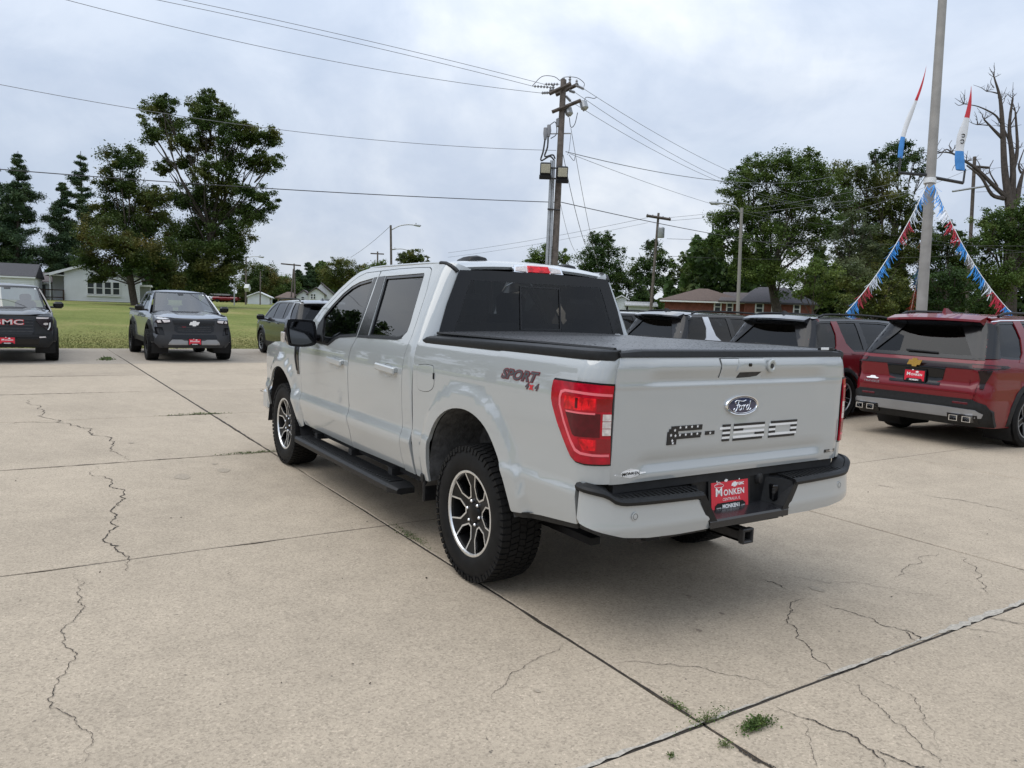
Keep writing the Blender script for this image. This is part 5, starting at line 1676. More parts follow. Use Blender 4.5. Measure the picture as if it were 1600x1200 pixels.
def suv(name, label, loc, rz, paint, roofm, S, twotone, group=None, detail=True, cabin=CARGL, plain=False):
    """crossover seen mainly from behind; S scales a 5.19 m long, 1.78 m high body"""
    sx, sy, sz = S
    root = empty(name, loc, rz, label, 'car', group)
    zs = [q * sz for q in (.25, .35, .50, .64, .78, .92, 1.05, 1.12, 1.17, 1.40, 1.58, 1.68, 1.72)]
    ys = [q * sy for q in (.93, .965, .985, .992, .984, .990, .985, .972, .950, .868, .795, .745, .715)]
    rz_ = [q * sz for q in (.25, .40, .55, .66, .73, .80, .87, 1.04, 1.10, 1.18, 1.45, 1.62, 1.72)]
    rx = [q * sx for q in (-.96, -1.05, -1.09, -1.08, -1.088, -1.082, -1.040, -1.062, -1.03, -.985, -.80, -.70, -.66)]
    B = Body(zs, ys, rz_, rx, [q * sz for q in (.25, .45, .8, .98, 1.10)], [q * sx for q in (4.0, 4.08, 4.09, 4.0, 3.85)], rr=.20 * sx)
    wb, R = 3.07 * sx, .385 * sz
    B.arch = [(0, R, R + .06, .022), (wb, R, R + .06, .022)]
    X = lambda l: [(a * sx, b * sz) for a, b in l]
    roof_z = 1.705 * sz
    belt = 1.15
    dlo = X([(-.78, 1.20), (-.62, 1.62), (-.50, 1.665), (.3, 1.69), (1.3, 1.69), (1.85, 1.655), (2.25, 1.50), (2.72, 1.22), (2.66, 1.155), (.2, 1.165), (-.5, 1.18)])
    tw = -1.04 * sx
    outl = [(tw, .30 * sz), ] + [(-R - .30, .28 * sz)] + arch_pts(0, R, R + .06, .28 * sz)[::-1] + arch_pts(wb, R, R + .06, .28 * sz)[::-1] + X([(3.9, .30), (4.25, .40), (4.25, .85), (4.2, .98), (3.6, 1.06), (2.95, 1.13), (2.86, 1.17), (2.36, 1.52), (1.95, 1.685), (1.3, 1.722), (0, 1.722), (-.45, 1.715), (-.72, 1.70), (-.86, 1.62), (-1.04, 1.20), (-1.17, 1.0), (-1.20, .70)])
    for mir in (False, True):
        K = dict(mirror=mir)
        sg = -1 if mir else 1
        bs = sheet('body_side', outl, B.side, paint, root, step=.085, holes=[dlo], thick=.03, **K)
        sheet('side_glass', inset(dlo, -.01), B.at(-.012), cabin, bs, step=.12, thick=0, **K)
        sheet('window_surround', dlo, B.at(-.004), GLOSSBLK, bs, step=.1, holes=[inset(dlo, .03)], thick=.01, **K)
        for q in ([(.62, 1.16), (.78, 1.16), (.70, 1.70), (.56, 1.70)], [(1.70, 1.15), (1.80, 1.15), (1.62, 1.69), (1.54, 1.70)]):
            sheet('door_pillar', X(q), B.at(-.003), GLOSSBLK, bs, step=.1, thick=.01, **K)
        fin = X([(-.32, 1.14), (.34, 1.13), (.12, 1.30), (.05, 1.50), (.02, 1.70), (-.16, 1.70), (-.12, 1.45), (-.18, 1.26)])
        sheet('pillar_fin', fin, B.at(.003), paint, bs, step=.08, thick=.015, **K)
        if twotone:
            sheet('roof_side_band', X([(-.86, 1.60), (-.45, 1.665), (.3, 1.688), (1.3, 1.688), (1.9, 1.65), (2.25, 1.50), (2.75, 1.19), (2.88, 1.17), (2.37, 1.53), (1.96, 1.69), (1.3, 1.727), (0, 1.727), (-.45, 1.72), (-.78, 1.70)]), B.at(.003), roofm, bs, step=.1, thick=.01, **K)
            sheet('rear_pillar', X([(-.76, 1.185), (-1.10, 1.175), (-1.0, 1.58), (-.92, 1.66), (-.5, 1.68), (-.60, 1.62)]), B.at(.012), GLOSSBLK, bs, step=.08, thick=.01, **K)
        else:
            sheet('rear_pillar', X([(-.74, 1.185), (-1.10, 1.175), (-1.0, 1.58), (-.92, 1.645), (-.62, 1.635), (-.60, 1.60)]), B.at(.012), GLOSSBLK, bs, step=.08, thick=.01, **K)
            sheet('window_chrome', X([(-.62, 1.655), (-.45, 1.675), (.3, 1.697), (1.3, 1.697), (1.7, 1.68), (1.7, 1.692), (1.3, 1.708), (.3, 1.708), (-.45, 1.687), (-.60, 1.667)]), B.at(.006), CHROME, bs, step=.1, thick=.01, **K)
        # cladding
        for cx in (0, wb):
            ring = arch_pts(cx, R, R + .055, .30 * sz, 16) + arch_pts(cx, R, R + .12, .30 * sz, 16)[::-1]
            sheet('arch_cladding', ring, B.at(.006), CLADM, bs, step=.1, thick=.02, **K)
            w_ = MB()
            pr = arch_pts(cx, R, R + .06, .10, 14)
            n_ = len(pr)
            w_.add([(a, sg * (.97 * sy), b) for a, b in pr] + [(a, sg * .6, b) for a, b in pr], [(i, i + 1, n_ + i + 1, n_ + i) for i in range(n_ - 1)] + [tuple(n_ + i for i in range(n_))])
            w_.build('wheel_well', DARK, root)
            wheel('wheel', root, (cx, sg * .86 * sy, R), R, .25, R * .665, sg, treads=False, style='five', hi=False, trim=SKID)
        sheet('sill_cladding', X([(.5, .24), (.5, .44), (2.55, .44), (2.55, .24)]), B.at(.006), CLADM, bs, step=.15, thick=.02, **K)
        for hx in (1.02, 2.08):
            h_ = MB()
            p_ = B.side(np.array([hx * sx]), np.array([1.02 * sz]))[0]
            h_.cbox((p_[0], sg * (p_[1] + .022), p_[2]), (.22, .02, .032), .008)
            h_.build('door_handle', paint, bs)
        m_ = MB()
        p_ = B.side(np.array([2.50 * sx]), np.array([1.12 * sz]))[0]
        m_.cbox((p_[0], sg * (p_[1] + .16), p_[2] + .06), (.12, .24, .17), .045)
        m_.cbox((p_[0], sg * (p_[1] + .02), p_[2] + .0), (.08, .14, .05), .02)
        m_.build('door_mirror', roofm if twotone else GLOSSBLK, root)
        rl = MB()
        rl.tube([(q * sx, sg * (.70 - .02 * (q < 0)) * sy, (z_ + .0) * sz) for q, z_ in ((-.42, 1.735), (-.30, 1.775), (-.1, 1.79), (.8, 1.80), (1.5, 1.785), (1.75, 1.765), (1.85, 1.735))], .020, 6)
        rl.build('roof_rail', BLKPL, root)
    # roof
    def roof(x, y):
        z = (1.72 + .055 * (1 - (np.abs(y) / (.72 * sy)) ** 2.2)) * sz
        e = np.clip((x - 1.1 * sx) / (.85 * sx), 0, None)
        e2 = np.clip((-.2 * sx - x) / (.6 * sx), 0, None)
        return np.stack([x, y, z - .075 * e * e - .03 * e2 * e2], 1)
    rp = [(-.62, .70), (-.3, .715), (1.3, .715), (1.95, .70), (2.05, 0)]
    sheet('roof', [(a * sx, b * sy) for a, b in rp] + [(a * sx, -b * sy) for a, b in rp[::-1][1:]], roof, roofm, root, out=(0, 0, 1), step=.12, thick=.02)
    sp = MB()
    vs = []
    for y in np.linspace(-.66, .66, 13):
        k = 1 - .12 * (abs(y) / .66) ** 3
        vs += [(-.62 * sx, y * sy, 1.728 * sz + .03 * (1 - (y / .7) ** 2)), (-.90 * k * sx, y * sy, 1.675 * sz + .025 * (1 - (y / .7) ** 2)), (-.905 * k * sx, y * sy, 1.65 * sz + .02 * (1 - (y / .7) ** 2)), (-.70 * sx, y * sy, 1.61 * sz)]
    sp.add(vs, [(i * 4 + j, i * 4 + j + 1, i * 4 + j + 5, i * 4 + j + 4) for i in range(12) for j in range(3)] + [(0, 1, 2, 3), (48, 49, 50, 51)])
    so = sp.build('roof_spoiler', roofm, root, smooth=35)
    u_ = MB()
    u_.add([(-.89 * sx * (1 - .12 * (abs(y) / .66) ** 3), y * sy, 1.642 * sz + .012 * (1 - (y / .7) ** 2)) for y in np.linspace(-.66, .66, 13)] + [(-.70 * sx + .0 * y, y * sy, 1.595 * sz) for y in np.linspace(-.66, .66, 13)], [(i, i + 1, 14 + i, 13 + i) for i in range(12)])
    u_.build('spoiler_underside', GLOSSBLK, so)
    fn_ = MB()
    fn_.add([(-.30 * sx, -.025, 1.765 * sz), (-.30 * sx, .025, 1.765 * sz), (-.52 * sx, .03, 1.752 * sz), (-.52 * sx, -.03, 1.752 * sz), (-.44 * sx, -.01, 1.832 * sz), (-.44 * sx, .01, 1.832 * sz), (-.50 * sx, .012, 1.835 * sz), (-.50 * sx, -.012, 1.835 * sz)], [(0, 1, 5, 4), (1, 2, 6, 5), (2, 3, 7, 6), (3, 0, 4, 7), (4, 5, 6, 7)])
    fn_.build('antenna_fin', paint if not twotone else GLOSSBLK, root, smooth=0)
    # tailgate and rear glass
    Rr = lambda d: (lambda y, z: B.rear(y, z, d))
    Y = lambda l: [(a * sy, b * sz) for a, b in l]
    sym = lambda l: l + [(-a, b) for a, b in l[::-1]]
    glassp = Y(sym([(.80, 1.19), (.765, 1.35), (.66, 1.60), (.62, 1.615)]))
    tgate = sheet('tailgate', Y(sym([(.80, .64), (.83, .80), (.85, 1.05), (.86, 1.14), (.70, 1.62), (.68, 1.64)])), Rr(.004), paint, root, out=(-1, 0, 0), step=.07, holes=[glassp], thick=.03)
    sheet('rear_glass', inset(glassp, -.012), Rr(-.006), cabin, root, out=(-1, 0, 0), step=.1, thick=0)
    sheet('glass_border', Y(sym([(.852, 1.165), (.77, 1.40), (.70, 1.625)])), Rr(.011), GLOSSBLK, tgate, out=(-1, 0, 0), step=.1, holes=[inset(glassp, .025)], thick=.008)
    wp_ = MB()
    wp_.cbox((-.975 * sx, -.02, 1.235 * sz), (.03, .46, .03), .01, Matrix.Rotation(rad(2), 3, 'X'))
    wp_.build('rear_wiper', BLKPL, tgate)
    # lamp bar, lamps
    bar = sheet('lamp_bar', Y(sym([(.855, 1.045), (.855, 1.115)])), Rr(.010), LAMPBLK, root, out=(-1, 0, 0), step=.08, thick=.012)
    for mir in (False, True):
        K = dict(mirror=mir)
        lq = X([(-1.16, 1.045), (-1.14, 1.115), (-.62, 1.098), (-.55, 1.075), (-.70, 1.055)])
        lo = sheet('tail_lamp', lq, B.at(.010), LAMPBLK, root, step=.06, thick=.015, **K)
        sheet('lamp_lens', X([(-1.155, 1.06), (-1.14, 1.10), (-.80, 1.09), (-.78, 1.062)]), B.at(.014), REDDEEP, lo, step=.06, thick=.004, **K)
        sheet('corner_lamp', X([(-1.10, 1.03), (-.93, 1.04), (-.98, .93), (-1.03, .80), (-1.075, .80), (-1.06, .92)]), B.at(.010), LAMPBLK, root, step=.06, thick=.012, **K)
    if detail:
        rec = Y(sym([(.36, .80), (.42, 1.04)]))
        ro = sheet('plate_recess', rec, Rr(.008), GLOSSBLK, tgate, out=(-1, 0, 0), step=.08, thick=.01)
        plate_group(root, 'licence_plate', (-1.085 * sx, -.01, .905 * sz), (0, -1, 0), (.06, 0, 1), detail=False)
        bowtie(root, 'gold_bowtie', lambda a, b, d: (-1.088 * sx - d, -a, 1.082 * sz + b), .21, GOLD)
        sheet('lower_crease', Y([(.83, .735), (.83, .755), (-.83, .755), (-.83, .735)]), Rr(.008), paint, tgate, out=(-1, 0, 0), step=.1, thick=.01)
        lettering('model_lettering', 'TRAVERSE', .042, lambda a, b: tuple(B.rear(np.array([.62 * sy - a]), np.array([.765 * sz + b]), .014)[0]), SILVERP, tgate, sx=1.3)
        d_ = MB()
        d_.prism([(-.08, -.012), (.08, -.012), (.10, 0), (.05, .008), (.03, .026), (-.03, .026), (-.05, .008), (-.10, 0)], lambda a, b, d: tuple(B.rear(np.array([.62 * sy - a]), np.array([.82 * sz + b]), .010 + d)[0]), 0, .002)
        d_.build('dealer_decal', WHITEINK, tgate, smooth=0)
    elif twotone:
        lettering('model_lettering', 'RS', .05, lambda a, b: tuple(B.rear(np.array([.55 * sy - a]), np.array([1.15 * sz + b]), .012)[0]), mat_cache('badge bright red', (.55, .02, .03)), tgate, sx=1.4, bold=.003)
    # bumper
    bump_p = Y(sym([(.975, .30), (.975, .50), (.94, .60), (.80, .66)]))
    bo = sheet('rear_bumper', bump_p, Rr(.014), CLADM, root, out=(-1, 0, 0), step=.08, thick=.05)
    sheet('skid_plate', Y(sym([(.62, .40), (.90, .42), (.92, .475), (.85, .522), (.40, .532)])), Rr(.026), SKID, bo, out=(-1, 0, 0), step=.07, thick=.02)
    for mir in (1, -1):
        fg = MB()
        fg.cbox((-1.095 * sx, mir * .66 * sy, .60 * sz), (.02, .20, .03), .006)
        fg.build('rear_reflector', REDDEEP, bo)
        if detail:
            for q in (.60, .77):
                e = MB()
                vs = [(-1.06 * sx - dx, mir * q * sy + a * (1 - .1 * kk), .40 * sz + b * (1 - .1 * kk)) for kk, dx in ((0, .062), (1.6, .062), (1.6, -.05)) for a, b in ((-.055, -.036), (.055, -.036), (.055, .036), (-.055, .036))]
                e.add(vs, [(i, (i + 1) % 4, 4 + (i + 1) % 4, 4 + i) for i in range(4)] + [(4 + i, 4 + (i + 1) % 4, 8 + (i + 1) % 4, 8 + i) for i in range(4)] + [(8, 9, 10, 11)])
                vs2 = [(-1.06 * sx - dx, mir * q * sy + a, .40 * sz + b) for dx in (.062, -.05) for a, b in ((-.055, -.036), (.055, -.036), (.055, .036), (-.055, .036))]
                e.add(vs2, [(i, (i + 1) % 4, 4 + (i + 1) % 4, 4 + i) for i in range(4)])
                e.build('exhaust_tip', CHROME, bo, smooth=0)
            rc_ = sheet('exhaust_recess', Y([(mir * .50, .34), (mir * .87, .34), (mir * .87, .455), (mir * .50, .455)]), Rr(.030), GLOSSBLK, bo, out=(-1, 0, 0), step=.08, thick=.02)
    # front end, bonnet, windscreen
    hood = lambda x, y: np.stack([x, y, 1.15 * sz - .10 * np.clip((x / sx - 2.8) / 1.2, 0, 1) ** 1.6 * sz - .05 * (np.abs(y) / .9) ** 3], 1)
    sheet('bonnet', [(2.80 * sx, .86 * sy), (3.6 * sx, .84 * sy), (3.95 * sx, .60 * sy), (4.02 * sx, 0), (3.95 * sx, -.60 * sy), (3.6 * sx, -.84 * sy), (2.80 * sx, -.86 * sy)], hood, paint, root, out=(0, 0, 1), step=.15, thick=.02)
    wsf = lambda y, t: np.stack([(2.92 - .95 * t) * sx - .12 * (y / .8) ** 2, y * (1 - .16 * t), (1.15 + .57 * t) * sz], 1)
    sheet('windscreen', [(-.82 * sy, 0), (.82 * sy, 0), (.82 * sy, 1), (-.82 * sy, 1)], wsf, CLEARGL, root, out=(1, 0, .4), step=.15, thick=0)
    fo = sheet('front_fascia', Y(sym([(.9, .30), (.92, .85), (.88, .98)])), lambda y, z: B.front(y, z, .006), CLADM, root, out=(1, 0, 0), step=.12, thick=.05)
    ub = MB()
    ub.box((1.55 * sx, 0, .38 * sz), (4.7 * sx, 1.5 * sy, .16 * sz))
    ub.box((.2 * sx, 0, .62 * sz), (2.2 * sx, 1.2 * sy, .25 * sz))
    ub.build('underbody', DARK, root, smooth=0)
    for x_ in (.35, 1.2, 2.0):
        for y_ in (-.42, .42):
            se = MB()
            se.cbox((x_ * sx - .15, y_ * sy, 1.0 * sz), (.18, .5 * sy, .70 * sz), .06, Matrix.Rotation(rad(-10), 3, 'Y'))
            se.cbox((x_ * sx - .22, y_ * sy, 1.40 * sz), (.10, .26, .17), .05)
            se.build('seat', SEATM, root)
    return root

MAROON = mat('metallic maroon paint', (.155, .0025, .0085), .35, coat=.75, spec=.2, noise=(300, .10, 2))
BLKROOF = mat('black roof paint', (.010, .010, .012), .2, coat=1.0)
WHITEP = mat('silver white paint', (.55, .58, .62), .35, metal=.15, coat=1.0)
BLKMET = mat('black metallic paint', (.016, .017, .020), .25, metal=.2, coat=1.0)
GREYMET = mat('grey metallic paint', (.27, .29, .325), .30, metal=.5, coat=1.0, noise=(200, .08, 2))
DKMET = mat('dark charcoal paint', (.030, .031, .036), .28, metal=.35, coat=1.0)
suv('maroon_suv', 'maroon suv with gold emblem and four square exhaust tips at the right', (1.93, -8.22, 0), -math.pi / 2 - .05, MAROON, MAROON, (1, 1, 1), False)
suv('maroon_crossover', 'maroon crossover with a black roof, between the white and the larger maroon suv', (4.62, -8.14, 0), -math.pi / 2, MAROON, BLKROOF, (.90, .945, .955), True, detail=False)
suv('white_crossover', 'silver white crossover with a black roof beyond the bed cover', (7.42, -8.14, 0), -math.pi / 2, WHITEP, BLKROOF, (.90, .945, .955), True, detail=False)
suv('dark_crossover', 'dark roofed crossover barely visible beyond the silver white crossover', (10.25, -8.2, 0), -math.pi / 2, BLKMET, BLKMET, (.90, .945, .94), True, detail=False)
suv('black_crossover', 'black crossover with a silver roof line behind the door mirror of the grey pickup', (18.05, -4.15, 0), 0, BLKMET, mat_cache('silver roof paint', (.30, .31, .33), rough=.3, metal=.4, coat=1.0), (.88, .93, .96), False, detail=False)

def midtruck(name, label, loc, rz, paint, brand):
    root = empty(name, loc, rz, label, 'pickup truck')
    zs = [.35, .50, .62, .80, 1.00, 1.12, 1.22, 1.28, 1.50, 1.68, 1.76, 1.80]
    ys = [.90, .935, .945, .94, .945, .935, .915, .89, .80, .715, .67, .63]
    B = Body(zs, ys, [.4, 1.2, 1.8], [-1.15, -1.15, -1.15], [.30, .45, .60, .80, 1.02, 1.10, 1.18], [4.16, 4.24, 4.24, 4.20, 4.18, 4.14, 4.02], rr=.10, rf=.42, bow=.02)
    R, wb = .405, 3.34
    B.arch = [(0, .46, .50, .045), (wb, .46, .50, .045)]
    side = [(-1.15, .55)] + [(-.56, .50)] + arch_pts(0, .46, .50, .50)[::-1] + [(.56, .45), (2.75, .45)] + arch_pts(wb, .46, .50, .48)[::-1] + [(4.0, .50), (4.16, .55), (4.16, 1.0), (4.30, 1.06), (4.30, 1.09), (4.0, 1.155), (2.98, 1.22), (2.90, 1.27), (2.32, 1.66), (2.15, 1.76), (1.95, 1.80), (.95, 1.80), (.72, 1.74), (.60, 1.28), (-1.15, 1.25)]
    win = [(.78, 1.30), (.86, 1.68), (.98, 1.72), (1.95, 1.725), (2.15, 1.66), (2.40, 1.50), (2.68, 1.26), (2.55, 1.245)]
    for mir in (False, True):
        K = dict(mirror=mir)
        sg = -1 if mir else 1
        bs = sheet('body_side', side, B.side, paint, root, step=.085, holes=[win], thick=.03, **K)
        sheet('side_glass', inset(win, -.01), B.at(-.012), CARGL, bs, step=.12, thick=0, **K)
        sheet('window_pillar', [(1.62, 1.27), (1.74, 1.27), (1.66, 1.73), (1.56, 1.73)], B.at(-.004), GLOSSBLK, bs, step=.1, thick=.01, **K)
        for cx in (0, wb):
            ring = arch_pts(cx, .46, .495, .50, 16) + arch_pts(cx, .46, .60, .50, 16)[::-1]
            sheet('fender_flare', ring, B.at(.020), CLADM, bs, step=.08, thick=.04, **K)
            w_ = MB()
            pr = arch_pts(cx, .46, .50, .2, 14)
            n_ = len(pr)
            w_.add([(a, sg * .95, b) for a, b in pr] + [(a, sg * .55, b) for a, b in pr], [(i, i + 1, n_ + i + 1, n_ + i) for i in range(n_ - 1)] + [tuple(n_ + i for i in range(n_))])
            w_.build('wheel_well', DARK, root)
            wheel('wheel', root, (cx, sg * .885, R), R, .28, R * .57, sg, treads=True, style='five', hi=False, trim=STEELDK)
        sheet('sill_cladding', [(.52, .42), (.52, .56), (2.85, .56), (2.85, .42)], B.at(.012), CLADM, bs, step=.15, thick=.03, **K)
        for hx in (1.15, 2.05):
            h_ = MB()
            p_ = B.side(np.array([hx]), np.array([1.10]))[0]
            h_.cbox((p_[0], sg * (p_[1] + .022), p_[2]), (.22, .022, .036), .008)
            h_.build('door_handle', paint if brand == 'bow' else GLOSSBLK, bs)
        m_ = MB()
        m_.cbox((2.62, sg * 1.07, 1.34), (.13, .23, .17), .05)
        m_.cbox((2.62, sg * .94, 1.285), (.07, .16, .05), .02)
        m_.build('door_mirror', GLOSSBLK, root)
    roof = lambda x, y: np.stack([x, y, 1.80 + .045 * (1 - (np.abs(y) / .63) ** 2.2) - .09 * np.clip((x - 1.75) / .42, 0, None) ** 2 - .05 * np.clip((1.0 - x) / .28, 0, None) ** 2], 1)
    sheet('roof', [(.76, .58), (1.0, .635), (1.95, .635), (2.12, .60), (2.20, 0), (2.12, -.60), (1.95, -.635), (1.0, -.635), (.76, -.58)], roof, paint, root, out=(0, 0, 1), step=.1, thick=.02)
    wsf = lambda y, t: np.stack([2.98 - .80 * t - .05 * (y / .8) ** 2, y * (1 - .20 * t), 1.235 + .545 * t], 1)
    wso = sheet('windscreen', [(-.80, 0), (.80, 0), (.80, 1), (-.80, 1)], wsf, glass('windscreen glass', (.26, .31, .31), 2.3), root, out=(1, 0, .4), step=.15, thick=0)
    sheet('windscreen_border', [(-.80, 0), (.80, 0), (.80, 1), (-.80, 1)], lambda y, t: wsf(y, t) + np.array([.004, 0, .004]), GLOSSBLK, wso, out=(1, 0, .4), step=.15, holes=[[(-.755, .06), (.755, .06), (.755, .945), (.09, .945), (.08, .85), (-.08, .85), (-.09, .945), (-.755, .945)]], thick=0)
    st_ = MB()
    st_.add([tuple(wsf(np.array([a]), np.array([b]))[0] + np.array([.008, 0, .006])) for a, b in ((.69, .86), (.73, .86), (.73, .91), (.69, .91))], [(0, 1, 2, 3)])
    st_.build('window_sticker', WHITEINK, wso, smooth=0)
    def hood(x, y):
        e = np.clip((x - 3.75) / .45, 0, 1)
        bulge = .030 * (np.clip((np.abs(y) - .30) / .10, 0, 1) - np.clip((np.abs(y) - .62) / .14, 0, 1)) * (1 - e)
        return np.stack([x, y, 1.245 - .055 * (x - 2.9) - .075 * e ** 2 + bulge - .05 * (np.abs(y) / .9) ** 4], 1)
    sheet('bonnet', [(2.86, .86), (3.9, .85), (4.05, .72), (4.15, .45), (4.17, 0), (4.15, -.45), (4.05, -.72), (3.9, -.85), (2.86, -.86), (2.98, 0)], hood, paint, root, out=(0, 0, 1), step=.08, thick=.05)
    Fr = lambda d: (lambda y, z: B.front(y, z, d))
    sym = lambda l: l + [(-a, b) for a, b in l[::-1]]
    fa = sheet('front_fascia', sym([(.80, .36), (.905, .48), (.925, .75), (.91, .98), (.86, 1.07), (.60, 1.085)]), Fr(.012), mat_cache('charcoal fascia plastic', (.030, .031, .034), rough=.5, spec=.4) if brand == 'bow' else CLADM, root, out=(1, 0, 0), step=.07, thick=.06)
    gp = lambda nm, l, d, m, par=fa, th=.015: sheet(nm, l, Fr(d + .012), m, par, out=(1, 0, 0), step=.07, thick=th)
    if brand == 'bow':
        gp('grille_top', sym([(.48, .95), (.52, 1.065)]), .014, BLKPL)
        gp('grille', sym([(.38, .74), (.47, .79), (.47, .90), (.44, .935)]), .004, GLOSSBLK)
        for z_ in (.785, .83, .875):
            gp('grille_bar', sym([(.40, z_), (.40, z_ + .018)]), .016, STEELDK)
        gp('grille_badge', [(-.20, .885), (-.29, .885), (-.29, .905), (-.20, .905)], .02, mat_cache('badge red', (.20, .01, .02)))
        bowtie(root, 'silver_bowtie', lambda a, b, d: (4.222 + d, a, .985 + b), .25, WHITEINK)
        gp('skid_plate', sym([(.62, .44), (.60, .505), (.53, .575), (.30, .575), (.24, .55)]), .022, SKID)
        gp('lower_intake', sym([(.55, .60), (.52, .70)]), .004, GLOSSBLK)
    else:
        gp('grille', sym([(.46, .66), (.52, .72), (.54, 1.03), (.50, 1.06)]), .004, GLOSSBLK)
        for z_ in (.72, .79, .86, .93, 1.0):
            gp('grille_bar', sym([(.50, z_), (.50, z_ + .022)]), .014, STEELDK)
        lettering('brand_lettering', 'GMC', .160, lambda a, b: (4.230, a, .935 + b), mat_cache('badge bright red', (.55, .02, .03)), root, sx=1.80, bold=.010)
        lettering('brand_lettering', 'GMC', .155, lambda a, b: (4.234, a, .935 + b), mat_cache('pale badge silver', (.62, .60, .60)), root, sx=1.84, bold=.002)
        gp('bumper_bar', sym([(.80, .60), (.55, .66), (.50, .70), (.55, .72), (.84, .665)]), .024, BLKPL)
        gp('lower_intake', sym([(.60, .42), (.62, .56)]), .004, GLOSSBLK)
    for mir in (1, -1):
        if brand == 'bow':
            lo = gp('headlamp', [(mir * .55, 1.01), (mir * .60, .985), (mir * .84, .965), (mir * .885, .99), (mir * .86, 1.06), (mir * .56, 1.075)], .014, LAMPBLK)
            gp('headlamp_lens', [(mir * .57, 1.015), (mir * .70, .995), (mir * .74, 1.06), (mir * .57, 1.065)], .022, WHITELENS, lo)
            gp('headlamp_lens', [(mir * .76, .995), (mir * .83, .985), (mir * .85, 1.04), (mir * .78, 1.055)], .022, WHITELENS, lo)
            gp('fog_pod', [(mir * .70, .68), (mir * .88, .70), (mir * .90, .88), (mir * .74, .88)], .006, GLOSSBLK)
            gp('fog_lamp', [(mir * .80, .72), (mir * .84, .73), (mir * .86, .84), (mir * .82, .85)], .016, STEELDK)
        else:
            lo = gp('headlamp', [(mir * .56, .98), (mir * .58, 1.065), (mir * .84, 1.06), (mir * .90, .98), (mir * .905, .76), (mir * .82, .74), (mir * .66, .86)], .012, LAMPBLK)
            gp('lamp_strip', [(mir * .57, 1.03), (mir * .57, 1.06), (mir * .83, 1.055), (mir * .80, 1.03)], .020, WHITELENS, lo)
            gp('lamp_guide', [(mir * .835, .93), (mir * .855, .94), (mir * .85, .84), (mir * .815, .77), (mir * .79, .77), (mir * .825, .84)], .020, WHITEINK, lo)
            gp('projector_lamp', [(mir * .70, .905), (mir * .74, .935), (mir * .80, .93), (mir * .80, .885), (mir * .74, .88)], .018, WHITELENS, lo)
            gp('fog_lamp', [(mir * .62, .585), (mir * .76, .59), (mir * .74, .62), (mir * .62, .615)], .030, WHITELENS)
    plate_group(root, 'licence_plate', (4.290, .0, .525), (0, 1, 0), (-.05, 0, 1), detail=False)
    bx_ = MB()
    bx_.box((-1.13, 0, .90), (.05, 1.70, .66))
    bx_.box((-.25, 0, .80), (1.7, 1.6, .08))
    bx_.build('cargo_bed', paint, root, smooth=0)
    bx_ = MB()
    for sg in (1, -1):
        bx_.cbox((-.27, sg * .87, 1.265), (1.75, .10, .05), .015)
    bx_.build('bed_rail', BLKPL, root)
    bx_ = MB()
    bx_.box((1.6, 0, .50), (4.6, 1.5, .18))
    bx_.box((3.9, 0, .44), (.5, 1.5, .14))
    bx_.build('underbody', DARK, root, smooth=0)
    for x_ in (1.0, 1.95):
        for y_ in (-.38, .38):
            bx_ = MB()
            bx_.cbox((x_, y_, 1.12), (.18, .46, .60), .06, Matrix.Rotation(rad(-10), 3, 'Y'))
            bx_.cbox((x_ - .08, y_, 1.50), (.10, .26, .18), .05)
            bx_.build('seat', mat_cache('grey seat cloth', (.10, .10, .105), rough=.9), root)
    bx_ = MB()
    bx_.cbox((2.72, 0, 1.12), (.35, 1.4, .22), .07)
    bx_.build('dashboard', DARK, root)
    return root
midtruck('grey_pickup', 'grey metallic pickup facing the camera at the lawn edge, silver bar under its grille', (21.20, -.585, 0), math.pi, GREYMET, 'bow')
midtruck('black_pickup', 'charcoal black pickup facing the camera, cut by the left picture edge', (21.25, 3.40, 0), math.pi, DKMET, 'gmc')
# ------------------------------------------------------------------ houses beyond the lawn
SIDING = mat('white lap siding', (.68, .70, .72), .6, noise=(1.2, .05, 4))
TRIM = mat('white trim', (.74, .75, .76), .5)
SHINGLE = mat('dark grey shingles', (.060, .058, .062), .9, noise=(9, .3, 5), bump=(40, .5, .01))
SHINGLE_B = mat('brown shingles', (.125, .088, .072), .9, noise=(9, .28, 5), bump=(40, .5, .01))
SHINGLE_G = mat('grey brown shingles', (.115, .098, .098), .9, noise=(9, .3, 5), bump=(40, .5, .01))
BRICK = node_mat('red brick', lambda n, l, b, noise, ramp, mix, bump, geo: (l.new(ramp(noise(3.5, 5).outputs['Fac'], [(.3, (.16, .055, .040)), (.6, (.24, .085, .062)), (.8, (.30, .14, .105))]), b.inputs['Base Color']), b.inputs['Roughness'].__setattr__('default_value', .9)))
DARKWOOD = mat('dark stained wood', (.045, .026, .020), .8, noise=(12, .3, 4))
HGLASS = mat('house window glass', (.035, .042, .048), .12, coat=.5)
HR = cam_r.copy()
HR[2] = 0
HR /= np.linalg.norm(HR)
HF = np.array([-HR[1], HR[0], 0])
if HF @ cam_f < 0:
    HF = -HF
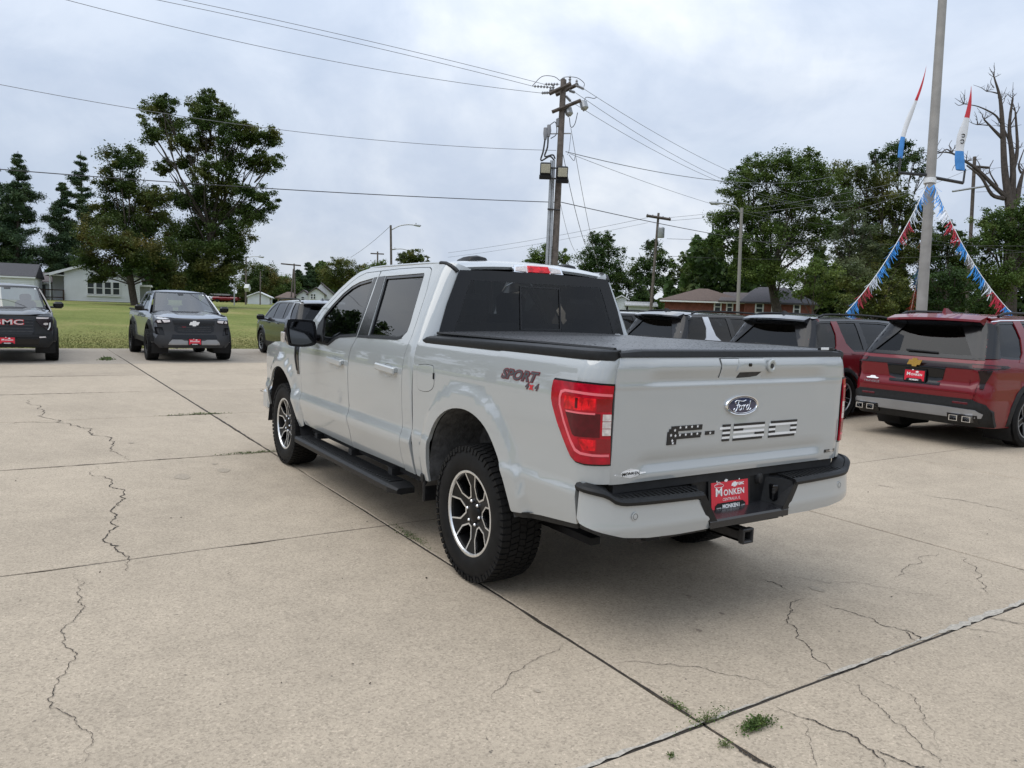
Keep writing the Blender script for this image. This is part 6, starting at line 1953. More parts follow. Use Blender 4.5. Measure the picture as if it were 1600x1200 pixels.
class House:
    """local frame facing the camera's way: a = right, b = up, c = away, metres; placed by its base pixel and depth"""
    def __init__(s, name, label, x, y, D, yaw=0.0, cat='house'):
        b = pd(x, y, D)
        s.o = np.array([b[0], b[1], b[2]])
        s.k = D / F_PX
        s.x0, s.y0 = x, y
        yaw = yaw - .8 * math.atan((x - 800) / F_PX)
        ca, sa = math.cos(yaw), math.sin(yaw)
        s.r, s.f = HR * ca + HF * sa, HF * ca - HR * sa
        s.ca = ca
        s.root = empty(name, tuple(s.o), math.atan2(s.r[1], s.r[0]), label, cat)
    def p(s, x, y):
        return ((x - s.x0) * s.k * s.ca, (s.y0 - y) * s.k)
    def L(s, a, b, c):
        return (a, c, b)
    def box(s, name, a0, a1, b0, b1, c0, c1, m, parent=None):
        q = MB()
        q.box(((a0 + a1) / 2, (c0 + c1) / 2, (b0 + b1) / 2), (a1 - a0, c1 - c0, b1 - b0))
        return q.build(name, m, parent or s.root, smooth=0)
    def poly(s, name, pts, c0, c1, m, parent=None):
        q = MB()
        q.prism(pts, lambda a, b, d: (a, d, b), c0, c1)
        return q.build(name, m, parent or s.root, smooth=0)
    def roof_gable_front(s, name, a0, a1, be, br, c0, c1, m, over=.35, th=.14):
        am = (a0 + a1) / 2
        q = MB()
        sl = (br - be) / (am - a0)
        for sg in (-1, 1):
            e = am + sg * ((a1 - a0) / 2 + over)
            z = be - over * sl
            q.prism([(e, z), (am, br), (am, br + th), (e, z + th)], lambda a, b, d: (a, d, b), c0 - over, c1 + over)
        return q.build(name, m, s.root, smooth=0)
    def roof_gable_side(s, name, a0, a1, be, br, c0, c1, m, over=.35, th=.14, hip=0.0):
        cm = (c0 + c1) / 2
        q = MB()
        z0 = be - over * (br - be) / (cm - c0)
        A = [(a0 - over, c0 - over, z0), (a1 + over, c0 - over, z0), (a1 + over, c1 + over, z0), (a0 - over, c1 + over, z0), (a0 - over + hip, cm, br), (a1 + over - hip, cm, br)]
        Bq = [(a, c, z + th) for a, c, z in A]
        f = [(0, 1, 5, 4), (2, 3, 4, 5), (1, 2, 5), (3, 0, 4)]
        q.add(Bq, f)
        q.add(A, [t[::-1] for t in f])
        q.add([A[i] for i in range(4)] + [Bq[i] for i in range(4)], [(0, 1, 5, 4), (1, 2, 6, 5), (2, 3, 7, 6), (3, 0, 4, 7)])
        return q.build(name, m, s.root, smooth=0, fix=False)
    def window(s, a0, a1, b0, b1, c, mull=1, fr=.07, m=None):
        q = MB()
        for x0, x1, y0, y1 in ((a0 - fr, a0, b0 - fr, b1 + fr), (a1, a1 + fr, b0 - fr, b1 + fr), (a0, a1, b0 - fr, b0), (a0, a1, b1, b1 + fr)):
            q.box(((x0 + x1) / 2, c - .04, (y0 + y1) / 2), (x1 - x0, .10, y1 - y0))
        for k in range(mull):
            zz = b0 + (b1 - b0) * (k + 1) / (mull + 1)
            q.box(((a0 + a1) / 2, c - .03, zz), (a1 - a0, .06, .06))
        w = q.build('window', TRIM, s.root, smooth=0)
        g = MB()
        g.box(((a0 + a1) / 2, c - .008, (b0 + b1) / 2), (a1 - a0, .012, b1 - b0))
        g.build('pane', HGLASS, w, smooth=0)
        return w
    def siding(s, poly, c, step=.2, m=None, name='siding_board'):
        """lap boards: each course its own piece, slightly tilted"""
        pts = np.array(poly)
        z = pts[:, 1].min()
        while z < pts[:, 1].max() - .02:
            zc = z + step * .5
            xs = []
            n = len(pts)
            for i in range(n):
                (x0, y0), (x1, y1) = pts[i], pts[(i + 1) % n]
                if (y0 > zc) != (y1 > zc):
                    xs.append(x0 + (x1 - x0) * (zc - y0) / (y1 - y0))
            xs.sort()
            for i in range(0, len(xs) - 1, 2):
                q = MB()
                a0, a1, zt = xs[i], xs[i + 1], min(z + step, pts[:, 1].max())
                q.add([(a0, c - .035, z), (a1, c - .035, z), (a1, c - .006, zt + .01), (a0, c - .006, zt + .01), (a0, c, z), (a1, c, z)], [(0, 1, 2, 3), (0, 4, 5, 1)])
                q.build(name, m or SIDING, s.root, smooth=0)
            z += step

h = House('white_house', 'white sided gabled house with four dark windows behind the maple', 100, 471, 75)
P = h.p
a0, a1, beave, brid = P(79, 0)[0], P(217, 0)[0], P(0, 430)[1], P(0, 409)[1]
wallp = [(P(101, 0)[0], .12), (a1, .12), (a1, beave), ((a0 + a1) / 2, brid), (P(101, 0)[0], P(0, 422.5)[1])]
h.poly('wall', wallp, 0, 9, SIDING)
h.siding(wallp, 0, .19)
h.poly('gable_fascia', [(a0, beave - .02), (a0 + .05, beave - .12), (a1 * .5 + a0 * .5, brid - .02), ((a0 + a1) / 2, brid + .16), (a0 - .35, beave + .04), (a0 - .4, beave - .14)], -.38, -.30, TRIM)
h.roof_gable_front('roof', a0, a1, beave, brid, 0, 9, SHINGLE)
h.box('foundation', a0, a1, -1.2, .12, -.02, 9, mat_cache('grey foundation block', (.20, .19, .18), rough=.9))
h.box('porch_wall', a0, P(101, 0)[0], .1, beave, 2.2, 2.35, SIDING)
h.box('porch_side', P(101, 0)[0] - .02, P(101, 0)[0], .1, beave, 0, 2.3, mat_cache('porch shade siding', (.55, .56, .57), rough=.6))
h.box('porch_ceiling', a0, P(101, 0)[0], beave - .08, beave, -.2, 2.3, TRIM)
h.box('porch_post', a0, a0 + .12, -.6, beave, -.1, .02, TRIM)
for y_ in (453.5, 465):
    h.box('porch_rail', P(58, 0)[0], P(101, 0)[0], P(0, y_ + .8)[1], P(0, y_ - .8)[1], -.3, -.2, DARKWOOD)
for x_ in (58, 72, 100):
    h.box('rail_post', P(x_, 0)[0] - .06, P(x_, 0)[0] + .06, -1.0, P(0, 453)[1], -.32, -.18, DARKWOOD)
h.box('porch_deck', P(58, 0)[0], P(101, 0)[0], -.25, .08, -.2, 2.3, DARKWOOD)
for x0, x1 in ((136, 145.5), (149.2, 158.7), (162.2, 171.7), (175.2, 184.8)):
    h.window(P(x0, 0)[0], P(x1, 0)[0], P(0, 457.5)[1], P(0, 438.5)[1], -.03)
h.box('window_sill', P(134, 0)[0], P(187, 0)[0], P(0, 461)[1], P(0, 459.5)[1], -.14, -.02, TRIM)
h.box('side_wing', P(217, 0)[0], P(233, 0)[0], -.3, P(0, 443)[1], 1.0, 7, mat_cache('grey wing siding', (.34, .35, .36), rough=.7))
h.box('wing_eave', P(216, 0)[0], P(236, 0)[0], P(0, 443)[1], P(0, 440)[1], .6, 7, TRIM)
h2 = House('breezeway', 'low grey roofed link with a dark door between garage and white house', 67, 471, 78, cat='house')
P = h2.p
h2.box('wall', P(54, 0)[0], P(80, 0)[0], -1, P(0, 441.5)[1], 0, 4, SIDING)
h2.roof_gable_side('roof', P(54, 0)[0], P(80, 0)[0], P(0, 441.5)[1], P(0, 427)[1], 0, 6, SHINGLE_G, .15)
h2.box('door', P(64, 0)[0], P(71.5, 0)[0], -.4, P(0, 445)[1], -.06, .0, HGLASS)
h2.box('eave', P(53, 0)[0], P(80, 0)[0], P(0, 443)[1], P(0, 441)[1], -.30, -.16, TRIM)
h3 = House('white_garage', 'white garage with a dark grey roof behind the black pickup, far left', 25, 471, 70, cat='garage')
P = h3.p
h3.box('wall', P(-45, 0)[0], P(53, 0)[0], -1, P(0, 433)[1], 0, 7, SIDING)
h3.siding([(P(-45, 0)[0], -.5), (P(53, 0)[0], -.5), (P(53, 0)[0], P(0, 434)[1]), (P(-45, 0)[0], P(0, 434)[1])], 0, .19)
h3.roof_gable_side('roof', P(-45, 0)[0], P(53, 0)[0], P(0, 433)[1], P(0, 412)[1], 0, 8, SHINGLE, .12)
h3.box('eave', P(-45, 0)[0], P(55, 0)[0], P(0, 434.5)[1], P(0, 432)[1], -.2, -.1, TRIM)

def small_house(name, label, x0, x1, ytop, yeave, ybase, D, wall, roofm, front=True, wins=(), hip=0.0, dep=8):
    hh = House(name, label, (x0 + x1) / 2, ybase, D)
    P = hh.p
    A0, A1, be, br = P(x0, 0)[0], P(x1, 0)[0], P(0, yeave)[1], P(0, ytop)[1]
    if front:
        hh.poly('wall', [(A0, -1.5), (A1, -1.5), (A1, be), ((A0 + A1) / 2, br - .1), (A0, be)], 0, dep, wall)
        hh.roof_gable_front('roof', A0, A1, be, br, 0, dep, roofm, .3)
    else:
        hh.box('wall', A0, A1, -1.5, be, 0, dep, wall)
        hh.roof_gable_side('roof', A0, A1, be, br, 0, dep, roofm, .4, hip=hip)
    for (wa, wb_, wc, wd) in wins:
        hh.window(P(wa, 0)[0], P(wb_, 0)[0], P(0, wd)[1], P(0, wc)[1], -.02, 1, .06)
    return hh
small_house('white_shed', 'small white gabled shed beyond the lawn, left of the brown roofed house', 387, 421, 457, 464, 476, 112, SIDING, TRIM)
small_house('brown_roofed_house', 'low house with a brown roof beyond the lawn', 434, 466, 457, 466, 474, 110, mat_cache('tan wall', (.42, .33, .27), rough=.8), SHINGLE_B, front=False, hip=1.5)
small_house('small_white_house', 'small white gabled house between the brown roof and the taller white house', 463, 486, 454, 463, 474, 108, SIDING, SHINGLE_G, wins=((471, 475, 464, 469),))
hw = small_house('tall_white_house', 'taller white gabled house with twin windows just left of the grey cab', 482, 506, 450, 459, 474, 104, SIDING, SHINGLE_G, wins=((486, 488.6, 460, 467), (490, 492.6, 460, 467)))
P = hw.p
hw.poly('rear_gable', [(P(494, 0)[0], -1.5), (P(522, 0)[0], -1.5), (P(522, 0)[0], P(0, 461)[1]), (P(500, 0)[0], P(0, 443)[1]), (P(494, 0)[0], P(0, 450)[1])], 2.2, 9, SIDING)
hw.poly('rear_roof', [(P(500, 0)[0], P(0, 442)[1]), (P(524, 0)[0], P(0, 461.5)[1]), (P(524, 0)[0], P(0, 459.5)[1]), (P(500, 0)[0], P(0, 440)[1])], 1.8, 9, SHINGLE_G)
hw.window(P(499, 0)[0], P(505, 0)[0], P(0, 467)[1], P(0, 462)[1], 2.18)
small_house('pale_shed', 'small pale shed peeking over the roof rails right of the cab', 982, 1021, 473, 478, 490, 80, SIDING, mat_cache('pale metal roof', (.50, .51, .52), rough=.5), front=False, dep=5)
small_house('pale_outbuilding', 'narrow pale outbuilding touching the right edge of the cab', 962, 978, 463, 467, 490, 84, SIDING, TRIM, dep=5)
# brick ranch
hb = House('brick_house', 'red brick ranch house with brown and grey roofs behind the parked crossovers', 1130, 502, 62)
P = hb.p
e = P(0, 471.5)[1]
hb.box('wall', P(1037, 0)[0], P(1160, 0)[0], -1, e, 0, 9, BRICK)
hb.box('wall', P(1160, 0)[0], P(1262, 0)[0], -1, e - .05, -1.2, 9, BRICK)
for r0 in range(14):
    zz = e - .16 - r0 * .17
    for x0, x1, c_ in ((1037, 1160, 0), (1160, 1262, -1.2)):
        q = MB()
        A0, A1 = P(x0, 0)[0], P(x1, 0)[0]
        q.box(((A0 + A1) / 2, c_ - .012, zz), (A1 - A0 - .02, .02, .145))
        q.build('brick_course', BRICK, hb.root, smooth=0)
hb.roof_gable_side('roof', P(1037, 0)[0], P(1160, 0)[0], e, P(0, 452)[1], 0, 8.5, SHINGLE_B, .45, hip=3.2)
hb.roof_gable_side('roof', P(1128, 0)[0], P(1175, 0)[0], e + .02, P(0, 457)[1], -.25, 8, SHINGLE_G, .40, hip=.6)
hb.roof_gable_side('roof', P(1160, 0)[0], P(1258, 0)[0], e, P(0, 447)[1], -1.2, 9, mat_cache('slate grey shingles', (.085, .080, .090), rough=.9, noise=(9, .3, 5)), .45, hip=1.8)
hb.box('gutter', P(1029, 0)[0], P(1160, 0)[0], e - .14, e - .02, -.60, -.50, TRIM)
for x0, x1, c_ in ((1116, 1124, -.03), (1135, 1142, -.03), (1177, 1186, -1.24), (1201, 1211, -1.24), (1233, 1240, -1.24)):
    hb.window(P(x0, 0)[0], P(x1, 0)[0], P(0, 486)[1], P(0, 474)[1], c_, 1, .10)

# ------------------------------------------------------------------ poles and lines
WOOD = mat('weathered pole wood', (.120, .100, .086), .95, noise=(5, .35, 5), bump=(30, .6, .01))
ARMWOOD = mat('dark crossarm wood', (.075, .060, .050), .95, noise=(6, .35, 4))
GALV = mat('galvanised steel', (.36, .37, .38), .45, metal=.6, noise=(6, .15, 4))
CONCP = mat('grey painted steel pole', (.30, .285, .265), .6, noise=(4, .15, 4))
CABLE = mat('black cable', (.028, .028, .030), .6)
WIREM = mat('aluminium line wire', (.15, .155, .165), .5, metal=.3)
INSUL = mat('grey porcelain insulator', (.22, .22, .23), .3, coat=.4)
LEDP = mat('floodlight lens', (.50, .48, .38), .3, coat=.4, noise=(40, .2, 2))
ZP = lambda a, b: (760 + a * .3, 80 + b * .3)
DP = 27.0
def PP(a, b, dd=0.0):
    q = ZP(a, b)
    return pd(q[0], q[1], DP + dd)
base = pd(866, 420, DP)
pole = empty('utility_pole', (base[0], base[1], 0), 0, 'leaning wooden utility pole with two crossarms and floodlights behind the cab', 'utility pole')
O = np.array([base[0], base[1], 0])
rel = lambda q: tuple(np.array(q) - O)
top = PP(402, 150)
dirv = (top - base) / np.linalg.norm(top - base)
foot = base - dirv * (base[2] / dirv[2])
t = MB()
t.tube([rel(foot), rel(foot + (top - foot) * .5), rel(top)], [.125, .118, .105], 14)
t.build('post', WOOD, pole, smooth=60)
def bar_(name, a, b, w, m, par, dd=(0, 0)):
    q = MB()
    q.tube([rel(PP(*a, dd[0])), rel(PP(*b, dd[1]))], w * .8, 4)
    return q.build(name, m, par, smooth=0)
bar_('crossarm', (328, 222), (440, 168), .085, ARMWOOD, pole, (-.18, -.18))
bar_('crossarm', (362, 228), (478, 172), .085, ARMWOOD, pole, (.2, .2))
bar_('crossarm', (342, 317), (492, 256), .080, ARMWOOD, pole, (-.16, -.16))
for a, b in ((334, 200), (402, 152), (435, 145), (348, 186), (470, 165)):
    q = MB()
    c = rel(PP(a, b))
    q.lathe([(.012, -.14), (.05, -.10), (.03, -.06), (.055, -.02), (.03, .03), (.05, .06), (.0, .13)], lambda x, y, z: (c[0] + x, c[1] + y, c[2] + z), 8)
    q.build('pin_insulator', INSUL, pole)
for (a, b), (c, d) in (((240, 182), (330, 188)), ((285, 218), (335, 216)), ((300, 172), (380, 172)), ((470, 180), (510, 198)), ((430, 205), (462, 215)), ((412, 232), (440, 262))):
    q = MB()
    p0, p1 = np.array(PP(a, b)), np.array(PP(c, d))
    q.tube([rel(p0), rel(p1)], .014, 5)
    for k in np.linspace(.15, .85, 5):
        m_ = p0 + (p1 - p0) * k
        dv = (p1 - p0) / np.linalg.norm(p1 - p0) * .035
        q.tube([rel(m_ - dv), rel(m_), rel(m_ + dv)], [.02, .06, .02], 6)
    q.build('strain_insulator', INSUL, pole)
for a, b in ((508, 282), (428, 312)):
    q = MB()
    q.cbox(rel(PP(a, b)), (.22, .26, .34), .05, Matrix.Rotation(rad(25), 3, 'Y'))
    q.build('fuse_cutout', GALV, pole)
    q = MB()
    q.tube([rel(PP(a - 8, b + 14)), rel(PP(a + 2, b + 28))], .05, 6)
    q.build('fuse_barrel', INSUL, pole)
for pts, w in (([(240, 180), (290, 132), (350, 132), (385, 155)], .012), ([(385, 150), (410, 135), (470, 138), (508, 165), (508, 185)], .012), ([(510, 262), (520, 240), (560, 246), (575, 238)], .012), ([(432, 345), (440, 395), (460, 380), (475, 320)], .014), ([(330, 385), (360, 370), (365, 430), (335, 455)], .016), ([(440, 430), (430, 520), (420, 540)], .008), ([(430, 540), (455, 570), (462, 548)], .010)):
    q = MB()
    q.tube([rel(x) for x in smooth_poly([tuple(PP(a, b)) for a, b in pts], 5)], w, 5)
    q.build('jumper_wire', CABLE, pole)
for a, y0 in ((308, 400), (326, 385)):
    q = MB()
    q.tube([rel(PP(a, y0)), rel(PP(a, y0 + 30)), rel(PP(a - 2, y0 + 60))], [.07, .085, .05], 8)
    q.build('cable_terminator', INSUL, pole)
for pts in ([(306, 455), (296, 520), (284, 570), (330, 548), (355, 570)], [(322, 440), (318, 500), (304, 548), (345, 540), (358, 560)]):
    q = MB()
    q.tube([rel(x) for x in smooth_poly([tuple(PP(a, b)) for a, b in pts], 5)], .03, 6)
    q.build('riser_cable', CABLE, pole)
for a in ((335, 430), (440, 428)),:
    bar_('standoff_arm', a[0], a[1], .03, GALV, pole)
q = MB()
q.cbox(rel(PP(374, 372)), (.14, .14, .30), .03)
q.build('lightning_arrester', INSUL, pole)
for x0, x1, r_ in ((340, 314, .055), (352, 330, .048)):
    q = MB()
    a, b = PP(x0, 570, -.1), PP(x1, 1110, -.1)
    q.tube([rel(a), rel(a + (b - a) * 2.2)], r_, 10)
    q.build('conduit', GALV, pole, smooth=60)
for yy in (660, 822, 605):
    bar_('conduit_strap', (318, yy), (385, yy + 6), .035, STEELDK, pole, (-.2, -.2))
for a, b in ((308, 615), (396, 635)):
    c = PP(a, b, -.45)
    q = MB()
    rt = Matrix.Rotation(math.atan2(HR[1], HR[0]), 3, 'Z') @ Matrix.Rotation(rad(18), 3, 'X')
    q.cbox(rel(c), (.38, .16, .46), .03, rt)
    q.box(rel(c + np.array([0, 0, -.27])), (.42, .25, .12), rt)
    fo = q.build('floodlight', BLKPL, pole)
    q = MB()
    cc = Vector(rel(c)) + rt @ Vector((0, -.086, .04))
    q.cbox(tuple(cc), (.32, .02, .30), .004, rt)
    q.build('flood_lens', LEDP, fo)

def proj_px(P_):
    d = np.array(P_) - CAM
    z = d @ cam_f
    return 800 + F_PX * (d @ cam_r) / z, 600 - F_PX * (d @ cam_u) / z, z
def wire(label, a, Da, b, Db, mid=None, r=.0085, m=None, n=26, grp=None, name='power_line'):
    """hanging wire between two pixel+depth ends; sag chosen so that it passes the photo pixel `mid`"""
    A, B = pd(*a, Da), pd(*b, Db)
    sag = .2
    if mid:
        lo, hi = 0.0, 1.0
        for _ in range(40):
            t = (lo + hi) / 2
            x = proj_px(A + (B - A) * t)[0]
            if (x < mid[0]) == (a[0] < b[0]):
                lo = t
            else:
                hi = t
        q = proj_px(A + (B - A) * t)
        sag = (mid[1] - q[1]) * q[2] / F_PX / (4 * t * (1 - t))
    w = MB()
    w.tube([A + (B - A) * t - np.array([0, 0, 4 * sag * t * (1 - t)]) for t in np.linspace(0, 1, n)], r, 5)
    o = w.build(name, m or WIREM, None, smooth=60)
    return tag(o, label, 'power line', grp)
wire('topmost of the three wires entering from the upper left', (-220, -100), 19, ZP(300, 172), 27, (500, 47))
wire('second wire from the top entering from the upper left, paired with the topmost', (-220, -90), 19.3, ZP(240, 182), 27, (500, 55))
wire('lone upper wire reaching the lower insulator from the upper left', (-220, -92), 18.6, ZP(285, 218), 27, (500, 91))
wire('thin wire crossing in front of the big oak top', (-220, 86), 20, (869, 235), 27, (430, 201))
wire('thick black cable crossing in front of the oak and maple', (-220, 246), 20, (866, 316), 27, (430, 295), .014, CABLE)
wire('upper wire of the three running right from the pole top to the big tree', ZP(510, 198), 27, (1330, 315), 56, (1110, 252))
wire('middle wire of the three running right from the pole top to the big tree', ZP(462, 215), 27, (1332, 318), 56, (1060, 244))
wire('lowest wire of the three running right from the pole top to the big tree', ZP(440, 262), 27, (1334, 322), 56, (1040, 243))
wire('slack cable running right from the middle of the utility pole', (884, 237), 27, (1300, 276), 56, (1050, 272), .014)
wire('straight wire slanting down right from the pole middle past the transformer pole', (890, 240), 27, (1260, 352), 58, (1040, 295))
wire('black cable slanting right from the pole above the cab', (877, 316), 27, (1400, 395), 60, (1030, 349), .015, CABLE)
wire('guy wire dropping right from the upper crossarm', ZP(440, 400), 27, ZP(580, 1120), 33, None, .009, name='guy_wire')
wire('guy wire dropping right from the lower fittings', ZP(400, 540), 27, ZP(515, 1010), 33, None, .011, CABLE, name='guy_wire')
wire('thin short guy wire nearest the pole', ZP(385, 790), 27, ZP(460, 1040), 33, None, .007, name='guy_wire')
wire('upper faint wire behind the utility pole reaching the transformer pole', (700, 395), 80, (1012, 340), 60, None, .014)
wire('lower faint wire behind the utility pole reaching the transformer pole', (700, 402), 80, (1012, 348), 60, None, .012)
wire('upper wire running right from the transformer pole', (1045, 340), 60, (1420, 282), 52, (1200, 322), .013)
wire('second wire running right from the transformer pole', (1046, 345), 60, (1420, 300), 52, (1200, 330), .013)
wire('wire crossing low in front of the big right tree', (1042, 373), 60, (1640, 385), 44, (1300, 380), .014, CABLE)
wire('wire crossing the right trees above the house', (1043, 400), 60, (1640, 392), 44, (1300, 405), .014, CABLE)
wire('wire from the lamp pole slanting down right over the trees', (1165, 330), 52, (1640, 398), 44, (1400, 368), .013, CABLE)
wire('upper thin wire right of the light pole', (1525, 265), 54, (1660, 240), 50, None, .013)
wire('lower thin wire right of the light pole', (1525, 300), 54, (1660, 278), 50, None, .013)
wire('wire left of the far right pole passing behind the light pole', (1330, 330), 58, (1520, 262), 54, None, .013)
wire('thin wire rising left of the tall lamp by the cab', (548, 402), 100, (609, 354), 80, None, .02)

def pole_thing(name, label, base, top, D, r0, r1, m, cat):
    r0, r1 = r0 * .74, r1 * .72
    a, b = pd(*base, D), pd(*top, D)
    gz = ground_h(a[0], a[1])
    f = a + (b - a) * ((gz - .2 - a[2]) / (b[2] - a[2]))
    root = empty(name, tuple(f), 0, label, cat)
    q = MB()
    q.tube([(0, 0, 0), tuple(b - f)], r0, 10, r2=r1)
    q.build('post', m, root, smooth=60)
    return root, f
def pbar(root, f, a, b, D, r, m, name, n=4):
    q = MB()
    q.tube([tuple(pd(*a, D) - f), tuple(pd(*b, D) - f)], r, n)
    return q.build(name, m, root, smooth=0 if n == 4 else 60)
def cobra(root, f, pts, D, r=.04):
    q = MB()
    P_ = smooth_poly([tuple(pd(a, b, D) - f) for a, b in pts], 5)
    q.tube(P_, r, 6)
    ar = q.build('lamp_arm', GALV, root, smooth=60)
    q = MB()
    e, d = np.array(P_[-1]), np.array(P_[-1]) - np.array(P_[-3])
    d = d / np.linalg.norm(d)
    q.tube([tuple(e - d * .1), tuple(e + d * .2 - np.array([0, 0, .02])), tuple(e + d * .6 - np.array([0, 0, .05])), tuple(e + d * .75)], [.05, .11, .12, .03], 8)
    lh = q.build('lamp_head', GALV, root, smooth=60)
    q = MB()
    q.tube([tuple(e + d * .2 + np.array([0, 0, .08])), tuple(e + d * .2 + np.array([0, 0, .22]))], .05, 6)
    q.build('photocell', GALV, lh)
rt_, f_ = pole_thing('utility_pole', 'thin wooden utility pole with one crossarm and a grey transformer', (1018, 470), (1029, 333), 60, .17, .13, WOOD, 'utility pole')
pbar(rt_, f_, (1010, 337), (1048, 343), 59.8, .11, ARMWOOD, 'crossarm')
for a in (1012, 1020, 1036, 1046):
    pbar(rt_, f_, (a, 338 + (a - 1010) * .15), (a, 334 + (a - 1010) * .15), 59.8, .05, INSUL, 'pin_insulator', 6)
q = MB()
c = pd(1033, 363, 59.6) - f_
q.lathe([(0, -.42), (.25, -.42), (.27, -.36), (.27, .32), (.2, .40), (0, .42)], lambda x, y, z: (c[0] + x, c[1] + y, c[2] + z), 12)
q.build('transformer', GALV, rt_)
rt_, f_ = pole_thing('street_lamp', 'lamp on a pale wooden pole in front of the big right tree', (1153, 480), (1159, 325), 50, .17, .14, mat_cache('pale grey pole', (.24, .225, .205), rough=.7), 'street lamp')
cobra(rt_, f_, [(1158, 334), (1150, 324), (1138, 319), (1126, 317.5)], 50, .06)
rt_, f_ = pole_thing('street_lamp', 'tall lamp with a long curved arm rising left of the cab roof', (612, 470), (610.5, 352), 80, .19, .16, WOOD, 'street lamp')
cobra(rt_, f_, [(612, 359), (624, 353), (636, 351), (647, 351.5)], 80, .06)
rt_, f_ = pole_thing('street_lamp', 'far lamp just right of the tall lamp, over the cab roof edge', (645.5, 470), (645.5, 392), 115, .2, .18, WOOD, 'street lamp')
cobra(rt_, f_, [(645, 397), (636, 391), (628, 389), (619, 389)], 115, .07)
rt_, f_ = pole_thing('utility_pole', 'small far utility pole with a crossarm, left of the tall lamp', (590, 470), (590, 393), 125, .2, .17, WOOD, 'utility pole')
pbar(rt_, f_, (579, 396), (600, 397), 125, .10, ARMWOOD, 'crossarm')
rt_, f_ = pole_thing('utility_pole', 'far utility pole with a wide crossarm beside the brown roofed house', (461, 472), (459.5, 412), 110, .18, .15, WOOD, 'utility pole')
pbar(rt_, f_, (439, 412), (470, 415), 110, .10, ARMWOOD, 'crossarm')
rt_, f_ = pole_thing('brace_pole', 'slanting brace pole leaning on the far utility pole by the brown roof', (454.5, 472), (458.5, 420), 110, .15, .13, WOOD, 'pole')
rt_, f_ = pole_thing('street_lamp', 'lamp with a short arm beyond the lawn, right of the oak', (384, 474), (384.5, 401), 100, .15, .13, WOOD, 'street lamp')
cobra(rt_, f_, [(385, 403), (394, 401), (404, 401)], 100, .05)
pbar(rt_, f_, (383, 450), (390, 450), 99.5, .5, mat_cache('pale sign', (.55, .56, .55)), 'meter_box')
pole_thing('thin_post', 'thin bare post between the lawn lamp and the brace pole', (406.5, 474), (407, 424), 105, .12, .10, WOOD, 'post')
rt_, f_ = pole_thing('yard_lamp', 'low yard lamp with a pale globe right of the oak trunk', (366, 474), (366, 428), 88, .10, .08, GALV, 'street lamp')
q = MB()
c = pd(362.5, 427, 88) - f_
q.lathe([(0, -.3), (.22, -.2), (.28, 0), (.2, .2), (0, .25)], lambda x, y, z: (c[0] + x, c[1] + y, c[2] + z), 10)
q.build('globe', TRIM, rt_)
rt_, f_ = pole_thing('utility_pole', 'grey utility pole right of the light pole, below the dead tree', (1515, 400), (1523, 245), 54, .19, .16, WOOD, 'utility pole')
pbar(rt_, f_, (1521, 260), (1545, 262), 53.8, .09, ARMWOOD, 'crossarm')
pbar(rt_, f_, (1488, 299), (1558, 288), 53.8, .07, GALV, 'steel_arm')
# tiny far vehicles
for nm, lb, a, b, D, m_ in (('far_car', 'tiny red car parked beyond the lawn right of the grey pickup', 354, 472, 130, MAROON), ('far_car', 'tiny white car parked beyond the lawn right of the grey pickup', 340, 471, 132, WHITEP)):
    c = pd(a, b, D)
    rt_ = empty(nm, (c[0], c[1], ground_h(c[0], c[1])), math.atan2(HR[1], HR[0]), lb, 'car')
    q = MB()
    q.cbox((0, 0, .62), (4.4, 1.8, .62), .18)
    q.build('body', m_, rt_)
    q = MB()
    q.cbox((-.1, 0, 1.12), (2.3, 1.6, .60), .25)
    q.build('cabin', GLOSSBLK, rt_)
    for x_ in (-1.3, 1.3):
        for y_ in (-.8, .8):
            q = MB()
            q.lathe([(0, -.1), (.32, -.1), (.32, .1), (0, .1)], lambda x, y, z: (x_ + x, y_ + z, .32 + y), 14)
            q.build('wheel', RUBBER, rt_)

# ------------------------------------------------------------------ light pole with flags and pennants
DL = 16.5
b0, b1 = pd(1440, 482, DL), pd(1474, -20, DL)
ft = b0 + (b1 - b0) * ((0 - b0[2]) / (b1[2] - b0[2]))
lp_ = empty('light_pole', tuple(ft), 0, 'tall grey light pole carrying flags and pennants behind the maroon suv', 'light pole')
q = MB()
q.tube([(0, 0, 0), tuple((b1 - ft) * 1.25)], .118, 16, r2=.080)
q.build('post', CONCP, lp_, smooth=60)
q = MB()
q.tube([(0, 0, 0), (0, 0, .5)], .24, 4)
q.build('pole_base', mat_cache('concrete base', (.36, .34, .31), rough=.9), lp_, smooth=0)
LPX = lambda x, y, dd=0: tuple(pd(x, y, DL + dd) - ft)
q = MB()
q.tube([LPX(1471, 68), LPX(1464, 72), LPX(1463, 80), LPX(1467, 92)], .035, 6)
q.build('hook_bracket', STEELDK, lp_, smooth=60)
q = MB()
q.tube([LPX(1455, 274), LPX(1405, 270)], .035, 6)
q.tube([LPX(1405, 270), LPX(1407, 244)], .022, 6)
q.build('flag_bracket', STEELDK, lp_, smooth=60)
q = MB()
q.tube([LPX(1462, 278), LPX(1505, 286)], .035, 6)
q.tube([LPX(1505, 286), LPX(1508, 264)], .022, 6)
q.build('flag_bracket', STEELDK, lp_, smooth=60)
q = MB()
q.tube([LPX(1452.5, 287), LPX(1453.2, 279)], .125, 12)
q.build('pole_strap', TRIM, lp_, smooth=60)
FL_R = mat('red flag cloth', (.55, .045, .06), .85, noise=(8, .15, 3))
FL_W = mat('white flag cloth', (.70, .71, .73), .85, noise=(8, .08, 3))
FL_B = mat('blue flag cloth', (.07, .26, .62), .85, noise=(8, .15, 3))
